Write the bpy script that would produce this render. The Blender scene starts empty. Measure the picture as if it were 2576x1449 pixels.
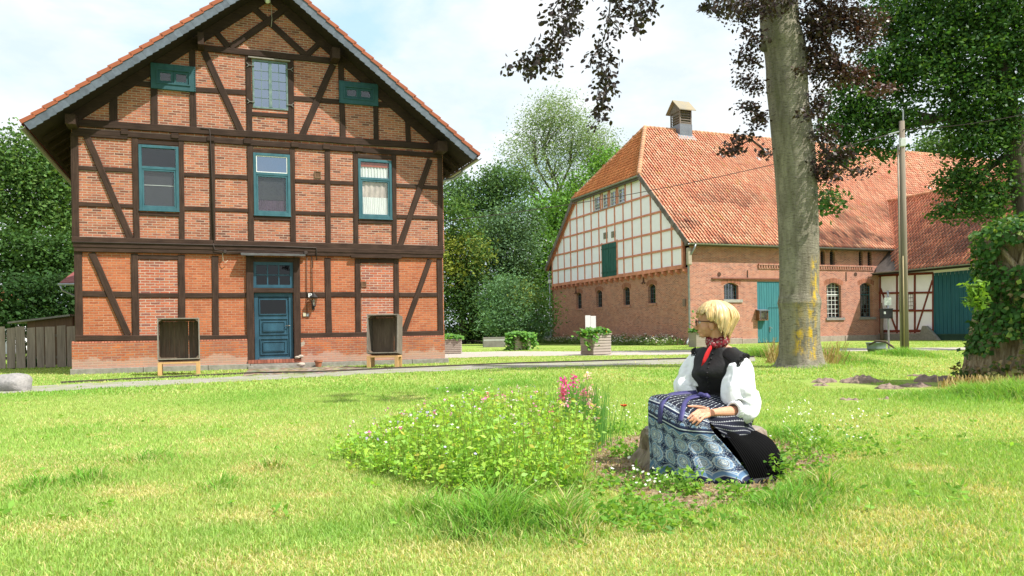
import bpy, math, random
import numpy as np
from mathutils import Vector, Matrix
from mathutils.geometry import tessellate_polygon
R = math.radians; PI = math.pi
SC = bpy.context.scene; COL = SC.collection
rng = np.random.default_rng(7); random.seed(7)
Z = Vector((0, 0, 1))
# ---------------------------------------------------------------- camera
H, F, CX, HY, ROLL, PW = 1.05, 1957., 1288., 834., R(1.0), 2576.
CAM = Vector((0, 0, H))
def ray(px, py):
    x = (px-CX)/F; y = (HY-py)/F; c, s = math.cos(ROLL), math.sin(ROLL)
    return Vector((x*c+y*s, 1, -x*s+y*c))
def gnd(px, py, z=0.):
    d = ray(px, py); return CAM+d*((z-H)/d.z)
def dep(px, py, Y): return CAM+ray(px, py)*Y
def hit(px, py, P, n):
    d = ray(px, py); return CAM+d*((P-CAM).dot(n)/d.dot(n))
def px_of(P):
    d = P-CAM; c, s = math.cos(ROLL), math.sin(ROLL)
    X, Zc = d.x/d.y, d.z/d.y
    return CX+F*(X*c-Zc*s), HY-F*(X*s+Zc*c)
cd = bpy.data.cameras.new('camera'); cam = bpy.data.objects.new('camera', cd); COL.objects.link(cam)
cam.matrix_world = Matrix.Translation(CAM) @ Matrix(((math.cos(ROLL), math.sin(ROLL), 0, 0), (0, 0, -1, 0), (-math.sin(ROLL), math.cos(ROLL), 0, 0), (0, 0, 0, 1)))
cd.sensor_width = 36; cd.lens = F/PW*36; cd.shift_y = (HY-724.5)/PW; cd.clip_end = 2000; cd.clip_start = .05
SC.camera = cam
# ---------------------------------------------------------------- scene helpers
def rootloc(o):
    v = Vector((0, 0, 0))
    while o: v += o.location; o = o.parent
    return v
def tag(o, label=None, cat=None, group=None, kind=None):
    if label: o['label'] = label
    if cat: o['category'] = cat
    if group: o['group'] = group
    if kind: o['kind'] = kind
    return o
def thing(name, label, cat, loc, group=None):
    o = bpy.data.objects.new(name, None); COL.objects.link(o); o.location = loc; o.empty_display_size = .1
    return tag(o, label, cat, group)
def mesh_np(name, V, Fc, mat, parent=None, col=None, uv=None, smooth=False, loc=None):
    """V (n,3) world coords, Fc list of (m,k) int arrays"""
    L = rootloc(parent) if parent else (Vector(loc) if loc is not None else Vector((0, 0, 0)))
    V = np.asarray(V, dtype=np.float32) - np.array(L, dtype=np.float32)
    me = bpy.data.meshes.new(name)
    Fc = [np.asarray(f, dtype=np.int32) for f in (Fc if isinstance(Fc, list) else [Fc]) if len(f)]
    nl = sum(f.size for f in Fc); nf = sum(len(f) for f in Fc)
    me.vertices.add(len(V)); me.vertices.foreach_set('co', V.ravel())
    me.loops.add(nl); li = np.concatenate([f.ravel() for f in Fc]); me.loops.foreach_set('vertex_index', li)
    st = []; s = 0
    for f in Fc:
        k = f.shape[1]; st.append(np.arange(len(f), dtype=np.int32)*k+s); s += f.size
    me.polygons.add(nf); me.polygons.foreach_set('loop_start', np.concatenate(st))
    if smooth: me.polygons.foreach_set('use_smooth', np.ones(nf, dtype=bool))
    if col is not None:
        a = me.color_attributes.new('Col', 'FLOAT_COLOR', 'POINT')
        c = np.ones((len(V), 4), dtype=np.float32); c[:, :3] = col; a.data.foreach_set('color', c.ravel())
    if uv is not None:
        u = me.uv_layers.new(name='UVMap'); u.data.foreach_set('uv', np.asarray(uv, dtype=np.float32)[li].ravel())
    me.update(calc_edges=True); me.validate()
    if mat: me.materials.append(mat)
    o = bpy.data.objects.new(name, me); COL.objects.link(o)
    if parent: o.parent = parent
    else: o.location = L
    return o
class MB:
    def __init__(s): s.v = []; s.f = []; s.c = []; s.u = []; s.cc = (1, 1, 1); s.uvf = None
    def add(s, vs, fs):
        b = len(s.v)
        for p in vs:
            s.v.append(Vector(p)); s.c.append(s.cc); s.u.append(s.uvf(Vector(p)) if s.uvf else (0, 0))
        s.f += [[i+b for i in f] for f in fs]; return s
    def quad(s, a, b, c, d): return s.add([a, b, c, d], [(0, 1, 2, 3)])
    def hexa(s, p): return s.add(p, [(0, 3, 2, 1), (4, 5, 6, 7), (0, 1, 5, 4), (1, 2, 6, 5), (2, 3, 7, 6), (3, 0, 4, 7)])
    def box(s, o, a, b, c):
        o, a, b, c = map(Vector, (o, a, b, c))
        return s.hexa([o, o+a, o+a+b, o+b, o+c, o+a+c, o+a+b+c, o+b+c])
    def cbox(s, c, sx, sy, sz, ax=None):
        X, Y, Zz = ax or (Vector((1, 0, 0)), Vector((0, 1, 0)), Z)
        c = Vector(c); return s.box(c-X*sx/2-Y*sy/2-Zz*sz/2, X*sx, Y*sy, Zz*sz)
    def prism(s, poly, ext):
        n = len(poly); poly = [Vector(p) for p in poly]; ext = Vector(ext)
        return s.add(poly+[p+ext for p in poly], [list(range(n))[::-1], list(range(n, 2*n))]+[(i, (i+1) % n, n+(i+1) % n, n+i) for i in range(n)])
    def tube(s, pts, r, n=8, cap=True, sq=1.):
        pts = [Vector(p) for p in pts]; m = len(pts)
        rs = r if hasattr(r, '__len__') else [r]*m
        b = len(s.v); up = None; vs = []
        for i, p in enumerate(pts):
            t = (pts[min(i+1, m-1)]-pts[max(i-1, 0)]).normalized()
            if up is None: up = t.orthogonal().normalized()
            up = (up-t*up.dot(t)); up = up.normalized() if up.length > 1e-6 else t.orthogonal().normalized()
            w = t.cross(up)
            for k in range(n):
                a = 2*PI*k/n; vs.append(p+(up*math.cos(a)+w*math.sin(a)*sq)*rs[i])
        fs = [(i*n+k, i*n+(k+1) % n, (i+1)*n+(k+1) % n, (i+1)*n+k) for i in range(m-1) for k in range(n)]
        if cap: fs += [list(range(n))[::-1], [(m-1)*n+k for k in range(n)]]
        return s.add(vs, fs)
    def loft(s, rings, cap=True, closed=True):
        n = len(rings[0]); m = len(rings); vs = [p for r_ in rings for p in r_]
        fs = [(i*n+k, i*n+(k+1) % n, (i+1)*n+(k+1) % n, (i+1)*n+k) for i in range(m-1) for k in range(n if closed else n-1)]
        if cap and closed: fs += [list(range(n))[::-1], [(m-1)*n+k for k in range(n)]]
        return s.add(vs, fs)
    def lathe(s, c, prof, n=16, ax=Z):
        c = Vector(c); a = ax.orthogonal().normalized(); b = ax.cross(a)
        return s.loft([[c+ax*h+(a*math.cos(2*PI*k/n)+b*math.sin(2*PI*k/n))*r for k in range(n)] for r, h in prof])
    def ball(s, c, rx, ry=None, rz=None, n=10, m=7, jit=0):
        ry = ry or rx; rz = rz or rx; c = Vector(c); rings = []
        for i in range(m+1):
            t = PI*i/m; ring = []
            for k in range(n):
                j = 1+random.uniform(-jit, jit); p = 2*PI*k/n
                rr = max(math.sin(t), .02)
                ring.append(c+Vector((rx*rr*math.cos(p)*j, ry*rr*math.sin(p)*j, -rz*math.cos(t)*j)))
            rings.append(ring)
        return s.loft(rings)
    def build(s, name, mat, parent=None, smooth=False, loc=None, bevel=0, sub=0, uv=False, col=False):
        L = rootloc(parent) if parent else Vector(loc if loc is not None else (0, 0, 0))
        me = bpy.data.meshes.new(name); me.from_pydata([p-L for p in s.v], [], s.f)
        if smooth: me.polygons.foreach_set('use_smooth', [True]*len(me.polygons))
        if col:
            a = me.color_attributes.new('Col', 'FLOAT_COLOR', 'POINT'); a.data.foreach_set('color', [x for c in s.c for x in (*c, 1)])
        if uv:
            ul = me.uv_layers.new(name='UVMap'); ul.data.foreach_set('uv', [x for l in me.loops for x in s.u[l.vertex_index]])
        me.update()
        if mat: me.materials.append(mat)
        o = bpy.data.objects.new(name, me); COL.objects.link(o)
        if parent: o.parent = parent
        else: o.location = L
        if bevel:
            b = o.modifiers.new('b', 'BEVEL'); b.width = bevel; b.segments = 2; b.limit_method = 'ANGLE'
        if sub:
            b = o.modifiers.new('s', 'SUBSURF'); b.levels = b.render_levels = sub
        return o
# numpy value noise
def vnoise(x, y, seed=0):
    def hsh(i, j):
        h = (i*374761393+j*668265263+seed*982451653) & 0x7fffffff
        h = ((h ^ (h >> 13))*1274126177) & 0x7fffffff
        return ((h ^ (h >> 16)) & 0xffff)/65535.
    x = np.asarray(x, float); y = np.asarray(y, float)
    i = np.floor(x).astype(np.int64); j = np.floor(y).astype(np.int64); fx = x-i; fy = y-j
    fx = fx*fx*(3-2*fx); fy = fy*fy*(3-2*fy)
    return (hsh(i, j)*(1-fx)+hsh(i+1, j)*fx)*(1-fy)+(hsh(i, j+1)*(1-fx)+hsh(i+1, j+1)*fx)*fy
def fbm(x, y, seed=0, o=3):
    t = 0; a = .5; n = 0
    for k in range(o):
        t = t+a*vnoise(np.asarray(x)*2**k, np.asarray(y)*2**k, seed+k*17); n += a; a *= .5
    return t/n
# ---------------------------------------------------------------- materials
def nt(name):
    m = bpy.data.materials.new(name); m.use_nodes = True; t = m.node_tree; t.nodes.clear()
    o = t.nodes.new('ShaderNodeOutputMaterial'); return m, t, o
def N(t, typ, **kw):
    n = t.nodes.new(typ)
    for k, v in kw.items():
        if k.startswith('i_'): n.inputs[k[2:].replace('_', ' ')].default_value = v
        else: setattr(n, k, v)
    return n
def c4(c): return (*c, 1) if len(c) == 3 else c
def mixc(t, fac, a, b, mode='MIX'):
    n = N(t, 'ShaderNodeMix', data_type='RGBA', blend_type=mode)
    for sock, v in ((n.inputs[0], fac), (n.inputs[6], a), (n.inputs[7], b)):
        if isinstance(v, bpy.types.NodeSocket): t.links.new(v, sock)
        else: sock.default_value = v if isinstance(v, (int, float)) else c4(v)
    return n.outputs[2]
def noi(t, scale, detail=4, vec=None, rough=.55, dist=0):
    n = N(t, 'ShaderNodeTexNoise'); n.inputs['Scale'].default_value = scale; n.inputs['Detail'].default_value = detail
    n.inputs['Roughness'].default_value = rough; n.inputs['Distortion'].default_value = dist
    if vec is not None: t.links.new(vec, n.inputs['Vector'])
    return n.outputs['Fac']
def ramp(t, fac, stops):
    n = N(t, 'ShaderNodeValToRGB'); e = n.color_ramp.elements
    while len(e) < len(stops): e.new(.5)
    for q, (p, c) in zip(e, stops):
        q.position = p; q.color = c4(c) if hasattr(c, '__len__') else (c, c, c, 1)
    t.links.new(fac, n.inputs[0]); return n.outputs[0]
def mapped(t, scale=(1, 1, 1), coord='Object', rot=(0, 0, 0)):
    tc = N(t, 'ShaderNodeTexCoord'); m = N(t, 'ShaderNodeMapping'); m.inputs['Scale'].default_value = scale; m.inputs['Rotation'].default_value = rot
    t.links.new(tc.outputs[coord], m.inputs[0]); return m.outputs[0]
def finish(m, t, o, color, rough=.7, bump=None, bstr=.3, bdist=.02, spec=.3, metal=0, sheen=0):
    p = N(t, 'ShaderNodeBsdfPrincipled'); p.inputs['Roughness'].default_value = rough; p.inputs['Specular IOR Level'].default_value = spec; p.inputs['Metallic'].default_value = metal
    if sheen: p.inputs['Sheen Weight'].default_value = sheen
    if isinstance(color, bpy.types.NodeSocket): t.links.new(color, p.inputs['Base Color'])
    else: p.inputs['Base Color'].default_value = c4(color)
    if bump is not None:
        b = N(t, 'ShaderNodeBump'); b.inputs['Strength'].default_value = bstr; b.inputs['Distance'].default_value = bdist
        t.links.new(bump, b.inputs['Height']); t.links.new(b.outputs[0], p.inputs['Normal'])
    t.links.new(p.outputs[0], o.inputs[0]); return m
def MAT(name, c, var=.25, scale=6, rough=.7, bstr=.25, bdist=.01, stretch=(1, 1, 1), c2=None, spec=.3, metal=0, attr=False, detail=5):
    """noise-mottled surface; c2 = second tone; attr multiplies the Col attribute"""
    m, t, o = nt(name); v = mapped(t, stretch)
    n1 = noi(t, scale, detail, v); n2 = noi(t, scale*.23, 3, v)
    c2 = c2 or tuple(x*(1-var) for x in c)
    k = mixc(t, ramp(t, n1, [(.3, 0), (.7, 1)]), c, c2)
    k = mixc(t, .5, k, ramp(t, n2, [(.3, tuple(1-var for _ in c)), (.7, (1, 1, 1))]), 'MULTIPLY')
    if attr:
        a = N(t, 'ShaderNodeVertexColor', layer_name='Col'); k = mixc(t, 1., k, a.outputs[0], 'MULTIPLY')
    return finish(m, t, o, k, rough, n1, bstr, bdist, spec, metal)
def LEAF(name, tint=(1, 1, 1), trans=.4, rough=.5, spec=.25):
    m, t, o = nt(name); a = N(t, 'ShaderNodeVertexColor', layer_name='Col'); k = mixc(t, 1., a.outputs[0], tint, 'MULTIPLY')
    p = N(t, 'ShaderNodeBsdfPrincipled'); p.inputs['Roughness'].default_value = rough; p.inputs['Specular IOR Level'].default_value = spec
    t.links.new(k, p.inputs['Base Color'])
    tr = N(t, 'ShaderNodeBsdfTranslucent'); t.links.new(mixc(t, 1., k, (1.25, 1.15, .55), 'MULTIPLY'), tr.inputs[0])
    x = N(t, 'ShaderNodeMixShader'); x.inputs[0].default_value = trans
    t.links.new(p.outputs[0], x.inputs[1]); t.links.new(tr.outputs[0], x.inputs[2]); t.links.new(x.outputs[0], o.inputs[0]); return m
def BRICK(name, cols, mortar, bw=.25, rh=.075, ms=.011, patch=None, patch_scale=.5, salt=False):
    m, t, o = nt(name); uv = N(t, 'ShaderNodeUVMap'); uv.uv_map = 'UVMap'
    wob = noi(t, 9, 2, uv.outputs[0]); add = N(t, 'ShaderNodeVectorMath', operation='SCALE'); 
    cx = N(t, 'ShaderNodeCombineXYZ'); t.links.new(wob, cx.inputs[1]); t.links.new(cx.outputs[0], add.inputs[0]); add.inputs['Scale'].default_value = .022
    ad = N(t, 'ShaderNodeVectorMath', operation='ADD'); t.links.new(uv.outputs[0], ad.inputs[0]); t.links.new(add.outputs[0], ad.inputs[1])
    b = N(t, 'ShaderNodeTexBrick'); b.inputs['Scale'].default_value = 1; b.inputs['Brick Width'].default_value = bw; b.inputs['Row Height'].default_value = rh
    b.inputs['Mortar Size'].default_value = ms; b.inputs['Mortar Smooth'].default_value = .25; b.inputs['Bias'].default_value = 0
    b.inputs['Color1'].default_value = (0, 0, 0, 1); b.inputs['Color2'].default_value = (1, 1, 1, 1); b.inputs['Mortar'].default_value = (.5, .5, .5, 1)
    t.links.new(ad.outputs[0], b.inputs['Vector'])
    per = ramp(t, b.outputs['Color'], [(i/(len(cols)-1), c) for i, c in enumerate(cols)])
    n1 = noi(t, 14, 4, uv.outputs[0]); n2 = noi(t, 1.1, 4, uv.outputs[0])
    per = mixc(t, .45, per, ramp(t, n1, [(.3, (.55, .5, .5)), (.7, (1.1, 1.1, 1.1))]), 'MULTIPLY')
    per = mixc(t, .6, per, ramp(t, n2, [(.3, (.72, .66, .64)), (.65, (1.08, 1.05, 1.0))]), 'MULTIPLY')
    if patch:
        n3 = noi(t, patch_scale, 3, uv.outputs[0], .6, .6); per = mixc(t, ramp(t, n3, [(.52, 0), (.66, .85)]), per, patch)
    mc = mixc(t, ramp(t, noi(t, 2.3, 3, uv.outputs[0]), [(.3, 0), (.7, 1)]), mortar, tuple(x*.62 for x in mortar))
    k = mixc(t, b.outputs['Fac'], per, mc)
    if salt:      # lime bloom on the lowest courses
        sx = N(t, 'ShaderNodeSeparateXYZ'); t.links.new(uv.outputs[0], sx.inputs[0]); n4 = noi(t, 1.6, 5, uv.outputs[0], .65); ad2 = N(t, 'ShaderNodeMath', operation='MULTIPLY_ADD'); t.links.new(n4, ad2.inputs[0]); ad2.inputs[1].default_value = -.8; t.links.new(sx.outputs[1], ad2.inputs[2])
        k = mixc(t, ramp(t, ad2.outputs[0], [(-.0, .42), (.07, 0)]), k, (.46, .37, .32)); n5 = noi(t, 1.9, 2, uv.outputs[0], .4); k = mixc(t, ramp(t, n5, [(.72, 0), (.735, .8)]), k, (.36, .33, .27))
    inv = N(t, 'ShaderNodeMath', operation='SUBTRACT'); inv.inputs[0].default_value = 1; t.links.new(b.outputs['Fac'], inv.inputs[1])
    return finish(m, t, o, k, .88, inv.outputs[0], .5, .012, .2)
def GLASS(name, fac=.1, tint=(.75, .8, .8), rough=.02, gl=(.95, .97, 1)):
    m, t, o = nt(name); tr = N(t, 'ShaderNodeBsdfTransparent'); tr.inputs[0].default_value = c4(tint)
    g = N(t, 'ShaderNodeBsdfGlossy'); g.inputs['Roughness'].default_value = rough; g.inputs[0].default_value = c4(gl)
    nz = noi(t, 1.6, 2, mapped(t)); b = N(t, 'ShaderNodeBump'); b.inputs['Strength'].default_value = .12; b.inputs['Distance'].default_value = .02
    t.links.new(nz, b.inputs['Height']); t.links.new(b.outputs[0], g.inputs['Normal'])
    x = N(t, 'ShaderNodeMixShader'); x.inputs[0].default_value = fac
    t.links.new(tr.outputs[0], x.inputs[1]); t.links.new(g.outputs[0], x.inputs[2]); t.links.new(x.outputs[0], o.inputs[0]); return m
def frame_at(deg):
    a = R(deg); return Vector((math.cos(a), math.sin(a), 0)), Vector((-math.sin(a), math.cos(a), 0))
# pantiled slope: o = lower corner, a = along eave, s = up slope (units)
def pantiles(name, o, a, s, width, length, mat, parent, keep=None, tw=.235, tl=.34, palette=None, stain=None, seg=5):
    a, s = Vector(a).normalized(), Vector(s).normalized(); n = a.cross(s); n = n if n.z > 0 else -n
    nx, ny = int(width/tw), int(length/tl)
    I, J = np.meshgrid(np.arange(nx), np.arange(ny)); I = I.ravel(); J = J.ravel()
    if keep is not None:
        k = keep((I+.5)*tw, (J+.5)*tl); I, J = I[k], J[k]
    nt_ = len(I); xs = np.linspace(0, 1, seg); hh = .055*np.sin(xs*2*PI*.95+.4)+.02*np.cos(xs*PI)
    jit = rng.normal(0, .006, nt_); sh = rng.normal(0, .008, nt_)
    P = np.zeros((nt_, 3*seg, 3)); A, S, Nn, O = map(np.array, (a, s, n, Vector(o)))
    for r_, (dy, dh) in enumerate(((-.04, .0), (-.04, .055), (1.0, .02))):
        x = (I*tw)[:, None]+xs[None]*tw*1.02; y = (J*tl)[:, None]+dy*tl+sh[:, None]; h = hh[None]+dh+jit[:, None]
        P[:, r_*seg:(r_+1)*seg] = O+x[..., None]*A+(y[..., None]+0*x[..., None])*S+h[..., None]*Nn
    b = np.array([[r_*seg+k, r_*seg+k+1, (r_+1)*seg+k+1, (r_+1)*seg+k] for r_ in range(2) for k in range(seg-1)])
    Fc = (b[None]+(np.arange(nt_)*3*seg)[:, None, None]).reshape(-1, 4)
    pal = np.array(palette); w = rng.integers(0, len(pal), nt_); c = pal[w]*rng.uniform(.9, 1.08, (nt_, 1))
    if stain is not None: c = stain(c, (I+.5)*tw, (J+.5)*tl)
    return mesh_np(name, P.reshape(-1, 3), Fc, mat, parent, col=np.repeat(c, 3*seg, 0), smooth=True)
# foliage: rhombic, slightly folded leaves
def leaves_np(C, size, col, up=.3, jit=.35, droop=0., wid=.62, nrm=None):
    n = len(C); d = rng.normal(size=(n, 3)); d[:, 2] = d[:, 2]*.6-droop; d /= np.linalg.norm(d, axis=1)[:, None]
    r_ = rng.normal(size=(n, 3)) if nrm is None else nrm+rng.normal(size=(n, 3))*.5
    r_[:, 2] += up; w = np.cross(d, r_); w /= np.linalg.norm(w, axis=1)[:, None]+1e-9; nn = np.cross(w, d)
    s = (size*rng.uniform(1-jit, 1+jit, n))[:, None]
    P = np.stack([C, C+d*s*.45+w*s*wid*.5+nn*s*.06, C+d*s, C+d*s*.45-w*s*wid*.5+nn*s*.06], 1).reshape(-1, 3)
    Fc = np.arange(n*4).reshape(n, 4)
    return P, Fc, np.repeat(col, 4, 0)
def leafcol(n, pal, var=.25):
    pal = np.array(pal); t = rng.random(n)[:, None]; i = rng.integers(0, len(pal), n); j = rng.integers(0, len(pal), n)
    return (pal[i]*t+pal[j]*(1-t))*rng.uniform(1-var, 1+var, (n, 1))

def strips(mb, fn, zlo, top, holes, thick):
    """wall face between zlo and the polyline top [(u,z)...], with rectangular holes (u0,z0,u1,z1) and their reveals; fn(u,z,depth)"""
    def tz(u):
        for (a, za), (b, zb) in zip(top, top[1:]):
            if a-1e-9 <= u <= b+1e-9: return za+(zb-za)*(u-a)/(b-a) if b > a else za
        return top[-1][1]
    us = sorted({p[0] for p in top} | {h[0] for h in holes} | {h[2] for h in holes})
    us = [u for u in us if top[0][0]-1e-9 <= u <= top[-1][0]+1e-9]
    for a, b in zip(us, us[1:]):
        if b-a < 1e-5: continue
        m = (a+b)/2; lo = zlo
        for h in sorted([h for h in holes if h[0] < m < h[2]], key=lambda h: h[1]):
            if h[1] > lo: mb.quad(fn(a, lo, 0), fn(b, lo, 0), fn(b, h[1], 0), fn(a, h[1], 0))
            lo = h[3]
        mb.quad(fn(a, lo, 0), fn(b, lo, 0), fn(b, max(tz(b), lo), 0), fn(a, max(tz(a), lo), 0))
    for u0, z0, u1, z1 in holes:
        for p, q in (((u0, z0), (u0, z1)), ((u1, z1), (u1, z0)), ((u0, z1), (u1, z1)), ((u1, z0), (u0, z0))):
            mb.quad(fn(*p, 0), fn(*q, 0), fn(*q, thick), fn(*p, thick))
# ---------------------------------------------------------------- light
SUN_AZ = -27.; SUN_EL = 53.
sd = Vector((math.cos(R(SUN_AZ))*math.cos(R(SUN_EL)), math.sin(R(SUN_AZ))*math.cos(R(SUN_EL)), math.sin(R(SUN_EL))))
sl = bpy.data.lights.new('sun', 'SUN'); sl.energy = 4.5; sl.angle = R(.6); sl.color = (1, .95, .87)
so = bpy.data.objects.new('sun', sl); COL.objects.link(so); so.rotation_euler = sd.to_track_quat('Z', 'Y').to_euler(); so.location = (20, -20, 40)
w = bpy.data.worlds.new('World'); SC.world = w; w.use_nodes = True; t = w.node_tree; t.nodes.clear()
wo = N(t, 'ShaderNodeOutputWorld'); bg = N(t, 'ShaderNodeBackground'); bg.inputs[1].default_value = .12
sky = N(t, 'ShaderNodeTexSky', sky_type='NISHITA', sun_disc=False, sun_elevation=R(SUN_EL), sun_rotation=R(90-SUN_AZ), air_density=1., dust_density=1.2, ozone_density=1.)
tc = N(t, 'ShaderNodeTexCoord'); mp = N(t, 'ShaderNodeMapping'); mp.inputs['Scale'].default_value = (1, 1, 2.2); mp.inputs['Location'].default_value = (.35, .2, .1)
t.links.new(tc.outputs['Generated'], mp.inputs[0])
n1 = noi(t, 2.6, 9, mp.outputs[0], .56, .25); n2 = noi(t, 5., 6, mp.outputs[0], .6)
cl = ramp(t, n1, [(.33, .25), (.45, .85), (.58, 1)])
cc = mixc(t, ramp(t, n2, [(.35, 0), (.65, 1)]), (4.1, 4.65, 5.0), (5.5, 5.55, 5.6))
t.links.new(mixc(t, cl, mixc(t, .55, sky.outputs[0], (3.4, 5.6, 6.6)), cc), bg.inputs[0]); t.links.new(bg.outputs[0], wo.inputs[0])
SC.view_settings.view_transform = 'Standard'; SC.view_settings.look = 'None'; SC.view_settings.gamma = 1; SC.view_settings.exposure = .8
SC.render.engine = 'CYCLES'; SC.cycles.use_denoising = True; SC.cycles.max_bounces = 8; SC.cycles.transparent_max_bounces = 12
SC.cycles.sample_clamp_indirect = 8
# ---------------------------------------------------------------- ground, tracks
def poly_sheet(name, pts, z, m):
    P = [gnd(x, y) for x, y in pts]; P = [Vector((p.x, p.y, z)) for p in P]
    tr = tessellate_polygon([P]); mb = MB(); mb.add(P, [t_ if (P[t_[1]]-P[t_[0]]).cross(P[t_[2]]-P[t_[0]]).z > 0 else t_[::-1] for t_ in tr]); return tag(mb.build(name, m), kind='structure')
def dense_edge(up, lo, amp=1.2, seed=0):
    """closed outline from two polylines in picture coordinates with a ragged edge"""
    def sub(pl, s):
        o = []
        for (x0, y0), (x1, y1) in zip(pl, pl[1:]):
            n = max(2, int(abs(x1-x0)/9))
            for i in range(n):
                t_ = i/n; x = x0+(x1-x0)*t_; o.append((x, y0+(y1-y0)*t_+amp*2*(float(vnoise(x/14, s, 3))-.5)+amp*(float(vnoise(x/5, s, 9))-.5)))
        return o+[pl[-1]]
    return sub(up, seed+.5)+sub(lo, seed+7.5)[::-1]
m, t, o = nt('lawn_ground'); v = mapped(t, (1, 1, 1)); n1 = noi(t, .55, 5, v, .6); n2 = noi(t, 7, 5, v, .65); n3 = noi(t, 40, 3, v)
k = mixc(t, ramp(t, n1, [(.38, 0), (.62, 1)]), (.26, .38, .07), (.38, .42, .13)); k = mixc(t, ramp(t, n2, [(.35, 0), (.75, .8)]), k, (.17, .3, .05)); k = mixc(t, .5, k, ramp(t, n3, [(.3, (.55, .6, .5)), (.7, (1.2, 1.15, 1.1))]), 'MULTIPLY')
lawn_m = finish(m, t, o, k, .95, n3, .8, .04, .1)
mb = MB(); mb.quad((-400, -60, 0), (400, -60, 0), (400, 900, 0), (-400, 900, 0)); tag(mb.build('lawn', lawn_m), kind='structure')
m, t, o = nt('gravel'); v = mapped(t); n1 = noi(t, 30, 4, v, .7); n2 = noi(t, 1.3, 4, v)
k = mixc(t, ramp(t, n1, [(.3, 0), (.7, 1)]), (.2, .185, .165), (.4, .38, .345)); k = mixc(t, ramp(t, n2, [(.42, 0), (.68, .75)]), k, (.2, .25, .08)); gravel_m = finish(m, t, o, k, .95, n1, .6, .02, .1)
gravel2 = MAT('pale_gravel', (.46, .41, .36), .25, 12, .95, .4, .015, c2=(.36, .32, .28))
NEAR_UP = [(-300, 995), (65, 972), (400, 957), (640, 945), (1000, 924.5), (1300, 912), (1650, 902), (1900, 896), (2300, 893), (2576, 893)]
NEAR_LO = [(-300, 1012), (65, 987), (400, 970), (640, 957), (1000, 938), (1300, 926), (1650, 917), (1900, 909), (2100, 899), (2576, 897)]
FAR_UP = [(1040, 886), (1165, 886), (1260, 884), (1460, 884), (1750, 881), (1960, 878), (2200, 876), (2440, 874), (2700, 874)]
FAR_LO = [(1040, 902), (1165, 900), (1260, 897), (1460, 895), (1750, 891.5), (1960, 887), (2200, 883), (2440, 881), (2700, 880)]
near_t = dense_edge(NEAR_UP[:8], NEAR_LO[:8], 1.4); far_t = dense_edge(FAR_UP, FAR_LO, .5, 3)
poly_sheet('gravel_track', near_t, .005, gravel_m); poly_sheet('gravel_path', far_t, .004, gravel2)
cob = dense_edge([(628, 926), (860, 921), (900, 924)], [(610, 945), (790, 940), (940, 927)], 2, 9)
m, t, o = nt('cobbles'); v = mapped(t, (1, 1, 1)); vo = N(t, 'ShaderNodeTexVoronoi'); vo.inputs['Scale'].default_value = 5.5; t.links.new(v, vo.inputs['Vector'])
k = mixc(t, ramp(t, vo.outputs['Distance'], [(.25, 0), (.55, 1)]), (.38, .31, .26), (.14, .13, .07)); k = mixc(t, .4, k, vo.outputs['Color'], 'SOFT_LIGHT'); inv = N(t, 'ShaderNodeMath', operation='SUBTRACT'); inv.inputs[0].default_value = 1; t.links.new(vo.outputs['Distance'], inv.inputs[1])
poly_sheet('cobbled_strip', cob, .009, finish(m, t, o, k, .9, inv.outputs[0], .8, .03))
# narrow dark rail along the track
pts = [(150, 962), (400, 949), (640, 937.5), (800, 935), (1000, 925), (1300, 913), (1700, 902), (1930, 896)]
P = [gnd(x, y, .03)-Vector((0, -.06, 0)) for x, y in pts]; mb = MB(); mb.loft([[p+Vector((0, -.035, -.05)), p+Vector((0, -.035, .02)), p+Vector((0, .035, .02)), p+Vector((0, .035, -.05))] for p in P])
tag(mb.build('track_rail', MAT('rusty_rail', (.07, .055, .045), .3, 6, .7), loc=P[0]), 'thin rusty rail lying in the grass along the gravel track', 'rail')
# bare chippings round the stump
soil = [(1455, 1180), (1475, 1125), (1540, 1105), (1590, 1098), (1700, 1110), (1900, 1100), (2010, 1115), (2090, 1140), (2110, 1165), (2030, 1190), (1980, 1200), (1940, 1235), (1850, 1262), (1790, 1290), (1700, 1285), (1640, 1262), (1560, 1240), (1500, 1215)]
S2 = []
for i in range(len(soil)):
    (x0, y0), (x1, y1) = soil[i], soil[(i+1) % len(soil)]
    for k in range(5): f_ = k/5; S2.append((x0+(x1-x0)*f_+random.uniform(-7, 7), y0+(y1-y0)*f_+random.uniform(-4, 4)))
SOIL = [gnd(x, y) for x, y in S2]
poly_sheet('bare_earth', S2, .004, MAT('dry_chippings', (.34, .25, .17), .45, 16, .95, .8, .02, c2=(.2, .14, .09)))
# ---------------------------------------------------------------- half-timbered house
UH, VH = frame_at(21.5)
HP = gnd(178, 943)
WOFF = .13
def hp(px, py, off=WOFF): return hit(px, py, HP+VH*off, VH)
def huz(px, py, off=WOFF):
    q = hp(px, py, off)-HP; return q.dot(UH), q.z
def hw(u, z, off=WOFF): return HP+UH*u+VH*off+Z*z
timber = None
def TIMBER(name, c, c2):
    m, t, o = nt(name); a = N(t, 'ShaderNodeUVMap'); a.uv_map = 'UVMap'
    mp = N(t, 'ShaderNodeMapping'); mp.inputs['Scale'].default_value = (1.2, 22, 1); t.links.new(a.outputs[0], mp.inputs[0])
    n1 = noi(t, 1.5, 6, mp.outputs[0], .65, .4); n2 = noi(t, 2.2, 4, a.outputs[0])
    k = mixc(t, ramp(t, n1, [(.32, 0), (.7, 1)]), c, c2); k = mixc(t, .7, k, ramp(t, n2, [(.3, (.55, .52, .5)), (.7, (1.15, 1.12, 1.1))]), 'MULTIPLY')
    k = mixc(t, ramp(t, n1, [(.2, 1), (.3, 0)]), k, (.012, .01, .008))
    return finish(m, t, o, k, .8, n1, .6, .012, .2)
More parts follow.
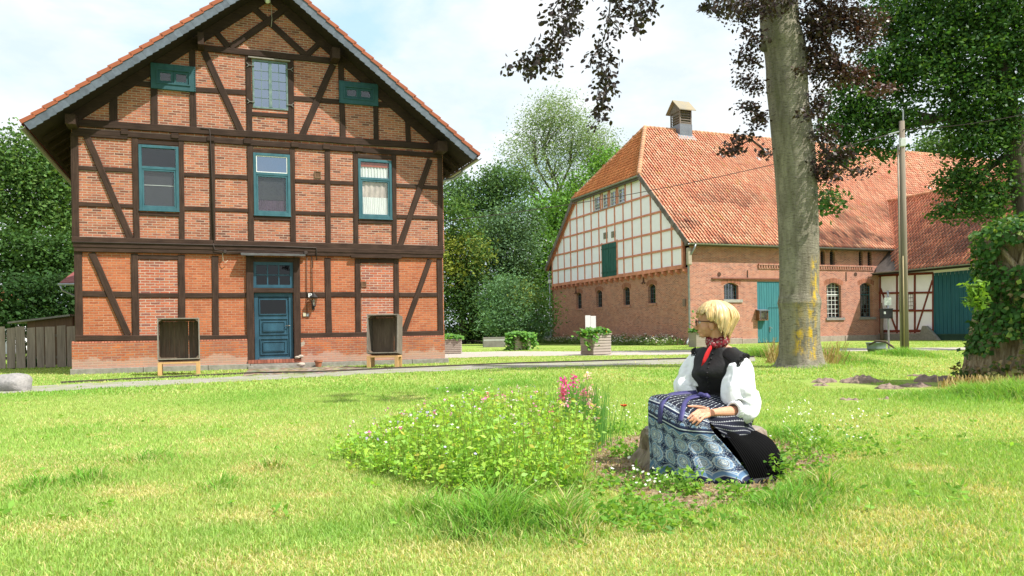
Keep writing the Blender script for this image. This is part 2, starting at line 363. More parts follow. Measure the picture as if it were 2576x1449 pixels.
timber = TIMBER('dark_timber', (.03, .0165, .012), (.07, .042, .03))
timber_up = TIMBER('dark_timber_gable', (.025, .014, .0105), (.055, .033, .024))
brick_up = BRICK('upper_brick', [(.16, .063, .046), (.38, .127, .072), (.43, .162, .1), (.27, .096, .064), (.46, .172, .085)], (.44, .34, .27))
brick_lo = BRICK('lower_brick', [(.33, .095, .045), (.42, .13, .058), (.46, .155, .07), (.36, .108, .052)], (.45, .27, .18), ms=.009)
brick_new = BRICK('red_brick_infill', [(.4, .105, .06), (.48, .145, .08), (.24, .09, .075), (.48, .16, .085), (.38, .12, .075)], (.5, .38, .31), ms=.012, rh=.083, bw=.27)
brick_pl = BRICK('plinth_brick', [(.34, .1, .055), (.44, .14, .06), (.3, .11, .075), (.46, .16, .07)], (.38, .25, .18), ms=.01, patch=(.5, .14, .04), patch_scale=.9, salt=True)
teal = MAT('teal_paint', (.028, .098, .128), .35, 7, .5, .2, .004, (1, 1, .4), (.05, .14, .17)); teal_old = MAT('dusty_teal', (.018, .07, .085), .35, 9, .7, .2, .004, (1, 1, .4), (.03, .095, .11))
blue = MAT('blue_door_paint', (.018, .058, .09), .3, 5, .45, .15, .004, (1, 1, .3), (.032, .1, .15))
glass = GLASS('window_glass', .045, (.93, .95, .95)); glass_sky = GLASS('sky_tinted_glass', .45, (.3, .35, .4), .03, (.56, .67, .82))  # glass_sky: strong bluish mirror colour stands for the sky reflection
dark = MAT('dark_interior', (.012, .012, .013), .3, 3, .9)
stone = MAT('grey_sandstone', (.3, .28, .25), .35, 9, .9, .4, .02, c2=(.2, .19, .16))
slate = MAT('slate', (.15, .18, .215), .3, 12, .5, .2, .005, c2=(.2, .235, .27))
ctile = MAT('clay_roof_tile', (.46, .15, .07), .3, 5, .75, .2, .01, c2=(.36, .11, .05))
metal = MAT('zinc', (.36, .38, .4), .25, 6, .4, .05, .003, metal=.6, spec=.5)
wire_m = MAT('dark_cable', (.05, .035, .03), .2, 5, .6)

house = thing('timber_framed_house', 'tall brick house with dark timber framing, teal windows and blue front door', 'house', HP)
# --- openings (u0,z0,u1,z1)
def rect(px, off=WOFF):
    (u0, z1), (u1, z0) = huz(px[0], px[1], off), huz(px[2], px[3], off); return u0, z0, u1, z1
def rect4(tl, br, off=WOFF):
    return rect((tl[0], tl[1], br[0], br[1]), off)
OP = dict(w1=rect4((348, 363.5), (451.5, 531.5)), w2=rect4((636.5, 384), (731.5, 543.5)), w3=rect4((900, 399.5), (986.5, 551.5)),
          gable=rect4((634, 149), (725, 279)), door=rect4((638, 737), (740, 906)), transom=rect4((635.5, 658.5), (738, 724.5)),
          a1=rect4((384, 170), (488, 220)), a2=rect4((860, 208), (946, 262)))
EU0, EZ0 = -.92, 7.12; EU1, EZ1 = 12.5, 7.12; APU, APZ = 5.79, 12.42   # verge line in the verge plane
PITCH = math.atan2(APZ-EZ0, APU-EU0)
VERGE = -.78; DEEP = 13.
def wallpoly(zlo, pts, holes, mat, name, off=WOFF, thick=.28):
    mb = MB(); mb.uvf = lambda p: ((p-HP).dot(UH)+(p-HP).dot(VH), p.z)
    strips(mb, lambda u, z, o: hw(u, z, off+o), zlo, pts, holes, thick)
    return mb.build(name, mat, house, uv=True)
WL, WR = huz(179, 335)[0], huz(1113.5, 390)[0]
ZB = 3.86; ZP = .98
tz = lambda u: min(APZ-.1-(abs(u-APU))*math.tan(PITCH), APZ)-.14
wallpoly(ZB, [(WL, tz(WL)), (APU, tz(APU)), (WR, tz(WR))], [OP[k] for k in ('w1', 'w2', 'w3', 'gable', 'a1', 'a2')], brick_up, 'wall')
GL, GR = huz(188, 640)[0], huz(1114.5, 650)[0]
d = OP['door']; tr_ = OP['transom']
wallpoly(ZP-.02, [(GL, ZB), (d[0], ZB)], [], brick_lo, 'wall')
wallpoly(ZP-.02, [(d[2], ZB), (GR, ZB)], [], brick_lo, 'wall')
wallpoly(tr_[3], [(d[0], ZB), (d[2], ZB)], [], brick_lo, 'wall')
# side and rear walls close the volume
mb = MB(); mb.uvf = lambda p: ((p-HP).dot(UH)+(p-HP).dot(VH), p.z)
for u0 in (GL, WR-.3):
    mb.box(hw(u0, .1, WOFF+.285), UH*.3, VH*(DEEP-1.4), Z*7.0)
mb.box(hw(GL, .1, DEEP-.99), UH*(WR-GL), VH*.3, Z*7.6)
mb.build('wall', brick_up, house, uv=True)
mb = MB()
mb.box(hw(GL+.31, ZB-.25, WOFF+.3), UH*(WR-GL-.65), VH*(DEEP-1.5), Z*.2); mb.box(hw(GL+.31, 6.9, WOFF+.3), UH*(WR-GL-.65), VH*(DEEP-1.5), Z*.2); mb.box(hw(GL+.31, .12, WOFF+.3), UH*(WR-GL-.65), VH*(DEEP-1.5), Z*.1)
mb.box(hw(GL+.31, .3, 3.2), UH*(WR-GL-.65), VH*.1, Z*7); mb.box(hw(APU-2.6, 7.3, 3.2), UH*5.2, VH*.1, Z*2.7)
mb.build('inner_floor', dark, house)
# --- infill panels of newer brick
for nm, tl, br in (('l', (347, 652), (449, 843)), ('r', (908, 661), (991, 838))):
    u0, z0, u1, z1 = rect4(tl, br, WOFF-.006); mb = MB(); mb.uvf = lambda p: ((p-HP).dot(UH), p.z)
    mb.box(hw(u0, z0, WOFF-.006), UH*(u1-u0), VH*.05, Z*(z1-z0)); o = mb.build('infill_panel', brick_new, house, uv=True); o['label'] = 'redder brick panel with broad pale mortar joints'
# --- timbers
TI = [0]
def beam(name, p, q, wpx, proud=.03, m=None, thick=.14, bend=0):
    TI[0] += 1; off = WOFF-proud-(TI[0] % 7)*.0016
    (u0, z0), (u1, z1) = huz(p[0], p[1], off), huz(q[0], q[1], off)
    wd = wpx*hp((p[0]+q[0])/2, (p[1]+q[1])/2, off).y/F
    d = Vector((u1-u0, z1-z0)); L = d.length; d /= L; n = Vector((-d.y, d.x)); k = max(2, int(L/.45)); mb = MB(); rings = []
    su, sv = random.uniform(0, 50), random.uniform(0, 50)
    for i in range(k+1):
        s = i/k; c = Vector((u0, z0))+d*L*s; a = wd/2*(1+random.uniform(-.07, .07)); b = wd/2*(1+random.uniform(-.07, .07))
        ring = []
        for w_, o_ in ((-b, off+.012), (-b+.014, off), (a-.014, off), (a, off+.012), (a, off+thick), (-b, off+thick)):
            ring.append(hw(c.x+n.x*w_, c.y+n.y*w_, o_)); mb.u.append((su+L*s, sv+w_+o_))
        rings.append(ring)
    uu = mb.u[:]; mb.u = []; mb.loft(rings); mb.u = uu
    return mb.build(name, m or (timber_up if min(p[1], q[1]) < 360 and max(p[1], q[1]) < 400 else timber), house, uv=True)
for p, q, w_ in [((186.5, 335), (190, 600), 17), ((339, 345), (344, 600), 14), ((455, 355), (458, 604), 13), ((533, 359), (536, 607), 13), ((629, 366), (633, 611), 14),
                 ((735, 373), (738, 613), 13), ((824, 378), (826, 617), 13), ((895, 382), (896, 618), 12), ((991, 387), (993, 619), 12), ((1107, 390), (1109, 624), 13),
                 ((196, 633), (199, 845), 18), ((338, 638), (341.5, 845), 17), ((456, 641), (458, 845), 16), ((541, 644), (543, 845), 16), ((824, 649), (828, 840), 15),
                 ((900, 650), (902, 840), 14), ((997, 650), (998, 836), 13), ((1106, 652), (1109, 834), 14),
                 ((483, 124), (487, 324), 15), ((387, 190), (388, 317), 16), ((285, 238), (285, 310), 18), ((624, 130), (628, 337), 14), ((731, 142), (733, 345), 15),
                 ((858, 158), (863, 352), 14), ((945, 230), (947, 356), 13), ((1026, 296), (1028, 362), 13)]:
    beam('post', p, q, w_, .034)
for p, q, w_ in [((197, 422), (335, 429), 11), ((463, 439), (527, 441.5), 11), ((541, 443), (624, 446.5), 11), ((743, 455), (818, 458), 10), ((831, 459), (889, 461), 10), ((998, 466), (1101, 472), 10),
                 ((198, 513), (336, 519), 11), ((464, 524), (529, 526), 11), ((542, 527), (626, 530), 10), ((744, 535), (819, 538), 10), ((832, 540), (890, 541.5), 10), ((999, 545), (1103, 548), 10),
                 ((351, 537), (451, 541), 9), ((640, 548), (731, 551), 10), ((902, 557), (987, 559), 9),
                 ((346, 356), (448, 361), 12), ((636, 379), (729, 383), 11), ((900, 393), (985, 396.5), 10),
                 ((206, 739), (331, 742), 15), ((348, 743), (449, 743), 12), ((465, 743), (534, 743), 13), ((550, 743), (619, 743), 12), ((756, 742), (818, 742), 14), ((833, 741), (894, 741), 13), ((909, 742), (991, 742), 11), ((1005, 742), (1100, 742), 11),
                 ((346, 647), (449, 648.5), 11), ((907, 656), (991, 656), 11),
                 ((330, 208), (384, 213), 14), ((490, 225), (618, 233), 13), ((739, 247), (855, 256), 13), ((952, 263), (1003, 264), 14), ((634, 286), (728, 292), 11)]:
    beam('rail', p, q, w_, .026)
for p, q, w_ in [((217, 342), (328, 599), 16), ((1082, 401), (1007, 617), 14), ((230, 636), (322, 843), 16), ((1082, 653), (1017, 834), 13),
                 ((513, 128), (606, 330), 16), ((838, 162), (759, 344), 16), ((535, 70), (575, 118), 15), ((813, 100), (770, 140), 14)]:
    beam('brace', p, q, w_, .046)
beam('brace', (625, 8), (770, 139), 15, .046); beam('brace', (580, 118), (728, 15), 15, .056)
beam('tie_beam', (184, 307), (1104, 369), 17, .075); beam('wall_plate', (180, 328.5), (1112, 391), 13.5, .06); beam('collar_beam', (488, 117.5), (848, 153.5), 15.5, .062)
beam('wall_plate', (182, 331), (320, 340.5), 20, .051)
beam('sill_beam', (180, 602), (1116, 625), 14, .085); beam('sill_beam', (183, 615), (1116, 635.5), 11.5, .105); beam('sill_beam', (186, 626.5), (1115, 643.5), 12, .085)
beam('sill_beam', (189, 851), (622, 850), 14, .07); beam('sill_beam', (757, 845), (1116, 838.5), 13, .07)
for x, y in ((313, 331), (440, 341), (530, 347.5), (622, 354), (742, 363), (822, 368.5), (903, 374)): 
    beam('joist_end', (x-9, y), (x+9, y+1.2), 13, .085)
# rafters lying on the wall under the roof
def rake_pt(u, dz, off): return hw(u, APZ-abs(u-APU)*math.tan(PITCH)-dz, off)
for sgn in (-1, 1):
    mb = MB(); ue = EU0 if sgn < 0 else EU1
    a0, a1 = (APU, .18), (APU+sgn*5.75, .18)
    pts = [rake_pt(APU, .19, WOFF-.06), rake_pt(APU+sgn*5.7, .19, WOFF-.06), rake_pt(APU+sgn*5.7, .56, WOFF-.06), rake_pt(APU, .56, WOFF-.06)]
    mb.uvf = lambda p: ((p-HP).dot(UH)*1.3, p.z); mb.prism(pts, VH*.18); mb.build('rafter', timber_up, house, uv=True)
# purlin ends
for (x0, y0, x1, y1) in ((163, 286, 190, 312), (1101, 354, 1126, 380), (497, 80, 513, 112), (836, 118, 856, 147)):
    off = VERGE+.3; u0, z0, u1, z1 = rect((x0, y0, x1, y1), off); mb = MB(); mb.uvf = lambda p: ((p-HP).dot(VH), p.z+(p-HP).dot(UH))
    mb.box(hw(u0, z0, off), UH*(u1-u0), VH*(WOFF-off+.1), Z*(z1-z0)); mb.build('purlin_end', timber, house, uv=True)
# --- roof
su = math.cos(PITCH); sz = math.sin(PITCH); SL = (APU-EU0)/su
soff = MAT('soffit_boards', (.035, .022, .016), .4, 3, .9, .3, .01, (1, 1, 1))
for sgn in (-1, 1):
    dirv = UH*(-sgn*su)+Z*sz; eave = HP+UH*(EU0 if sgn < 0 else EU1)+Z*EZ0; nrm = (UH*(sgn*sz)+Z*su)
    mb = MB(); mb.box(eave+VH*(VERGE+.02)-nrm*.14, dirv*SL, VH*(DEEP+.6-VERGE), nrm*.13); mb.build('soffit', soff, house)
    rafter_mb = MB()
    for k in range(14): rafter_mb.box(eave+VH*(.6+k*.9)-nrm*.28+dirv*.12, dirv*1.6, VH*.12, nrm*.135)
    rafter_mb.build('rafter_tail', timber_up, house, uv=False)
    pantiles('roof', eave+VH*(VERGE-.02)+nrm*.02-dirv*.05, VH, dirv, DEEP+.5-VERGE, SL+.05, MAT('house_tiles', (1, 1, 1), .2, 4, .75, .1, .01, attr=True), house, None, .25, .36, [(.42, .13, .06), (.48, .16, .075), (.38, .12, .06)], seg=4)
    # verge: tile ends and slate strip
    mb = MB(); n = 24
    for k in range(n):
        s0 = SL*k/n; s1 = SL*(k+1)/n; b0 = eave+VH*(VERGE-.07)
        p = [b0+dirv*(s0-.05)+nrm*.035, b0+dirv*s1+nrm*.0, b0+dirv*s1+nrm*.105, b0+dirv*(s0-.05)+nrm*.15]
        mb.cc = (random.uniform(.85, 1.1),)*3; mb.prism(p, VH*.2)
    mb.build('verge_tile', MAT('verge_clay', (.36, .105, .05), .3, 3, .75, .2, .01, attr=True, c2=(.29, .085, .042)), house, col=True)
    mb = MB(); n = 40
    for k in range(n):
        s0 = SL*k/n; s1 = SL*(k+1)/n+.02; b0 = eave+VH*(VERGE-.045+.003*(k % 2)); mid = (s0+s1)/2
        p = [b0+dirv*s0-nrm*.2, b0+dirv*(s1-.05)-nrm*.225, b0+dirv*s1-nrm*.19, b0+dirv*s1+nrm*.035, b0+dirv*s0+nrm*.035]
        mb.cc = (random.uniform(.8, 1.15),)*3; mb.prism(p, VH*.03)
    mb.build('verge_slate', MAT('verge_slates', (.125, .15, .19), .3, 8, .5, .2, .004, attr=True), house, col=True)
    mb = MB(); b0 = eave-dirv*.1-nrm*.02
    mb.loft([[b0+VH*(VERGE-.1+(DEEP+1)*f_)+(UH*math.cos(a)*.085+Z*math.sin(a)*.085) for a in [PI+PI*i/8 for i in range(9)]]+[b0+VH*(VERGE-.1+(DEEP+1)*f_)+(UH*math.cos(a)*.075+Z*math.sin(a)*.075) for a in [PI+PI*i/8 for i in range(8, -1, -1)]] for f_ in (0, .25, .5, .75, 1)])
    mb.build('gutter', metal, house)
mb = MB(); mb.tube([hw(APU, APZ+.1, VERGE-.1), hw(APU, APZ+.1, DEEP+.6)], .12, 10); mb.build('ridge_tile', ctile, house, smooth=True)
mb = MB(); e = HP+UH*(EU1+.02)+Z*EZ0; mb.tube([e+VH*.9-Z*.05, e+VH*.95-Z*.25, e+VH*1.05-Z*.45-UH*.3, e+VH*1.1-Z*.6-UH*.85, e+VH*1.1-Z*.8-UH*.92, e+VH*1.1-Z*6.9-UH*.92], .05, 10); mb.build('downpipe', metal, house, smooth=True)
# --- windows
def frame_boxes(mb, u0, z0, u1, z1, wd, off, th):
    mb.box(hw(u0, z0, off), UH*wd, VH*th, Z*(z1-z0)); mb.box(hw(u1-wd, z0, off), UH*wd, VH*th, Z*(z1-z0))
    mb.box(hw(u0+wd, z0, off), UH*(u1-u0-2*wd), VH*th, Z*wd); mb.box(hw(u0+wd, z1-wd, off), UH*(u1-u0-2*wd), VH*th, Z*wd)
def pane(par, u0, z0, u1, z1, off, m): return MB().box(hw(u0, z0, off), UH*(u1-u0), VH*.006, Z*(z1-z0)).build('pane', m, par)
screen = MAT('grey_insect_screen', (.03, .03, .035), .25, 2, .8); lace = MAT('white_curtain', (.8, .77, .75), .2, 3, .9, .5, .05, (8, 8, .6))
pelmet = MAT('rust_pelmet', (.4, .1, .05), .2, 4, .9, .3, .02); purple = MAT('purple_curtain', (.09, .05, .08), .4, 4, .9, .5, .05, (6, 6, .5)); pinkc = MAT('pale_pink_curtain', (.7, .56, .5), .3, 2.5, .9, .6, .06, (3, 3, 1))
white = MAT('white_paint', (.75, .76, .74), .1, 6, .5)
for i, k in enumerate(('w1', 'w2', 'w3')):
    u0, z0, u1, z1 = OP[k]; mb = MB(); frame_boxes(mb, u0, z0, u1, z1, .085, WOFF-.05, .1)
    zt = z0+(z1-z0)*(.645, .66, .665)[i]
    mb.box(hw(u0+.085, zt-.03, WOFF-.042), UH*(u1-u0-.17), VH*.08, Z*.085); mb.box(hw(u0-.01, z0-.035, WOFF-.075), UH*(u1-u0+.02), VH*.1, Z*.034)
    wn = mb.build('window', teal, house, bevel=.006)
    lo = MB(); frame_boxes(lo, u0+.088, z0+.088, u1-.088, zt-.032, .05, WOFF-.03, .05); lo.build('sash', teal, wn, bevel=.004)
    if i == 1:
        lo = MB(); frame_boxes(lo, u0+.088, zt+.058, u1-.088, z1-.088, .022, WOFF-.034, .03); lo.build('bead', white, wn)
    pane(wn, u0+.138, z0+.138, u1-.138, zt-.08, WOFF+.0, glass); pane(wn, u0+.09, zt+.058, u1-.09, z1-.09, WOFF+.001, glass_sky if i == 1 else glass)
    if i == 0: MB().box(hw(u0+.13, z0+.14, WOFF+.05), UH*(u1-u0-.26), VH*.01, Z*(zt-z0-.22)).build('screen', screen, wn); MB().box(hw(u0+.13, z0+.77, WOFF+.035), UH*(u1-u0-.26), VH*.012, Z*.012).build('screen_bar', white, wn)
    if i == 1:
        MB().box(hw(u0+.13, z0+.5, WOFF+.05), UH*(u1-u0-.26), VH*.01, Z*(zt-z0-.58)).build('screen', screen, wn)
        MB().box(hw(u0+.13, z0+.14, WOFF+.06), UH*(u1-u0-.26), VH*.01, Z*.36).build('curtain', purple, wn)
    if i == 2:
        def drape(ua, ub, za, zb, amp, nf, m, off, droop=0):
            rings = []; nn = 60
            for zz in np.linspace(za, zb, 7):
                rings.append([hw(ua+(ub-ua)*j/nn, zz-(droop*math.sin(PI*j/nn) if zz == za else 0), off+amp*math.sin(nf*2*PI*j/nn+.6*math.sin(zz*7))) for j in range(nn+1)])
            MB().loft(rings, False, False).build('curtain', m, wn, smooth=True)
        drape(u0+.1, u1-.1, zt+.06, z1-.1, .012, 9, lace, WOFF+.035); MB().box(hw(u0+.1, z1-.25, WOFF+.012), UH*(u1-u0-.2), VH*.01, Z*.15).build('pelmet', pelmet, wn)
        drape(u0+.13, u1-.13, z0+.62, zt-.08, .012, 5, pinkc, WOFF+.05); drape(u0+.13, u1-.13, z0+.13, z0+.72, .008, 14, lace, WOFF+.025, .12)
# gable lattice window
u0, z0, u1, z1 = OP['gable']; gfr = MAT('pale_green_frame', (.07, .13, .125), .35, 8, .6, .2, .005, c2=(.17, .23, .22))
mb = MB(); frame_boxes(mb, u0, z0, u1, z1, .055, WOFF-.03, .08); um = (u0+u1)/2; mb.box(hw(um-.05, z0+.055, WOFF-.036), UH*.1, VH*.08, Z*(z1-z0-.11))
wn = mb.build('window', gfr, house, bevel=.005); pane(wn, u0+.055, z0+.055, u1-.055, z1-.055, WOFF+.012, glass_sky)
mb = MB()
for a, b in ((u0+.055, um-.05), (um+.05, u1-.055)):
    mb.box(hw((a+b)/2-.009, z0+.055, WOFF-.002), UH*.018, VH*.013, Z*(z1-z0-.11))
    for k in range(1, 5): mb.box(hw(a, z0+.055+(z1-z0-.11)*k/5-.008, WOFF-.005), UH*(b-a), VH*.013, Z*.016)
mb.build('glazing_bar', gfr, wn); MB().box(hw(u0-.12, z1+.02, WOFF-.11), UH*(u1-u0+.2), VH*.1, Z*.035).build('drip_board', MAT('weathered_board', (.3, .27, .24), .3, 8), wn)
for zz in (z0+.18, z1-.22):
    for uu, sg in ((u0, -1), (u1, 1)): mb = MB(); mb.tube([hw(uu-sg*.06, zz, WOFF-.05), hw(uu+sg*.1, zz, WOFF-.06), hw(uu+sg*.17, zz+.07, WOFF-.06)], .014, 6); mb.tube([hw(uu+sg*.1, zz, WOFF-.06), hw(uu+sg*.16, zz-.06, WOFF-.06)], .012, 6); mb.build('hinge', MAT('grey_iron', (.2, .19, .18), .2, 9, .6), wn)
# attic hatches
for k, tl, br, (pa, pb, pc) in (('a1', (378.5, 157), (492.5, 231), (.2, .5, .52)), ('a2', (853, 202), (952, 267), (.2, .5, .52))):
    u0, z0, u1, z1 = rect4(tl, br, WOFF-.1); w_ = .2; off = WOFF-.1
    mb = MB(); frame_boxes(mb, u0, z0, u1, z1, .19, off, .11); frame_boxes(mb, u0+.15, z0+.15, u1-.15, z1-.15, .045, off-.025, .03)
    n = 18
    for j in range(n): mb.prism([hw(u0+(u1-u0)*j/n, z1, off-.012), hw(u0+(u1-u0)*(j+1)/n, z1, off-.012), hw(u0+(u1-u0)*(j+.5)/n, z1-.05, off-.012)], VH*.011)
    n = 12; ue = u1 if k == 'a1' else u0; sg = -1 if k == 'a1' else 1
    for j in range(n): mb.prism([hw(ue, z0+(z1-z0)*j/n, off-.012), hw(ue, z0+(z1-z0)*(j+1)/n, off-.012), hw(ue+sg*.05, z0+(z1-z0)*(j+.5)/n, off-.012)], VH*.011)
    wn = mb.build('window', teal_old, house, bevel=.004); um = (u0+u1)/2
    for a, b in ((u0+.19, um-.004), (um+.004, u1-.19)):
        s_ = MB(); frame_boxes(s_, a, z0+.19, b, z1-.19, .075, off+.02, .05); s_.build('sash', teal_old, wn, bevel=.004); pane(wn, a+.075, z0+.265, b-.075, z1-.265, off+.045, glass)
# --- door
(u0, z0, u1, z1) = OP['door']; dw = u1-u0; dh = z1-z0; DO = WOFF+.02
beam('door_post', (628, 640), (631, 908), 17.5, .085, thick=.3); beam('door_post', (746, 648), (749, 907), 16.5, .085, thick=.3); beam('door_head', (636, 652), (739, 654), 10, .07, thick=.3); beam('door_head', (637, 730.5), (740, 731), 12, .07, thick=.3)
mb = MB(); frame_boxes(mb, u0+.015, z0, u1-.015, z1, .12, DO, .12); dr = mb.build('door_frame', blue, house)
a, b = u0+.135, u1-.135
mb = MB(); mb.box(hw(a, z0+.12, DO+.04), UH*(b-a), VH*.05, Z*(z1-z0-.26))
def molding(mb, ua, ub, za, zb, off, wd=.03, th=.03): frame_boxes(mb, ua, za, ub, zb, wd, off, th)
pz = lambda y: huz(690, y, DO)[1]
pu = lambda x: huz(x, 830, DO)[0]
for ya, yb in ((801, 842), (851, 892)):
    molding(mb, pu(654), pu(725), pz(yb), pz(ya), DO+.008, .025, .031); molding(mb, pu(661), pu(717), pz(yb-8), pz(ya+8), DO+.0, .02, .039); mb.box(hw(pu(663), pz(yb-10), DO+.02), UH*(pu(715)-pu(663)), VH*.019, Z*(pz(ya+10)-pz(yb-10)))
molding(mb, pu(653), pu(723), pz(792), pz(752), DO+.005, .03, .034)
leaf = mb.build('door', blue, house, bevel=.004)
MB().box(hw(pu(655), pz(790), DO+.03), UH*(pu(721)-pu(655)), VH*.008, Z*(pz(754)-pz(790))).build('pane', GLASS('dark_door_glass', .04, (.12, .13, .13)), leaf)
MB().box(hw(a, z0+.01, DO-.03), UH*(b-a), VH*.065, Z*.09).build('weather_bar', MAT('worn_blue', (.12, .19, .24), .4, 9, .6), leaf)
mb = MB(); hc = hw(pu(729), pz(820), DO-.03); mb.tube([hc+VH*.06, hc, hc-UH*.04+Z*.01, hc-UH*.14-Z*.01], .012, 8); mb.cbox(hc+VH*.055-Z*.06, .04, .012, .26, (UH, VH, Z)); mb.build('handle', MAT('brass', (.25, .22, .17), .2, 8, .35, metal=.8), leaf)
u0, z0, u1, z1 = OP['transom']; mb = MB(); frame_boxes(mb, u0, z0, u1, z1, .1, WOFF-.02, .1)
ut, zt, vt, yt = u0+.1, z0+.1, u1-.1, z1-.1
for k in (1, 2): mb.box(hw(ut+(vt-ut)*k/3-.018, zt, WOFF), UH*.036, VH*.05, Z*(yt-zt))
mb.box(hw(ut, (zt+yt)/2-.018, WOFF+.003), UH*(vt-ut), VH*.05, Z*.036)
wn = mb.build('transom_window', blue, house); pane(wn, ut, zt, vt, yt, WOFF+.03, GLASS('transom_glass', .04, (.14, .15, .15)))
ua, za = huz(606, 640, -.2); ub, zb = huz(768, 644, -.2)
mb = MB(); mb.hexa([hw(ua, za-.03, -.25), hw(ub, zb-.01, -.25), hw(ub, zb+.03, WOFF-.09), hw(ua, za+.02, WOFF-.09), hw(ua, za+.03, -.25), hw(ub, zb+.05, -.25), hw(ub, zb+.09, WOFF-.09), hw(ua, za+.08, WOFF-.09)]); mb.build('door_hood', MAT('grey_weathered_wood', (.13, .13, .13), .5, 5, .8, .4, .02, (1, 1, 6)), house)
ua, za = huz(883, 644, 0); ub, zb = huz(1010, 645, 0); mb = MB(); mb.uvf = lambda p: ((p-HP).dot(UH), p.z); mb.box(hw(ua, za-.05, WOFF-.15), UH*(ub-ua), VH*.1, Z*.08); mb.build('lintel_board', timber, house, uv=True)
# --- plinth, stone base and steps
cop_m = MAT('coping_brick', (.4, .15, .09), .3, 12, .9, .3, .01, attr=True)
mb = MB(); mb.uvf = lambda p: ((p-HP).dot(UH)+(p-HP).dot(VH), p.z)
dl, dr_ = huz(622.5, 880, .05)[0], huz(757.5, 880, .05)[0]; pr = huz(1119, 880, .05)[0]
for a, b in ((.03, dl), (dr_, pr)): 
    mb.box(hw(a, .16, .045), UH*(b-a), VH*.5, Z*(ZP-.22)); 
mb.box(hw(pr-.4, .16, .546), UH*.4, VH*(DEEP-2), Z*(ZP-.22)); mb.box(hw(.03, .16, .546), UH*.4, VH*(DEEP-2), Z*(ZP-.22))
mb.build('plinth', brick_pl, house, uv=True)
for a, b in ((.03, dl), (dr_, pr)):
    mb = MB(); n = int((b-a)/.085)
    for k in range(n):
        c = random.uniform(.75, 1.15); mb.cc = (c, c*random.uniform(.9, 1), c*.95); x0 = a+(b-a)*k/n
        mb.prism([hw(x0+.004, ZP-.058, .042), hw(x0+.004, ZP-.02, .06), hw(x0+.004, ZP+.005, .11), hw(x0+.004, ZP-.058, .11)], UH*((b-a)/n-.01))
    mb.build('plinth_coping', cop_m, house, col=True)
mb = MB(); x = -.02
while x < pr+.1:
    l = random.uniform(1.2, 2.1); e = min(x+l, pr+.12); mb.box(hw(x+.006, -.2, -.03+random.uniform(-.01, .01)), UH*(e-x-.012), VH*.6, Z*(.36+random.uniform(-.01, .012))); x += l
mb.build('stone_base', stone, house, bevel=.015)
mb = MB(); n = 17
for k in range(n):
    c = random.uniform(.8, 1.15); mb.cc = (c, c, c); mb.box(hw(dl+.01+(dr_-dl-.02)*k/n+.004, .17, -.02), UH*((dr_-dl-.02)/n-.008), VH*.34, Z*(.115))
mb.build('step', MAT('soldier_brick', (.38, .13, .085), .3, 9, .9, .3, .01, attr=True), house, col=True)
mb = MB(); mb.box(hw(dl-.0, -.1, -.16), UH*(dr_-dl+.05), VH*.2, Z*.2); mb.build('step', stone, house, bevel=.01)
# --- fittings
vent = MAT('brown_vent', (.22, .12, .07), .3, 20, .7)
for r_ in ((791, 430, 808, 448), (909, 708, 922, 722)):
    u0, z0, u1, z1 = rect(r_, WOFF-.03); mb = MB(); frame_boxes(mb, u0, z0, u1, z1, .03, WOFF-.035, .04)
    for k in range(6): mb.box(hw(u0+.03, z0+.03+(z1-z0-.06)*k/6, WOFF-.02), UH*(u1-u0-.06), VH*.02, Z*((z1-z0-.06)/6*.6))
    mb.build('vent_grille', vent, house)
def wire(name, pts, r=.012, off=.0, m=wire_m, par=None): return MB().tube([hp(x, y, off) for x, y in pts], r, 6).build(name, m, par or house, smooth=True)
wire('cable', [(182, 609), (300, 611), (440, 614), (560, 617), (700, 620), (795, 623.5), (796.5, 626), (796.5, 655)], .018, -.0)
wire('cable', [(536, 612), (540, 628), (560, 631), (566, 634), (600, 632), (690, 632), (765, 636)], .012, -.01)
wire('cable', [(505, 323), (527, 325), (529, 345), (533, 440), (537, 612)], .016, .05)
wire('cable', [(772, 638), (771.5, 700), (772, 788)], .012, .09); wire('cable', [(770, 636), (781, 640), (784.5, 650), (785.5, 740)], .014, .085)
wire('cable', [(566, 634), (560, 638), (561, 655), (566, 661), (573, 655)], .012, .02, MAT('pale_cable', (.45, .36, .27), .2, 8))
mb = MB(); c = hp(769, 636, -.02); mb.lathe(c, [(.05, -.03), (.07, 0), (.05, .03)], 10, VH); c = hp(566, 633, -.02); mb.lathe(c, [(.05, -.03), (.06, 0), (.05, .03)], 10, VH); mb.build('junction_box', wire_m, house)
# wall lantern
lam = MB(); c = hp(789.5, 757, -.05); iron = MAT('black_iron', (.03, .03, .032), .2, 9, .45)
lam.lathe(c+Z*.15, [(.012, .12), (.02, .1), (.1, .02), (.16, -.03), (.15, -.045)][::-1], 6)
for k in range(6):
    a = 2*PI*k/6; lam.tube([c+Vector((math.cos(a)*.12, math.sin(a)*.12, .12)), c+Vector((math.cos(a)*.06, math.sin(a)*.06, -.14))], .008, 4)
lam.lathe(c-Z*.16, [(.05, -.03), (.07, 0), (.06, .02)], 8); lam.tube([c-Z*.18, c-Z*.24, c-Z*.25+VH*.06, c-Z*.2+VH*.15], .02, 6); lam.cbox(c-Z*.2+VH*.155, .09, .03, .16, (UH, VH, Z))
lo = lam.build('wall_lantern', iron, house)
MB().lathe(c, [(.055, -.135), (.11, .11)], 6).build('lantern_glass', GLASS('lamp_glass', .15, (.8, .78, .7)), lo)
MB().tube([c-Z*.13, c+Z*.05], .02, 8).build('bulb', white, lo)
u0, z0, u1, z1 = rect((775.5, 738, 784.8, 747.5), WOFF-.06); MB().box(hw(u0, z0, WOFF-.06), UH*(u1-u0), VH*.02, Z*(z1-z0)).build('number_plate', white, house)
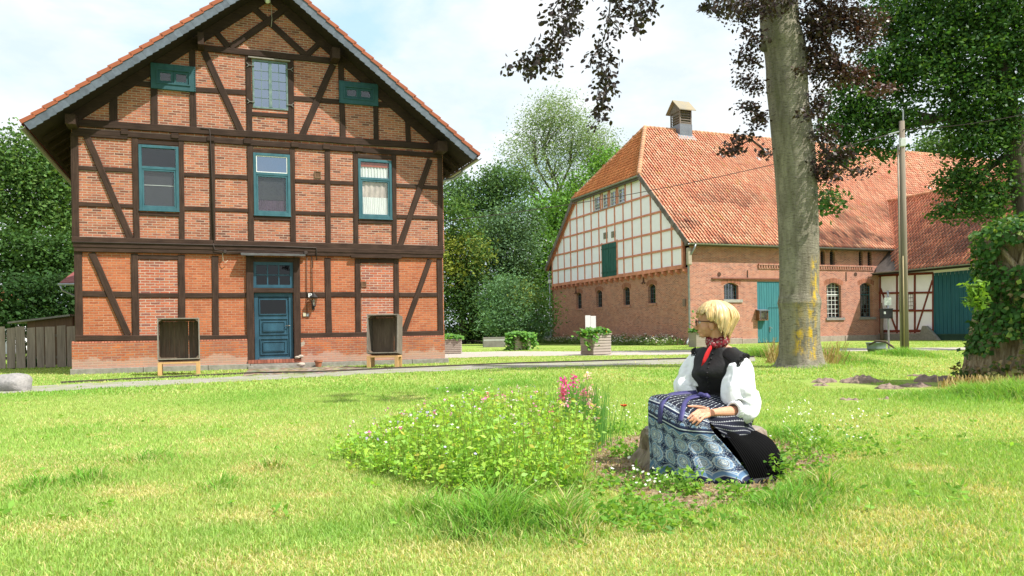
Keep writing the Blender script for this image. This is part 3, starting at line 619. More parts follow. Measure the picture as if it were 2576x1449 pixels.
def text(name, s, size, P, right, up, m, parent, align='CENTER', ext=.002):
    cu = bpy.data.curves.new(name, 'FONT'); cu.body = s; cu.size = size; cu.align_x = align; cu.align_y = 'CENTER'; cu.extrude = ext
    o = bpy.data.objects.new(name, cu); right = Vector(right); up = Vector(up); n = right.cross(up)
    me = None; o.matrix_world = Matrix((( right.x, up.x, n.x, P.x), (right.y, up.y, n.y, P.y), (right.z, up.z, n.z, P.z), (0, 0, 0, 1)))
    COL.objects.link(o); bpy.context.view_layer.update(); dg = bpy.context.evaluated_depsgraph_get(); me = bpy.data.meshes.new_from_object(o.evaluated_get(dg)); me.transform(o.matrix_world)
    me.transform(Matrix.Translation(-rootloc(parent))); bpy.data.objects.remove(o); o = bpy.data.objects.new(name, me); COL.objects.link(o); o.parent = parent
    if not me.materials: me.materials.append(m)
    else: me.materials[0] = m
    return o
text('number', '2', .115, hw((u0+u1)/2, (z0+z1)/2, WOFF-.064), UH, Z, iron, house)
u0, z0, u1, z1 = rect((762.3, 787, 769.5, 796), WOFF-.04); MB().box(hw(u0, z0, WOFF-.04), UH*(u1-u0), VH*.04, Z*(z1-z0)).build('doorbell', MAT('cream_plastic', (.6, .55, .38), .2, 20, .5), house, bevel=.005)
u0, z0, u1, z1 = rect((771.3, 789, 777.5, 796), WOFF-.05); MB().box(hw(u0, z0, WOFF-.05), UH*(u1-u0), VH*.05, Z*(z1-z0)).build('switch_box', MAT('grey_plastic', (.42, .44, .46), .15, 20, .5), house, bevel=.005)
mb = MB(); c = hp(674, 2, -.1); mb.lathe(c, [(.03, -.09), (.075, -.04), (.085, .05), (.05, .09)], 12, (VH*-.7+UH*-.5+Z*-.4).normalized()); mb.tube([c, c+Z*.12+VH*.15], .02, 6); mb.build('floodlight', white, house, smooth=True)
wire('cable', [(679, -4), (683, 20), (684, 50), (682, 68)], .01, .03, MAT('pale_cord', (.4, .36, .32), .2, 8))
# ---------------------------------------------------------------- barn with hipped gable
UB, VB = frame_at(22.)
KB = gnd(1738, 868)
def bw(u, v, z): return KB+UB*u+VB*v+Z*z
def bg(px, py, u=0.):                      # on the gable -> v, z
    q = hit(px, py, KB+UB*u, UB)-KB; return q.dot(VB), q.z
def bs(px, py, v=0.):                      # on the side wall -> u, z
    q = hit(px, py, KB+VB*v, VB)-KB; return q.dot(UB), q.z
brick_barn = BRICK('barn_brick', [(.4, .145, .095), (.52, .19, .12), (.28, .105, .08), (.56, .23, .155), (.46, .16, .1)], (.54, .41, .34), bw=.24, rh=.077, ms=.012, patch=(.46, .19, .11), patch_scale=.35)
plaster = MAT('white_plaster', (.88, .84, .93), .05, 2.2, .9, .2, .01, c2=(.83, .79, .87))
redwood = TIMBER('red_timber', (.6, .23, .155), (.68, .3, .21))
oxred = TIMBER('oxblood_timber', (.16, .035, .025), (.22, .055, .04))
green_p = MAT('dark_green_paint', (.01, .1, .085), .3, 6, .45, .15, .004, (1, 1, .3)); teal2 = MAT('barn_teal_paint', (.035, .17, .2), .35, 4, .6, .2, .006, (5, 5, .4), (.06, .22, .25))
btile = MAT('barn_tiles', (1, 1, 1), .22, 2.5, .8, .15, .01, attr=True)
fascia = MAT('grey_brown_boards', (.15, .125, .115), .3, 5, .8)
bglass = GLASS('barn_glass', .16, (.3, .34, .36), .05)
iron2 = MAT('iron_bars', (.1, .13, .14), .3, 9, .6); rust = MAT('rusty_iron', (.1, .05, .035), .3, 9, .8)
barn = thing('brick_barn', 'long brick barn with white panelled gable and orange hipped tile roof', 'barn', KB)
BW_, EZ, EO, BT = 20.6, 6.42, .45, math.tan(R(43.3)); RV = BW_/2; RZ = EZ+(RV+EO)*BT; BL = 62.
HZ = 11.72; HV = (HZ-EZ)/BT-EO; GO = -.4      # hip eave height, its v, verge overhang
SILL = 4.93; GU = -.2
ridge0 = bs(1622, 307, RV)[0]
zt = lambda v: EZ+(min(v, BW_-v)+EO)*BT-.15
# gable: brick below, plaster above
mb = MB(); mb.uvf = lambda p: ((p-KB).dot(VB)+(p-KB).dot(UB), p.z)
GW = [(1453, 743, 1468, 776), (1504, 738, 1519.5, 772), (1571.5, 729.5, 1590, 767), (1634, 722.5, 1655.5, 761)]
gh = []
for x0, y0, x1, y1 in GW:
    (va, za), (vb, zb) = bg(x0, y0, .12), bg(x1, y1, .12); vm = (va+vb)/2; zc = 2.82; hv = .47
    gh.append((vm-hv+.06, zc, vm+hv+.06, zc+1.32))
strips(mb, lambda v, z, o: bw(o, v, z), 0, [(0, SILL), (BW_, SILL)], gh, .3)
SH = []
def spx(r, v=0.): (a, zb), (b, za) = bs(r[0], r[1], v), bs(r[2], r[3], v); return a, za, b, zb
win_s = [spx((1821, 711, 1858, 753)), spx((2079, 711.5, 2117, 798.5)), spx((2163, 711.5, 2195, 797))]
slots = [spx((2064, 627, 2076, 670)), spx((2087, 627, 2101, 670)), spx((2160, 628, 2171, 671)), spx((2182, 628, 2194, 671))]
door_s = spx((1904, 708, 1985, 867))
mb.uvf = lambda p: ((p-KB).dot(UB)+(p-KB).dot(VB), p.z)
strips(mb, lambda u, z, o: bw(u, o, z), 0, [(0, EZ-.05), (BL, EZ-.05)], win_s+slots+[(door_s[0], 0, door_s[2], door_s[3])], .3)
mb.box(bw(0, BW_-.3, 0), UB*BL, VB*.3, Z*EZ); mb.box(bw(BL, 0, 0), UB*.3, VB*BW_, Z*EZ)
barn_wall = mb.build('wall', brick_barn, barn, uv=True)
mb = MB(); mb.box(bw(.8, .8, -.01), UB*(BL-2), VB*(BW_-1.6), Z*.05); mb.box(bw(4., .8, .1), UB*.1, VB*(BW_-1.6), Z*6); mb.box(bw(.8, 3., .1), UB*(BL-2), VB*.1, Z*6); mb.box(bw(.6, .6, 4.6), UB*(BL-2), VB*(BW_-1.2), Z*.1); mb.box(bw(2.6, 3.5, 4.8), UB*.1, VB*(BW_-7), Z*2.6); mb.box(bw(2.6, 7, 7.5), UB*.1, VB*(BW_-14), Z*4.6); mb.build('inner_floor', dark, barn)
V0, V1 = .46, BW_-.46
aw = [(1493.6, 495, 1509, 531), (1515, 487.7, 1528.5, 524), (1533.6, 479.5, 1548.5, 518), (1554, 473, 1571, 511.6)]
ah = []
for r in aw: (va, za), (vb, zb) = bg(r[0], r[1], GU), bg(r[2], r[3], GU); ah.append((min(va, vb), 10.28, max(va, vb), 11.32))
(va, za), (vb, zb) = bg(1514, 614.7, GU), bg(1551.5, 701, GU); hatch = (vb, SILL+.12, va, (za+bg(1551.5, 609, GU)[1])/2)
mb = MB(); mb.uvf = lambda p: ((p-KB).dot(VB), p.z)
zg = lambda v: min(zt(v), HZ-.05)
kn = sorted([V0, HV-.1, BW_-HV+.1, V1]); strips(mb, lambda v, z, o: bw(GU+.05+o, v, z), SILL, [(v, zg(v)) for v in kn], ah+[hatch], .2)
mb.build('plaster_wall', plaster, barn)
RI = [0]
def btim(name, a, b, wd, proud=.045, m=None, plane='g', th=.16):
    """timber on the gable ('g': (v,z)) or a side plane given as a function"""
    RI[0] += 1; pr = proud+(RI[0] % 5)*.004; f = (lambda x, z, o: bw(GU+.05+o, x, z)) if plane == 'g' else plane
    d = Vector((b[0]-a[0], b[1]-a[1])); L = d.length; d /= L; n = Vector((-d.y, d.x)); k = max(2, int(L/.6)); mb = MB(); uu = []; rings = []; su_ = random.uniform(0, 40)
    for i in range(k+1):
        c = Vector(a)+d*L*i/k; w1 = wd/2*random.uniform(.88, 1.1); w2 = wd/2*random.uniform(.88, 1.1); ring = []
        for w_, o_ in ((-w2, -pr), (w1, -pr), (w1, th), (-w2, th)): ring.append(f(c.x+n.x*w_, c.y+n.y*w_, o_)); uu.append((su_+L*i/k, w_+o_+su_))
        rings.append(ring)
    mb.loft(rings); mb.u = uu; return mb.build(name, m or redwood, barn, uv=True)
nb = 16; pv = [V0+(V1-V0)*i/nb for i in range(nb+1)]
rails = [SILL+.06, 6.24, 7.53, 8.86, 10.18]
for i, v in enumerate(pv):
    v_ = v+(.06 if i == 0 else -.06 if i == nb else 0); top = min(zt(v_)-.05, HZ-.2)
    segs = [(SILL+.1, top)]
    for h in ah: segs = [q for s0, s1 in segs for q in ([(s0, h[1]), (h[3], s1)] if h[0] < v_ < h[2] and s0 < h[1] else [(s0, s1)])]
    if hatch[0] < v_ < hatch[2]: segs = [(hatch[3], top)] if not any(h[0] < v_ < h[2] for h in ah) else [(hatch[3], 10.2)]
    for s0, s1 in segs: 
        if s1-s0 > .25: btim('post', (v_, s0), (v_, s1), .135 if 0 < i < nb else .18, .03)
for j, z in enumerate(rails):
    va = max(V0, (z-EZ+.15)/BT-EO+.1); spans = [(va, BW_-va)]
    if j in (1,): spans = [(va, hatch[0]), (hatch[2], BW_-va)]
    for s0, s1 in spans: btim('rail' if j else 'sill_beam', (s0, z), (s1, z), .14 if j else .24, .05)
for v in (hatch[0]-.07, hatch[2]+.07): btim('post', (v, SILL+.1), (v, hatch[3]+.15), .15, .034)
for h in ah:
    for v in (h[0]-.07, h[2]+.07): btim('window_post', (v, 10.2), (v, HZ-.15), .13, .036)
for sg in (0, 1):
    f = (lambda v: v) if not sg else (lambda v: BW_-v)
    btim('rafter', (f(V0+.02), zt(V0)-.12), (f(HV), HZ-.28), .2, .07)
# joist ends under the sill
for i in range(26):
    v = .35+(BW_-.7)*i/25; mb = MB(); mb.prism([bw(GU-.06, v-.09, SILL-.08), bw(GU-.06, v-.09, SILL-.24), bw(.05, v-.09, SILL-.42), bw(.05, v-.09, SILL-.08)], VB*.18); mb.uvf = None; mb.build('joist_end', redwood, barn, uv=True)
# hatch
v0, z0, v1, z1 = hatch
for a, b in ((v0, (v0+v1)/2-.015), ((v0+v1)/2+.015, v1)):
    mb = MB(); n = 5
    for k in range(n): mb.box(bw(GU-.03+.008*(k % 2), a+(b-a)*k/n+.004, z0), UB*.05, VB*((b-a)/n-.008), Z*(z1-z0))
    hd = mb.build('loft_hatch', green_p, barn)
    mb = MB()
    for zz in (z0+.3, z1-.4): mb.box(bw(GU-.06, a-.05 if a == v0 else a+.15, zz), UB*.028, VB*(b-a-.1), Z*.07)
    mb.build('hinge', MAT('green_iron', (.01, .07, .06), .2, 9, .5), hd)
def bwin(fn, r, bars, mats, arch=.16, depth=.2, white_cells=(), open_top=False):
    """iron or wooden window in a hole: fn(x,z,depth)"""
    x0, z0, x1, z1 = r; mb = MB(); w_ = .045
    def bx(a, b, c, d_, o, th=.05):
        p = [fn(a, c, o), fn(b, c, o), fn(b, c, o+th), fn(a, c, o+th), fn(a, d_, o), fn(b, d_, o), fn(b, d_, o+th), fn(a, d_, o+th)]; mb.hexa(p)
    bx(x0, x0+w_, z0, z1, depth); bx(x1-w_, x1, z0, z1, depth); bx(x0+w_, x1-w_, z0, z0+w_, depth); bx(x0+w_, x1-w_, z1-w_, z1, depth)
    wn = mb.build('window', mats[0], barn); mb = MB(); nx, nz = bars
    for k in range(1, nx): x = x0+(x1-x0)*k/nx; bx(x-.014, x+.014, z0+w_, z1-w_, depth+.006, .03)
    for k in range(1, nz): z = z0+(z1-z0)*k/nz; bx(x0+w_, x1-w_, z-.014, z+.014, depth+.009, .03)
    mb.build('glazing_bar', mats[1], wn); mb = MB(); bx(x0+w_, x1-w_, z0+w_, z1-w_, depth+.045, .006); mb.build('pane', mats[2], wn)
    if arch:
        n = 8; pts = [(x0+(x1-x0)*k/n, z1-arch*(2*k/n-1)**2) for k in range(n+1)]; mb = MB(); mb.uvf = lambda p: ((p-KB).dot(UB)+(p-KB).dot(VB), p.z)
        for (a, za), (b, zb) in zip(pts, pts[1:]): mb.hexa([fn(a, za, .004), fn(b, zb, .004), fn(b, zb, depth+.1), fn(a, za, depth+.1), fn(a, z1+.01, .004), fn(b, z1+.01, .004), fn(b, z1+.01, depth+.1), fn(a, z1+.01, depth+.1)])
        mb.build('arch_fill', brick_barn, wn, uv=True)
        mb = MB(); n = 15; L = x1-x0+.36
        for k in range(n):
            t0, t1 = k/n, (k+.86)/n; f = lambda t_, e: (x0-.18+L*t_*(1)+(t_-.5)*e*.25, z1+.015-arch*(2*t_-1)**2+e)
            c = random.uniform(.7, 1.2); mb.cc = (c, c, c)
            (a, za), (b, zb), (c_, zc), (d_, zd) = f(t0, 0), f(t1, 0), f(t1, .3), f(t0, .3)
            mb.hexa([fn(a, za, -.012), fn(b, zb, -.012), fn(b, zb, .05), fn(a, za, .05), fn(d_, zd, -.012), fn(c_, zc, -.012), fn(c_, zc, .05), fn(d_, zd, .05)])
        mb.build('brick_arch', arch_m, wn, col=True)
    return wn
arch_m = MAT('arch_brick', (.42, .17, .105), .3, 9, .9, .3, .01, attr=True)
cstone = MAT('pale_concrete_sill', (.42, .4, .36), .25, 8, .9)
for h in gh:
    wn = bwin(lambda x, z, o: bw(o, x, z), h, (3, 4), (iron2, iron2, bglass), .2, .2)
    mb = MB(); mb.uvf = lambda p: (p.z*1.02, (p-KB).dot(VB)); mb.box(bw(-.05, h[0]-.12, h[1]-.16), UB*.2, VB*(h[2]-h[0]+.24), Z*.155); mb.build('sill', brick_barn, wn, uv=True)
for h in ah:
    wn = bwin(lambda x, z, o: bw(GU+.05+o, x, z), h, (3, 4), (white, white, glass_sky), 0, .03)
    MB().box(bw(GU-.06, h[0]-.1, h[1]-.1), UB*.14, VB*(h[2]-h[0]+.2), Z*.06).build('sill', MAT('grey_sill', (.3, .32, .34), .2, 8), wn)
fs = lambda x, z, o: bw(x, o, z)
wn = bwin(fs, win_s[0], (5, 4), (teal, iron2, bglass), .18, .22); h = win_s[0]
MB().box(bw(h[0]-.1, -.06, h[1]-.2), UB*(h[2]-h[0]+.4), VB*.2, Z*.19).build('sill', cstone, wn)
for i, h in enumerate(win_s[1:]):
    wn = bwin(fs, h, (4, 8), (teal, iron2 if i else white, bglass), .2, .22); MB().box(bw(h[0]-.1, -.08, h[1]-.18), UB*(h[2]-h[0]+.35), VB*.25, Z*.17).build('sill', MAT('grey_sill_stone', (.3, .28, .26), .3, 8, .9), wn)
    mb = MB(); mb.box(bw(h[0]+.05, .2, h[1]+1.55), UB*(h[2]-h[0]-.1), VB*.03, Z*.06); mb.build('transom_bar', white if i == 0 else teal, wn)
for s in slots:
    wn = bwin(fs, s, (1, 2), (rust, rust, GLASS('slot_glass', .02, (.05, .05, .05))), .25, .25)
    mb = MB()
    for k in range(8): z = s[1]+(s[3]-s[1])*(k+.3)/8; mb.hexa([bw(s[0], .12, z), bw(s[2], .12, z), bw(s[2], .24, z+.07), bw(s[0], .24, z+.07), bw(s[0], .12, z+.03), bw(s[2], .12, z+.03), bw(s[2], .24, z+.1), bw(s[0], .24, z+.1)])
    mb.build('louvre', MAT('dark_louvre', (.06, .05, .045), .3, 9), wn)
# cornice of dentils, beam ledges, ties
mb = MB(); mb.uvf = lambda p: ((p-KB).dot(UB), p.z)
ua = bs(1907, 672)[0]; ub = bs(2197, 674)[0]; zc = bs(2100, 672)[1]
mb.box(bw(ua, -.1, zc+.04), UB*(ub-ua), VB*.12, Z*.09)
k = ua
while k < ub-.1: mb.box(bw(k, -.08, zc-.14), UB*.1, VB*.1, Z*.18); k += .21
mb.box(bw(ua, -.05, zc-.2), UB*(ub-ua), VB*.06, Z*.06); mb.build('brick_cornice', brick_barn, barn, uv=True)
ua, zc = bs(1790, 700); mb = MB(); mb.box(bw(ua, -.1, zc-.04), UB*(bs(1990, 700)[0]-ua), VB*.1, Z*.09); mb.build('door_rail', MAT('red_brown_rail', (.26, .1, .07), .3, 6, .8), barn)
for x, y0, y1 in ((1880, 680, 698), (2128, 684, 707)):
    u0, z1 = bs(x, y0); z0 = bs(x, y1)[1]; MB().box(bw(u0-.03, -.04, z0), UB*.06, VB*.05, Z*(z1-z0)).build('wall_anchor', rust, barn)
for x in (1809, 2152): 
    u0, z0 = bs(x, 690); MB().lathe(bw(u0, .0, z0), [(.1, -.02), (.14, -.02), (.14, .03), (.1, .03), (.1, .01), (.01, .01)], 14, VB).build('round_vent', rust, barn)
for x, y in ((1450, 733), (1620, 707)):
    v0, z0 = bg(x, y, 0); mb = MB(); mb.tube([bw(-.05, v0, z0+.5), bw(-.06, v0, z0)], .035, 6)
    for sg in (-1, 1): mb.tube([bw(-.06, v0, z0+.02), bw(-.06, v0+sg*.16, z0-.2), bw(-.06, v0+sg*.24, z0-.12)], .03, 6)
    mb.build('wall_anchor', rust, barn)
for r in ((1517, 586, 1527.5, 599.5), (1536.5, 583, 1547.5, 596)):
    (va, za), (vb, zb) = bg(r[0], r[1], GU), bg(r[2], r[3], GU); MB().box(bw(GU+.02, vb, zb), UB*.04, VB*(va-vb), Z*(za-zb)).build('stone_plaque', MAT('carved_stone', (.34, .32, .27), .6, 6, .9, .9, .05), barn)
# teal gate
mb = MB(); x0, z0, x1, z1 = door_s; n = 26
for k in range(n): mb.box(bw(x0+(x1-x0)*k/n+.005, .02+.012*(k % 2), .04), UB*((x1-x0)/n-.01), VB*.05, Z*(z1-.05))
gate = mb.build('gate', teal2, barn)
(wa, wz), (wb, _) = bs(1933, 776), bs(1966, 776); mb = MB()
mb.box(bw(wa-.02, .005, .05), UB*.03, VB*.02, Z*(wz)); mb.box(bw(wa-.02, .005, wz+.04), UB*(wb-wa), VB*.02, Z*.04); mb.box(bw(wa+.9, -.0, wz-.62), UB*.5, VB*.02, Z*.08); mb.build('wicket_door', MAT('darker_teal_trim', (.03, .13, .15), .2, 6), gate)  # darker teal strips drawing the wicket door outline
hu, hz = bs(1937, 828); mb = MB(); mb.cbox(bw(hu, -.0, hz), .06, .02, .36, (UB, VB, Z)); mb.tube([bw(hu, -.01, hz+.1), bw(hu, -.06, hz+.1), bw(hu+.16, -.07, hz+.06)], .018, 6); mb.build('handle', metal, gate)
# foundation stones along the side
for a, b in ((.3, door_s[0]-.1), (door_s[2]+.1, bs(2212, 850)[0])):
    mb = MB(); x = a
    while x < b: 
        l = random.uniform(1, 2); e = min(x+l, b); mb.box(bw(x+.01, -.1-random.uniform(0, .03), -.1), UB*(e-x-.02), VB*.3, Z*random.uniform(.42, .5)); x += l
    mb.build('stone_base', MAT('pale_foundation', (.4, .33, .28), .3, 5, .9, .4, .02), barn, bevel=.02)
# --- roof
pal = [(.84, .4, .25), (.88, .43, .27), (.8, .33, .2), (.83, .39, .25), (.88, .5, .33), (.76, .29, .18)]
def stain(seed, dark_lo=7.5):
    def f(c, x, y):
        s = fbm(x*.35+y*.25, y*.5-x*.12, seed, 4); d = np.clip((s-.47)*5, 0, 1)*np.clip(1.3-y/dark_lo, .08, 1)
        d = d*rng.uniform(.3, 1, len(x)); c = c*(1-d[:, None])+np.array((.15, .055, .04))*d[:, None]
        k = rng.random(len(x)) < .02; c[k] = (.68, .36, .17); return c
    return f
SLB = (RV+EO)/math.cos(math.atan(BT)); cs, ss = math.cos(math.atan(BT)), math.sin(math.atan(BT))
hipdir = Vector((0, 0, 0)); hu0 = GO; hd_h = ridge0-hu0; hip_sl = (RZ-HZ)/hd_h
def keep_s(x, y):       # x from u=GO-.02 ; y along the slope
    u = GO+x; z = EZ+y*ss; return (z < HZ+.1) | (u > hu0+(z-HZ)/hip_sl)
pantiles('roof', bw(GO, -EO, EZ), UB, VB*cs+Z*ss, BL+1, SLB+.05, btile, barn, keep_s, .25, .36, pal, stain(3))
pantiles('roof', bw(GO, BW_+EO, EZ), UB, -VB*cs+Z*ss, BL+1, SLB+.05, btile, barn, keep_s, .5, .7, pal, stain(4), seg=3)
hl = math.hypot(hd_h, RZ-HZ); hcs = hd_h/hl; hss = (RZ-HZ)/hl
def keep_h(x, y): z = HZ+y*hss; vv = (z-EZ)/BT-EO; v = HV-.1+x; return (v > vv) & (v < BW_-vv)
pantiles('hip_roof', bw(hu0-.05, HV-.1, HZ-.02), VB, UB*hcs+Z*hss, BW_-2*HV+.2, hl, btile, barn, keep_h, .22, .34, [(.8, .28, .1), (.84, .32, .12), (.74, .25, .09)], None)
# backing boards so that no light leaks
mb = MB(); a = -.1
mb.add([bw(GO+.05, -EO, EZ-.08), bw(BL+.5, -EO, EZ-.08), bw(BL+.5, RV, RZ-.1), bw(ridge0, RV, RZ-.1), bw(GO+.05, HV, HZ-.1), bw(GO+.05, BW_+EO, EZ-.08), bw(BL+.5, BW_+EO, EZ-.08), bw(GO+.05, BW_-HV, HZ-.1)], [(0, 1, 2, 3, 4), (5, 7, 3, 2, 6), (4, 3, 7)])
mb.build('roof_boards', fascia, barn)
# ridge and hip caps
def caps(name, a, b, r=.16, n_=None, m=None):
    a, b = Vector(a), Vector(b); L = (b-a).length; n = n_ or int(L/.38); d = (b-a)/n; mb = MB()
    for k in range(n):
        c = random.uniform(.8, 1.15); mb.cc = (c, c, c*.95); mb.tube([a+d*k, a+d*(k+1.06)], [r*1.08, r*.92], 10)
    return mb.build(name, m or cap_m, barn, col=True, smooth=True)
cap_m = MAT('ridge_caps', (.56, .25, .14), .3, 4, .8, .2, .01, attr=True, c2=(.5, .3, .19))
caps('ridge_tile', bw(ridge0, RV, RZ+.03), bw(BL, RV, RZ+.03), .15)
caps('hip_tile', bw(hu0-.02, HV, HZ+.02), bw(ridge0, RV, RZ+.06), .17); caps('hip_tile', bw(hu0-.02, BW_-HV, HZ+.02), bw(ridge0, RV, RZ+.06), .15)
# verge boards with grey tiles, gutters
for sg in (0, 1):
    f = (lambda v: v) if not sg else (lambda v: BW_-v)
    mb = MB(); n = 20; L0 = Vector((-EO, EZ)); L1 = Vector((HV, HZ)); nn = Vector((-ss, cs))
    for k in range(n):
        p = L0+(L1-L0)*k/n; q = L0+(L1-L0)*(k+1.03)/n; c = random.uniform(.75, 1.2); mb.cc = (c, c, c); o_ = GO-.06-(k % 2)*.012
        pts = [p-nn*.26, q-nn*.22, q+nn*.12, p+nn*.09]; mb.prism([bw(o_, f(t_.x), t_.y) for t_ in pts], UB*.05)
    mb.build('verge_tile', MAT('grey_verge', (.2, .165, .15), .3, 6, .8, attr=True), barn, col=True)
    mb = MB(); mb.prism([bw(GO, f(t_.x), t_.y) for t_ in (L0-nn*.16, L1-nn*.16, L1-nn*.08, L0-nn*.08)], UB*(GU-GO+.05)); mb.build('soffit', redwood, barn, uv=True)
def gutter(a, b, side, r=.09, par=None):
    a, b, side = Vector(a), Vector(b), Vector(side); mb = MB()
    mb.loft([[p+side*math.cos(t_)*r+Z*math.sin(t_)*r for t_ in [PI+PI*i/7 for i in range(8)]]+[p+side*math.cos(t_)*r*.85+Z*math.sin(t_)*r*.85 for t_ in [2*PI-PI*i/7 for i in range(8)]] for p in (a, a*.5+b*.5, b)])
    return mb.build('gutter', metal, par or barn)
gutter(bw(hu0-.14, HV-.1, HZ-.06), bw(hu0-.14, BW_-HV+.1, HZ-.06), UB, .1); gutter(bw(GO, -EO-.09, EZ-.05), bw(bs(2249, 625)[0]+.3, -EO-.09, EZ-.05), VB)
mb = MB(); mb.box(bw(hu0-.04, HV, HZ-.3), UB*.12, VB*(BW_-2*HV), Z*.24); mb.box(bw(GO, -EO+.02, EZ-.16), UB*17, VB*EO, Z*.06); mb.build('fascia', fascia, barn)
for sg, foot in ((0, True), (1, False)):
    f = (lambda v: v) if not sg else (lambda v: BW_-v); y = -.16
    mb = MB(); mb.tube([bw(.1, f(-EO-.1), EZ-.1), bw(.0, f(-EO-.1), EZ-.35), bw(-.1, f(-.3), EZ-.75), bw(-.15, f(-.12), EZ-1.1), bw(-.15, f(-.12), 1.0), bw(-.15, f(-.12), .55), bw(-.4, f(-.2), .2), bw(-.5, f(-.3), .0)], .065, 10); mb.build('downpipe', metal, barn, smooth=True)
mb = MB(); p = bw(-.2, -.25, EZ-.85); mb.cbox(p, .3, .24, 1.1, (UB, VB, Z)); mb.build('outdoor_light', MAT('light_housing', (.42, .36, .28), .2, 8, .5), barn, bevel=.06)
mb = MB(); p = bg(1392, 715, GU); mb.cbox(bw(-.35, BW_-.3, 5.35), .25, .2, .3, (UB, VB, Z)); mb.build('security_camera', white, barn, bevel=.05)
mb = MB(); (va, za), (vb, zb) = bg(1719, 752), bg(1726, 770); mb.box(bw(-.07, vb, zb), UB*.07, VB*(va-vb), Z*(za-zb)); mb.build('meter_box', MAT('brown_meter_box', (.24, .16, .13), .2, 8), barn)
# louvred turret on the ridge
tu = bs(1712, 300, RV)[0]; tl_, tr2 = tu-.52, tu+.58
wood_g = MAT('weathered_grey_wood', (.24, .2, .165), .4, 4, .85, .3, .02, (4, 4, .6)); lead = MAT('lead_flashing', (.2, .22, .25), .25, 6, .45, metal=.3)
zb0 = RZ-.55; tz1 = bs(1712, 276, RV)[1]
mb = MB(); mb.box(bw(tl_-.02, RV-.68, zb0), UB*1.14, VB*1.36, Z*(.95)); tur = mb.build('turret', lead, barn)
mb = MB(); hb = zb0+.95
mb.box(bw(tl_, RV-.66, hb), UB*.1, VB*.1, Z*1.28); mb.box(bw(tr2-.1, RV-.66, hb), UB*.1, VB*.1, Z*1.28); mb.box(bw(tl_, RV+.56, hb), UB*.1, VB*.1, Z*1.28); mb.box(bw(tr2-.1, RV+.56, hb), UB*.1, VB*.1, Z*1.28)
mb.box(bw(tl_+.1, RV-.655, hb+1.12), UB*.9, VB*.08, Z*.16); mb.box(bw(tl_+.006, RV-.56, hb+1.), UB*.06, VB*1.12, Z*.4); mb.box(bw(tl_+.1, RV-.655, hb), UB*.9, VB*.08, Z*.08)
mb.box(bw(tl_+.1, RV-.5, hb), UB*.98, VB*1., Z*1.2)
mb.build('turret_post', wood_g, tur)
mb = MB()
for k in range(5):
    z = hb+.12+k*.2; mb.hexa([bw(tl_+.1, RV-.66, z), bw(tr2-.1, RV-.66, z), bw(tr2-.1, RV-.5, z+.1), bw(tl_+.1, RV-.5, z+.1), bw(tl_+.1, RV-.66, z+.04), bw(tr2-.1, RV-.66, z+.04), bw(tr2-.1, RV-.5, z+.14), bw(tl_+.1, RV-.5, z+.14)])
    if k < 4: mb.hexa([bw(tl_, RV-.55, z), bw(tl_+.14, RV-.55, z+.1), bw(tl_+.14, RV+.55, z+.1), bw(tl_, RV+.55, z), bw(tl_, RV-.55, z+.04), bw(tl_+.14, RV-.55, z+.14), bw(tl_+.14, RV+.55, z+.14), bw(tl_, RV+.55, z+.04)])
mb.build('louvre', wood_g, tur)
mb = MB(); e0 = hb+1.08; ez = hb+1.98
mb.add([bw(tl_-.22, RV-.95, e0), bw(tr2+.22, RV-.95, e0), bw(tr2+.22, RV, ez), bw(tl_-.22, RV, ez), bw(tl_-.22, RV+.95, e0), bw(tr2+.22, RV+.95, e0)]+[bw(tl_-.22, RV-.95, e0-.07), bw(tr2+.22, RV-.95, e0-.07), bw(tr2+.22, RV, ez-.08), bw(tl_-.22, RV, ez-.08), bw(tl_-.22, RV+.95, e0-.07), bw(tr2+.22, RV+.95, e0-.07)],
       [(0, 1, 2, 3), (3, 2, 5, 4), (6, 9, 8, 7), (9, 10, 11, 8), (0, 6, 7, 1), (4, 5, 11, 10), (0, 3, 9, 6), (3, 4, 10, 9), (1, 7, 8, 2), (2, 8, 11, 5)])
mb.build('turret_roof', MAT('lichen_board', (.27, .25, .21), .4, 1.6, .9, .3, .01, c2=(.33, .27, .17)), tur)
mb = MB(); mb.prism([bw(tl_-.16, RV-.15, e0-.1), bw(tl_-.16, RV+.75, e0-.1), bw(tl_-.16, RV+.02, ez-.15), ], UB*.06) if False else None
mb.prism([bw(tl_+.0, RV-.62, e0-.02), bw(tl_+.0, RV+.62, e0-.02), bw(tl_+.0, RV, ez-.12)], UB*.07); mb.build('turret_gable', wood_g, tur)
mb = MB(); mb.add([bw(tl_-.35, RV-1.05, RZ-.92), bw(tr2+.25, RV-1.05, RZ-.92), bw(tr2+.1, RV-.6, RZ-.4), bw(tl_-.15, RV-.6, RZ-.4)], [(0, 1, 2, 3)]); mb.build('flashing', lead, tur)
# small glass tiles in the roof
for x, y in ((1844, 398), (1907, 405), (2338, 478), (2380, 484), (1815, 397)):
    P = hit(x, y, bw(0, -EO, EZ), (-VB*ss+Z*cs)); d = VB*cs+Z*ss; nrm = -VB*ss+Z*cs
    MB().box(P+nrm*.06, UB*.25, d*.4, nrm*.04).build('roof_glass_tile', MAT('glass_tile', (.5, .55, .58), .2, 8, .2), barn)
for x, y in ((2440, 480), (2595, 480)): pass
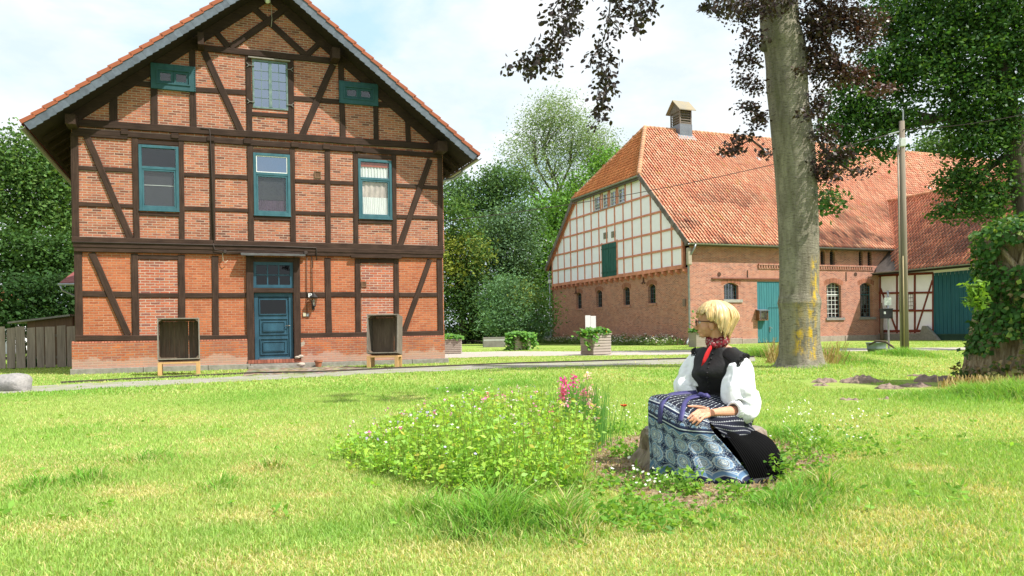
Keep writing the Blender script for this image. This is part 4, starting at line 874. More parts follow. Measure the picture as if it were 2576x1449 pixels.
# ---------------------------------------------------------------- annex wing at right angles to the barn
UA = bs(2212, 760)[0]
def ba(px, py, off=0.):                    # on the annex side wall -> w (towards the viewer), z
    q = hit(px, py, KB+UB*(UA+off), UB)-KB; return -q.dot(VB), q.z
annex = thing('barn_annex', 'lower annex wing with white half-timbered panel and wide teal sliding gate', 'annex', bw(UA, 0, 0))
AE = UA-.75; AEZ = bs(2183, 684, -.4)[1]
q = hit(2233, 507, bw(0, -EO, EZ), (-VB*ss+Z*cs))-KB; AUR, AZR = q.dot(UB), q.z
AL = 13.; at_ = math.atan2(AZR-AEZ, AUR-AE); acs, ass = math.cos(at_), math.sin(at_); asl = (AZR-AEZ)/ass
fa = lambda w_, z, o: bw(UA+o, -w_, z)
w_d0, w_d1 = ba(2348, 800)[0], ba(2463, 800)[0]
ztop = AEZ+.75*math.tan(at_)-.25
wz = lambda y, x=2280: ba(x, y)[1]
mb = MB(); mb.uvf = lambda p: ((p-KB).dot(VB), p.z)
strips(mb, fa, 0, [(-.4, ztop), (AL, ztop)], [(w_d0, 0, w_d1, wz(690, 2400))], .25)
mb.build('plaster_wall', plaster, annex, uv=True)
mb = MB(); mb.uvf = lambda p: ((p-KB).dot(UB), p.z)
W2 = 2*(AUR-AE)-1.5
mb.add([bw(UA, -AL, 0), bw(UA+W2, -AL, 0), bw(UA+W2, -AL, ztop), bw(AUR, -AL, AZR-.3), bw(UA, -AL, ztop)], [(0, 1, 2, 3, 4)]); mb.box(bw(UA+W2-.3, -AL+.02, 0), UB*.3, VB*(AL-.1), Z*ztop)
mb.build('wall', brick_barn, annex, uv=True)
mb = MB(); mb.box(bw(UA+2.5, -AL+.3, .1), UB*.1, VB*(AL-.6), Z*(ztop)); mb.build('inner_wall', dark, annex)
sv = barn; barn_ = barn; barn = annex      # helpers below attach to the annex
X = lambda x, y: ba(x, y)
for a, b, wd in (((2214.5, 694), (2214.5, 842), 6), ((2257, 694), (2257, 842), 6), ((2302, 691), (2302, 840), 6), ((2347.5, 688), (2347.5, 838), 4.5)):
    btim('post', X(*a), X(*b), wd/44., .03, oxred, fa)
for y0, y1, wd in ((737.5, 736.5), (782, 781.5), (833, 832.5), (694.5, 688.5)) and ((737.5, 736, 6), (782, 781, 6), (833.5, 832, 8), (693.5, 687, 7)):
    btim('rail', X(2211, y0), X(2348, y1), wd/44., .05, oxred, fa)
btim('brace', X(2216, 725), X(2256, 832), .11, .04, oxred, fa); btim('brace', X(2346, 705), X(2306, 832), .11, .04, oxred, fa)
(a, zb), (b, za) = X(2259, 741), X(2300, 779)
bwin(fa, (a+.05, za, b-.05, zb), (6, 4), (rust, rust, GLASS('dim_glass', .12, (.15, .12, .08))), 0, -.02)
mb = MB(); mb.box(bw(UA+.06, -b+.05, za), UB*.02, VB*(b-a-.1), Z*(zb-za)); mb.build('blind', MAT('brown_blind', (.14, .09, .05), .4, 3, .9), annex)
mb = MB(); mb.uvf = lambda p: ((p-KB).dot(VB), p.z); mb.box(bw(UA-.1, -w_d0+.02, 0), UB*.12, VB*(w_d0+.2), Z*wz(838)); mb.build('plinth', brick_barn, annex, uv=True)
mb = MB(); mb.box(bw(UA-.16, -w_d0+.04, -.1), UB*.12, VB*(w_d0+.1), Z*.55); mb.build('stone_base', stone, annex, bevel=.02)
# gate
mb = MB(); n = 22; gz = wz(842, 2400); g1 = wz(686, 2360)
for k in range(n): mb.box(bw(UA-.02+.014*(k % 2), -w_d0-(w_d1-w_d0)*(k+1)/n+.008, gz), UB*.06, VB*((w_d1-w_d0)/n-.016), Z*(g1-gz))
gt = mb.build('gate', MAT('dusty_teal_paint', (.014, .09, .125), .35, 3, .75, .2, .006, (4, 4, .4), (.024, .12, .15)), annex)
mb = MB(); mb.box(bw(UA-.01, -w_d1, 0), UB*.06, VB*(w_d1-w_d0), Z*gz); mb.box(bw(UA-.04, -w_d1, gz-.04), UB*.08, VB*(w_d1-w_d0), Z*.1); mb.build('gate_panel', MAT('green_board', (.03, .075, .05), .3, 3, .8), gt)
mb = MB(); mb.prism([bw(UA-.14, -w_d0-.7, 0), bw(UA-.14, -w_d0+.9, 0), bw(UA-.14, -w_d0+.55, .95), bw(UA-.14, -w_d0+.25, .95)], -UB*.25); mb.build('ramp_stone', stone, annex, bevel=.03)
# roof
def keep_a(x, y): v = -AL-.3+x; z = AEZ+y*ass; return v < (z-EZ)/BT-EO+.12
apal = [(.72, .28, .16), (.78, .33, .2), (.62, .21, .12), (.5, .18, .11)]
def stain_a(c, x, y):
    s = fbm(x*.5+y*.3, y*.4-x*.1, 21, 4); d = np.clip((s-.36)*3.8, 0, .95)*np.clip(1.3-np.abs(y-2.6)/5, .15, 1)*np.clip(.25+(13.3-x)/9, .2, 1.1)
    d = np.clip(d*rng.uniform(.5, 1.1, len(x)), 0, 1); return c*(1-d[:, None])+np.array((.1, .045, .038))*d[:, None]
AW = AL+.3+((AZR-EZ)/BT-EO)+.3
pantiles('roof', bw(AE, -AL-.3, AEZ), VB, UB*acs+Z*ass, AW, asl+.05, btile, annex, keep_a, .25, .36, apal, stain_a)
pantiles('roof', bw(2*AUR-AE, -AL-.3, AEZ), VB, -UB*acs+Z*ass, AW, asl+.05, btile, annex, keep_a, .5, .7, apal, None, seg=3)
ve = (AEZ-EZ)/BT-EO; vr = (AZR-EZ)/BT-EO
mb = MB(); mb.add([bw(AE+.05, -AL-.25, AEZ-.07), bw(AE+.05, -.35, AEZ-.07), bw(AUR, vr, AZR-.1), bw(AUR, -AL-.25, AZR-.1), bw(2*AUR-AE, -AL-.25, AEZ-.07), bw(2*AUR-AE, -.35, AEZ-.07)], [(0, 1, 2, 3), (3, 2, 5, 4)]); mb.build('roof_boards', fascia, annex)
barn = annex; caps('ridge_tile', bw(AUR, -AL-.3, AZR+.04), bw(AUR, vr, AZR+.04), .13)
mb = MB(); z0 = lambda v: EZ+(v+EO)*BT; mb.tube([bw(AE+(AUR-AE)*(z-AEZ)/(AZR-AEZ), (z-EZ)/BT-EO+.1, z+.02) for z in np.linspace(EZ+.1, AZR, 6)], .1, 6); mb.build('valley', MAT('valley_dark', (.1, .06, .05), .3, 5), annex)
gutter(bw(AE-.06, -AL, AEZ-.05), bw(AE-.06, -.1, AEZ-.05), UB, .085, annex)
mb = MB(); mb.box(bw(AE+.02, -AL, AEZ-.2), UB*(UA-AE), VB*(AL-.1), Z*.1); mb.box(bw(UA-.12, -AL, ztop-.32), UB*.1, VB*(AL-.1), Z*.3); mb.build('eaves_shade_board', MAT('eave_shade_black', (.03, .02, .018), .3, 4), annex)  # soffit board, plus a black strip standing in for the eave shadow
barn = sv
# notice box on the gate and light fittings that hang there
(a, zt_), (b, zb_) = bs(1909.5, 781, -.3), bs(1933, 806, -.3); nb_ = thing('notice_box', 'small brown glazed notice box hung on the teal barn gate', 'notice box', bw(a, -.3, zb_))
mb = MB(); mb.box(bw(a, -.3, zb_), UB*.05, VB*.3, Z*(zt_-zb_)); mb.box(bw(b-.05, -.3, zb_), UB*.05, VB*.3, Z*(zt_-zb_)); mb.box(bw(a+.05, -.3, zb_), UB*(b-a-.1), VB*.3, Z*.05); mb.box(bw(a+.05, -.06, zb_+.05), UB*(b-a-.1), VB*.06, Z*(zt_-zb_-.05)); mb.build('case', MAT('brown_wood_case', (.2, .1, .045), .3, 6, .6), nb_)
mb = MB(); mb.hexa([bw(a-.06, -.4, zt_-.02), bw(b+.06, -.4, zt_-.02), bw(b+.06, .02, zt_+.04), bw(a-.06, .02, zt_+.04), bw(a-.06, -.4, zt_+.01), bw(b+.06, -.4, zt_+.01), bw(b+.06, .02, zt_+.08), bw(a-.06, .02, zt_+.08)]); mb.build('cover', lead, nb_)
mb = MB(); mb.box(bw((a+b)/2-.02, -.066, (zb_+zt_)/2-.12), UB*.12, VB*.005, Z*.26); mb.build('paper', MAT('cream_paper', (.6, .55, .4), .1, 8), nb_); mb = MB(); mb.box(bw((a+b)/2+.11, -.066, (zb_+zt_)/2-.12), UB*.1, VB*.005, Z*.26); mb.build('paper', MAT('green_paper', (.3, .42, .34), .1, 8), nb_)
MB().box(bw(a+.05, -.285, zb_+.05), UB*(b-a-.1), VB*.006, Z*(zt_-zb_-.06)).build('pane', GLASS('case_glass', .08, (.9, .88, .85)), nb_)
# ---------------------------------------------------------------- crates on their stands
crate_w = MAT('old_crate_boards', (.12, .085, .06), .5, 3, .9, .5, .02, (6, 6, .5), c2=(.2, .15, .105)); crate_out = MAT('grey_crate_side', (.2, .17, .135), .4, 5, .9, .4, .02, (3, 3, .7))
pale_w = MAT('fresh_pine', (.6, .36, .16), .25, 5, .7, .15, .01, (4, 4, .5)); rim_m = MAT('crate_rim', (.26, .23, .19), .35, 8, .85, .3, .01)
def crate(cx, by, ang, w_, h_, dp, lean, clabel, slabel, legs4):
    b = gnd(cx, by); X_, Y_ = frame_at(ang)
    hl = .32
    st = thing('crate_stand', slabel, 'stand', b, 'pine stands under the crates')
    mb = MB(); mb.box(b-X_*w_/2+Z*(hl), X_*w_, Y_*dp*.95, Z*.05); mb.build('board', pale_w, st, bevel=.004)
    for sx in (-1, 1):
        for sy in (0, 1):
            mb = MB(); mb.box(b+X_*(sx*(w_/2-.05)-.055)+Y_*(.0+sy*(dp*.95-.1)), X_*.11, Y_*.07, Z*hl); mb.build('leg', pale_w, st, bevel=.004)
    lt = Z*math.cos(lean)+Y_*math.sin(lean); bk = Y_*math.cos(lean)-Z*math.sin(lean); o = b+Z*(hl+.055+dp*math.sin(lean)*.98)
    c = thing('wooden_crate', clabel, 'crate', o, 'old apple crates by the house')
    t_ = .022
    mb = MB(); mb.box(o-X_*w_/2, X_*t_, bk*dp, lt*h_); mb.build('side_panel', crate_out, c, bevel=.003); mb = MB(); mb.box(o+X_*(w_/2-t_), X_*t_, bk*dp, lt*h_); mb.build('side_panel', crate_out, c, bevel=.003)
    for z0 in (0, h_-t_):
        mb = MB(); n = 6
        for k in range(n): mb.box(o-X_*(w_/2-t_-.001)+bk*(dp*k/n+.004)+lt*z0, X_*(w_-2*t_-.002), bk*(dp/n-.008), lt*t_)
        mb.build('slat_panel', crate_w, c)
    mb = MB(); n = 8; ww = (w_-2*t_-.01)/n
    for k in range(n): mb.box(o-X_*(w_/2-t_-.005)+X_*(ww*k)+bk*(dp-t_)+lt*(t_+.005), X_*(ww-(.0015 if k != 5 else .012)), bk*t_, lt*(h_-2*t_-.01))
    mb.build('base_boards', crate_w, c)
    for sx in (-1, 1):
        for z0 in (t_+.002, h_-t_-.002):
            mb = MB(); p = o+X_*sx*(w_/2-t_-.002)+lt*z0+bk*.004; dz = .1 if z0 < h_/2 else -.1; mb.prism([p, p-X_*sx*.1, p+lt*dz], bk*(dp-.06)); mb.build('corner_block', crate_w, c)
    mb = MB(); r_ = .02
    mb.box(o-X_*(w_/2+.003)-bk*.012, X_*r_*1.6, bk*.011, lt*h_); mb.box(o+X_*(w_/2+.003-r_*1.6)-bk*.012, X_*r_*1.6, bk*.011, lt*h_); mb.box(o-X_*(w_/2-.03)-bk*.012+lt*(h_-.03), X_*(w_-.06), bk*.011, lt*.03); mb.box(o-X_*(w_/2-.03)-bk*.012, X_*(w_-.06), bk*.011, lt*.03); mb.build('rim', rim_m, c)
crate(451, 944, 22, 1.08, 1.16, .72, R(5), 'dark slatted crate tipped on its side, nearer the fence', 'pine stand of the crate left of the blue door', False)
crate(962, 925, -5, .98, 1.22, .62, R(7), 'slatted crate tipped on its side with light gaps, near the right house corner', 'pine stand of the crate right of the blue door', True)
# terracotta pot and stones at the step
b = hw(*[huz(800, 920, -.12)[0]], 0, -.25); terra = MAT('terracotta', (.42, .16, .085), .25, 8, .8)
mb = MB(); mb.lathe(b, [(.0, .0), (.085, .0), (.115, .17), (.135, .17), (.135, .22), (.11, .22), (.1, .12), (0, .12)], 16); tag(mb.build('flower_pot', terra, loc=b, smooth=False), 'small terracotta flower pot standing by the plinth right of the door', 'flower pot')
def rock(name, c, rx, ry, rz, m, label, cat, seed=1, cut=.6, group=None):
    random.seed(seed); mb = MB(); c = Vector(c); n, k = 18, 12
    for i in range(k+1):
        pass
    rings = []
    for i in range(k+1):
        th = PI*i/k; ring = []
        for j in range(n):
            ph = 2*PI*j/n; d = Vector((math.sin(th)*math.cos(ph), math.sin(th)*math.sin(ph), -math.cos(th)))
            e = 1+.22*(vnoise(d.x*1.7+seed, d.y*1.7+d.z*2.1, seed)-.5)*2+.08*(vnoise(d.x*5+seed, d.y*5+d.z*4, seed+5)-.5)*2
            sq = lambda v, p=cut: math.copysign(abs(v)**p, v); ring.append(c+Vector((sq(d.x)*rx, sq(d.y)*ry, sq(d.z)*rz))*float(e))
        rings.append(ring)
    mb.loft(rings); return tag(mb.build(name, m, loc=c, smooth=True, sub=1), label, cat, group)
st_m = MAT('granite', (.36, .34, .33), .35, 14, .85, .9, .03, c2=(.24, .23, .225)); pale_s = MAT('pale_pebble', (.5, .43, .36), .25, 9, .8)
p = gnd(10, 985); rock('boulder', p+Vector((-.06, .25, .1)), .4, .32, .23, st_m, 'grey granite boulder lying on the lawn before the gravel track', 'boulder', 3, .75)
for x, y, off, z, r_, lb in ((748, 904, -.02, .33, .07, 'flattish pale stone on the brick step beside the door'), (756, 902, -.01, .36, .075, 'whitish round stone on the step against the door post'), (757, 915, -.3, .1, .11, 'larger pinkish stone lying below the brick step')):
    u_ = huz(x, y, off)[0]; rock('stone', hw(u_, z, off-.03), r_*1.2, r_*.8, r_*.6, pale_s, lb, 'stone', int(x), .9, 'stones by the front door')
# ---------------------------------------------------------------- planters
slat_w = MAT('silvery_larch', (.46, .4, .35), .3, 4, .85, .3, .01, (.6, .6, 8), c2=(.36, .3, .26)); soil_m = MAT('potting_soil', (.05, .04, .03), .3, 20, .95, .5, .02)
nast = LEAF('nasturtium_leaf', trans=.35)
def planter(px, py, ang, a, h_, label, plabel, spill, flowers=0, b=None):
    p = gnd(px, py); X_, Y_ = frame_at(ang); pl = thing('planter', label, 'planter', p, 'slatted wooden planters'); b_ = a if b is None else b
    n = 7
    for (o, d, nn, L) in ((p, X_, -Y_, a), (p+X_*a, Y_, X_, b_), (p+X_*a+Y_*b_, -X_, Y_, a), (p+Y_*b_, -Y_, -X_, b_)):
        mb = MB()
        for k in range(n): mb.box(o+Z*(.04+(h_-.08)*k/n)+d*.004, d*(L-.008), -nn*.028, Z*((h_-.08)/n-.032))
        mb.box(o-nn*.031+d*.01+Z*.02, d*(L-.02), -nn*.02, Z*(h_-.06)); mb.build('slat_side', slat_w, pl)
    mb = MB(); 
    for o, d, nn, L in ((p-X_*.03-Y_*.03, X_, Y_, a+.06), (p-X_*.03+Y_*(b_-.05), X_, Y_, a+.06), (p-X_*.03+Y_*.052, Y_, X_, b_-.104), (p+X_*(a-.05)+Y_*.052, Y_, X_, b_-.104)): mb.box(o+Z*(h_-.035), d*L, nn*.08, Z*.035)
    mb.build('top_rail', slat_w, pl); mb = MB(); mb.box(p+X_*.06+Y_*.06+Z*(h_-.2), X_*(a-.12), Y_*(b_-.12), Z*.1); mb.build('soil', soil_m, pl)
    # round leaves
    c0 = p+X_*a/2+Y_*b_/2+Z*h_; P = []; nl = 420
    for k in range(nl):
        x, y = random.uniform(-.55, .55)*a, random.uniform(-.55, .55)*b_; P.append(c0+X_*x+Y_*y+Z*(random.uniform(-.04, .24)*(1.1-abs(x/a))))
    for sx, sy, dx, dz, k in spill:
        for _ in range(k):
            t_ = random.random(); P.append(p+X_*(sx*a+random.gauss(0, .16)+dx*t_)+Y_*(sy*b_+random.gauss(0, .16)-.12)+Z*(h_+.12-dz*t_*t_-dz*.25*t_+random.gauss(0, .06)))
    P = np.array([tuple(q) for q in P]); n = len(P); nr = rng.normal(size=(n, 3))*.45+np.array((.25, -.4, .9)); nr /= np.linalg.norm(nr, axis=1)[:, None]
    t1 = np.cross(nr, np.array((0, 1., .2))); t1 /= np.linalg.norm(t1, axis=1)[:, None]; t2 = np.cross(nr, t1); r_ = rng.uniform(.05, .1, n)[:, None]
    V_ = np.stack([P+(t1*math.cos(q*PI/3.5)+t2*math.sin(q*PI/3.5))*r_-nr*.0 for q in range(7)], 1)
    f = np.arange(n*7).reshape(n, 7); col = np.repeat(leafcol(n, [(.1, .26, .04), (.16, .34, .05), (.08, .2, .035)]), 7, 0)
    o = mesh_np('plant_foliage', V_.reshape(-1, 3), f, nast, None, col, loc=c0); tag(o, plabel, 'plant', 'plants in the wooden planters')
    if flowers:
        k = rng.integers(0, n, flowers); V2 = P[k]+np.array((0, -.08, .02)); fl = leaves_np(V2, .07, np.tile((.75, .2, .02), (flowers, 1)), wid=1.1); mesh_np('flower', fl[0], fl[1], nast, o, fl[2])
planter(1493, 894, 30, .93, .9, 'silvery slatted planter in front of the barn with the white board behind it', 'nasturtiums with orange blooms spilling over the left side of the planter before the barn gable', [(0, .25, -.12, .6, 75), (0, .9, -.08, .25, 30)], 16)
planter(1296, 882, 28, .98, .8, 'planter almost hidden under big trailing leaves beside the concrete trough', 'large-leaved squash vines trailing down the planter beside the concrete trough', [(0, .3, -.35, .85, 260), (.45, 0, .2, .8, 200), (1, .2, .3, .75, 130)])
planter(1095, 891, 2, 1.28, .72, 'slatted planter half hidden behind the right corner of the brick house', 'nasturtium leaves topping the planter behind the house corner', [])
planter(1752, 874, 12, 1.0, .85, 'slatted planter at the barn corner, behind the seated woman', 'green climber growing from the planter behind the seated woman', [(0, .2, .0, -.9, 50)])
# white board, trough, cabinet
p = gnd(1487, 884); mb = MB(); hgt = 1.85
bd = thing('notice_board', 'white two-panel board seen from behind, standing behind a planter', 'notice board', p)
for s in (-1, 1):
    mb = MB(); mb.box(p+Vector((-.26 if s < 0 else .005, 0, .6)), Vector((.255, 0, 0)), Vector((0, .03, 0)), Z*(1.18 if s < 0 else 1.15)); mb.build('board_panel', white, bd, bevel=.004)
for s in (-.2, .2): MB().tube([p+Vector((s, .05, 0)), p+Vector((s, .05, 1.7))], .022, 8).build('post', metal, bd)
conc = MAT('old_concrete', (.27, .255, .235), .35, 4, .9, .4, .02, c2=(.19, .175, .16))
p = gnd(1216, 874); mb = MB(); X_, Y_ = frame_at(4); L = 1.5
tr0 = thing('concrete_trough', 'weathered concrete trough with a pale stripe under the dark trees', 'trough', p)
mb.box(p, X_*L, Y_*.12, Z*.68); mb.box(p+Y_*.9, X_*L, Y_*.12, Z*.68); mb.box(p+Y_*.121, X_*.12, Y_*.778, Z*.68); mb.box(p+X_*(L-.12)+Y_*.121, X_*.12, Y_*.778, Z*.68); mb.build('trough_body', conc, tr0, bevel=.012)
MB().box(p-Y_*.004+Z*.44+X_*.03, X_*(L-.03), Y_*.003, Z*.1).build('pale_stripe', MAT('pale_stripe', (.5, .5, .5), .2, 6), tr0)
p = gnd(1397, 862); p = bw(-1.0, BW_-1.2, 0); mb = MB(); mb.cbox(p+Z*.55, .62, .4, 1.1); mb.cbox(p+Z*1.115, .68, .46, .05); tag(mb.build('utility_cabinet', MAT('grey_green_cabinet', (.22, .27, .24), .15, 8, .6), loc=p, bevel=.01), 'grey green utility cabinet at the foot of the far barn downpipe', 'cabinet')
# ---------------------------------------------------------------- pole, wires, bin, tub
pw = MAT('grey_pole_wood', (.27, .225, .175), .35, 4, .9, .4, .02, (6, 6, .35), c2=(.2, .165, .13))
pb = gnd(2278, 890); pt = dep(2268.5, 305, pb.y)
pole = thing('utility_pole', 'tall weathered wooden utility pole with conduit and box near its top', 'utility pole', pb)
MB().tube([pb-Z*.1, pb+(pt-pb)*.5, pt], [.12, .11, .092], 14).build('pole', pw, pole, smooth=True)
off = Vector((-.17, -.02, 0)); MB().tube([pb+off, pb+(pt-pb)*.55+off*.98, pb+(pt-pb)*.9+off*.95], .03, 8).build('conduit', MAT('grey_conduit', (.3, .27, .22), .2, 5, .5), pole, smooth=True)
off2 = Vector((-.09, -.1, 0)); MB().tube([pb+off2, pb+(pt-pb)*.42+off2], .022, 8).build('conduit', MAT('yellowish_conduit', (.4, .32, .17), .25, 4, .6), pole, smooth=True)
q = dep(2264.5, 361, pb.y)-Vector((0, .16, 0)); mb = MB(); mb.cbox(q, .2, .14, .3); mb.build('connection_box', MAT('pale_grey_box', (.55, .57, .55), .12, 6, .5), pole, bevel=.015)
MB().tube([pt-Z*.1+Vector((.05, 0, 0)), dep(2272, 276, pb.y)], .025, 6).build('mast', metal, pole); mb = MB(); mb.tube([pt-Z*.35, pt-Z*.5+Vector((-.55, -.1, 0))], .03, 6); mb.build('insulator_arm', metal, pole)
def cable(a, b, sag, r, label):
    pts = [a+(b-a)*i/24-Z*sag*4*(i/24)*(1-i/24) for i in range(25)]; tag(MB().tube(pts, r, 5).build('overhead_cable', wire_m, loc=a, smooth=True), label, 'cable')
a = pt-Z*.5+Vector((-.55, -.1, 0)); b = hw(GR+.01, 4.7, .6); b = dep(1112, 556.5, 27.8)
cable(a, b, .35, .013, 'thin overhead cable strung from the pole past the barn to the house')
cable(pt-Z*.3, dep(2640, 274, 22.), .12, .013, 'short overhead cable running from the pole into the right tree crown')
p = gnd(2236, 880); pt2 = dep(2233.5, 731, p.y); spo = thing('sign_post', 'grey steel post with a white notice and black box beside the tub', 'sign post', p)
MB().tube([p, pt2], .04, 10).build('post', metal, spo, smooth=True)
q = dep(2232, 758.5, p.y)-Vector((0, .05, 0)); mb = MB(); mb.cbox(q, .3, .012, .33); nt_o = mb.build('notice', white, spo)
for k, wd in enumerate((.09, .16, .05, .13, .07)): MB().cbox(q+Vector((0, -.008, .1-.05*k-(.03 if k > 1 else 0))), wd, .004, .014).build('print_line', MAT('grey_print', (.35, .35, .37), .1, 9), nt_o)
q = dep(2226.5, 790, p.y)-Vector((0, .1, 0)); mb = MB(); mb.cbox(q, .42, .3, .38); mb.cbox(q+Z*.205, .45, .33, .05); bx = mb.build('letter_box', MAT('black_plastic', (.02, .02, .022), .2, 9, .5), spo, bevel=.01)
MB().cbox(q+Vector((-.13, -.153, .05)), .08, .004, .1).build('sticker', white, bx)
p = gnd(2214, 886)+Vector((0, .3, 0)); tubm = MAT('zinc_tub', (.2, .25, .24), .3, 5, .5, .1, .005, metal=.35)
mb = MB(); n = 22; rr = lambda z: .27+.07*z/.36
mb.loft([[p+Vector((math.cos(2*PI*k/n)*r_*1.15, math.sin(2*PI*k/n)*r_, z)) for k in range(n)] for r_, z in ((.27, .0), (.3, .12), (.315, .13), (.3, .15), (.33, .34), (.35, .36), (.35, .38), (.32, .38), (.29, .2), (.05, .19))]); tag(mb.build('zinc_tub', tubm, loc=p, smooth=True), 'oval zinc tub on the grass at the foot of the sign post', 'tub')
bark0 = MAT('dead_branch', (.13, .095, .07), .4, 8, .9, .5, .02)
pts = [dep(2185, 868, 28.9), dep(2205, 858, 28.8), dep(2228, 860, 28.6), dep(2245, 872, 28.4), dep(2262, 884, 28.2)]; tag(MB().tube(pts, [.03, .04, .045, .04, .03], 8).build('dead_branch', bark0, loc=pts[0], smooth=True), 'bent bare branch lying over the zinc tub towards the pole', 'branch')
pts = [bw(UA-.55, -.7, 0), bw(UA-.5, -.62, .9), bw(UA-.42, -.6, 1.8), bw(UA-.36, -.5, 2.6)]; tag(MB().tube(pts, [.13, .12, .1, .06], 9).build('driftwood_trunk', MAT('pale_driftwood', (.24, .17, .13), .35, 5, .9, .5, .02), loc=pts[0], smooth=True), 'upright pale tree branch leaning in the corner of barn and annex', 'branch')
# ---------------------------------------------------------------- fence, shed and roofs on the left
fw = MAT('grey_fence_board', (.5, .42, .37), .45, 4, .9, .4, .02, (5, 5, .4), c2=(.32, .26, .22), attr=True)
fa0, fb0 = gnd(-520, 943), gnd(200, 924); fn = thing('plank_fence', 'weathered vertical plank fence with light gaps left of the house', 'fence', fa0)
d = (fb0-fa0); L = d.length; d.normalize(); nn = Vector((-d.y, d.x, 0)); x = 0; mb = MB()
while x < L:
    w_ = random.uniform(.24, .33); c = random.uniform(.6, 1.3); mb.cc = (c, c*.97, c*.94); h_ = 1.5+random.uniform(-.05, .05); o = fa0+d*x+Z*.03; tl = random.uniform(-.02, .02)
    mb.hexa([o, o+d*w_, o+d*w_+nn*.025, o+nn*.025, o+d*tl+Z*h_, o+d*(w_+tl)+Z*(h_+random.uniform(-.03, .03)), o+d*(w_+tl)+nn*.025+Z*h_, o+d*tl+nn*.025+Z*h_]); x += w_+random.uniform(.03, .07)
mb.build('plank_row', fw, fn, col=True)
for z in (.35, 1.15): MB().box(fa0+nn*.03+Z*z, d*L, nn*.06, Z*.1).build('cross_rail', crate_out, fn)
for k in range(9): MB().box(fa0+nn*.095+d*(L*k/8-.05), d*.1, nn*.1, Z*1.35).build('post', crate_out, fn)
sa = dep(30, 814, 33.); sb = dep(215, 796, 31.5)
sh = thing('lean_to_shed', 'low wooden lean-to with sloping roof behind the plank fence', 'shed', Vector((sa.x, sa.y, 0)))
d = (sb-sa); d.z = 0; d.normalize(); nn = Vector((-d.y, d.x, 0)); L = 3.6; rise = (sb.z-sa.z)
MB().hexa([sa-nn*.2, sa+d*L+Z*rise*1.15-nn*.2, sa+d*L+Z*rise*1.15+nn*2.6, sa+nn*2.6]+[q+Z*.07 for q in (sa-nn*.2, sa+d*L+Z*rise*1.15-nn*.2, sa+d*L+Z*rise*1.15+nn*2.6, sa+nn*2.6)]).build('roof', MAT('shed_roof_board', (.2, .18, .16), .3, 5), sh)
s0 = Vector((sa.x, sa.y, 0))+d*.9; MB().hexa([s0, s0+d*2.6, s0+d*2.6+nn*.1, s0+nn*.1]+[q+Z*(h_) for q, h_ in zip((s0, s0+d*2.6, s0+d*2.6+nn*.1, s0+nn*.1), (sa.z+rise*.3, sa.z+rise, sa.z+rise, sa.z+rise*.3))]).build('board_wall', MAT('brown_shed_boards', (.13, .07, .04), .35, 4, .9, .4, .02, (6, 6, .5)), sh)
ra = dep(150, 716, 36.); mb = MB(); rb = thing('outbuilding', 'outbuilding with dull red roof and gutter peeping past the house corner', 'outbuilding', Vector((ra.x, ra.y, 0)))
mb.hexa([ra, ra+Vector((3.5, 0, 0)), ra+Vector((3.5, 3, 1.5)), ra+Vector((0, 3, 1.5))]+[q+Z*.1 for q in (ra, ra+Vector((3.5, 0, 0)), ra+Vector((3.5, 3, 1.5)), ra+Vector((0, 3, 1.5)))]); mb.build('roof', MAT('dull_red_roof', (.25, .07, .065), .3, 4), rb)
mb = MB(); mb.box(ra+Vector((.75, .45, -ra.z)), Vector((2.6, 0, 0)), Vector((0, 2.4, 0)), Z*(ra.z+.1)); mb.build('wall', MAT('dark_outbuilding_wall', (.1, .06, .05), .3, 4), rb)
MB().tube([ra+Vector((-.02, -.08, 0)), ra+Vector((3.5, -.08, 0))], .06, 8).build('gutter', metal, rb, smooth=True); MB().tube([ra+Vector((.06, -.08, -.02)), ra+Vector((.15, -.05, -.28)), ra+Vector((.7, .4, -.62)), ra+Vector((.74, .42, -1.3))], .045, 8).build('downpipe', metal, rb, smooth=True)
ra = dep(-60, 765, 60.); rc = thing('far_cottage', 'distant red roofed cottage glimpsed above the fence', 'cottage', Vector((ra.x, ra.y, 0)))
mb = MB(); q0 = dep(30, 800, 60.); mb.hexa([q0-Vector((5, 0, 0)), q0, q0+Vector((-1.6, 4, 2.6)), q0+Vector((-5, 4, 2.6))]+[q+Z*.15 for q in (q0-Vector((5, 0, 0)), q0, q0+Vector((-1.6, 4, 2.6)), q0+Vector((-5, 4, 2.6)))]); mb.build('roof', ctile, rc)
MB().box(Vector((q0.x-5, q0.y+.6, 0)), Vector((4.3, 0, 0)), Vector((0, 5, 0)), Z*(q0.z+.2)).build('wall', plaster, rc)
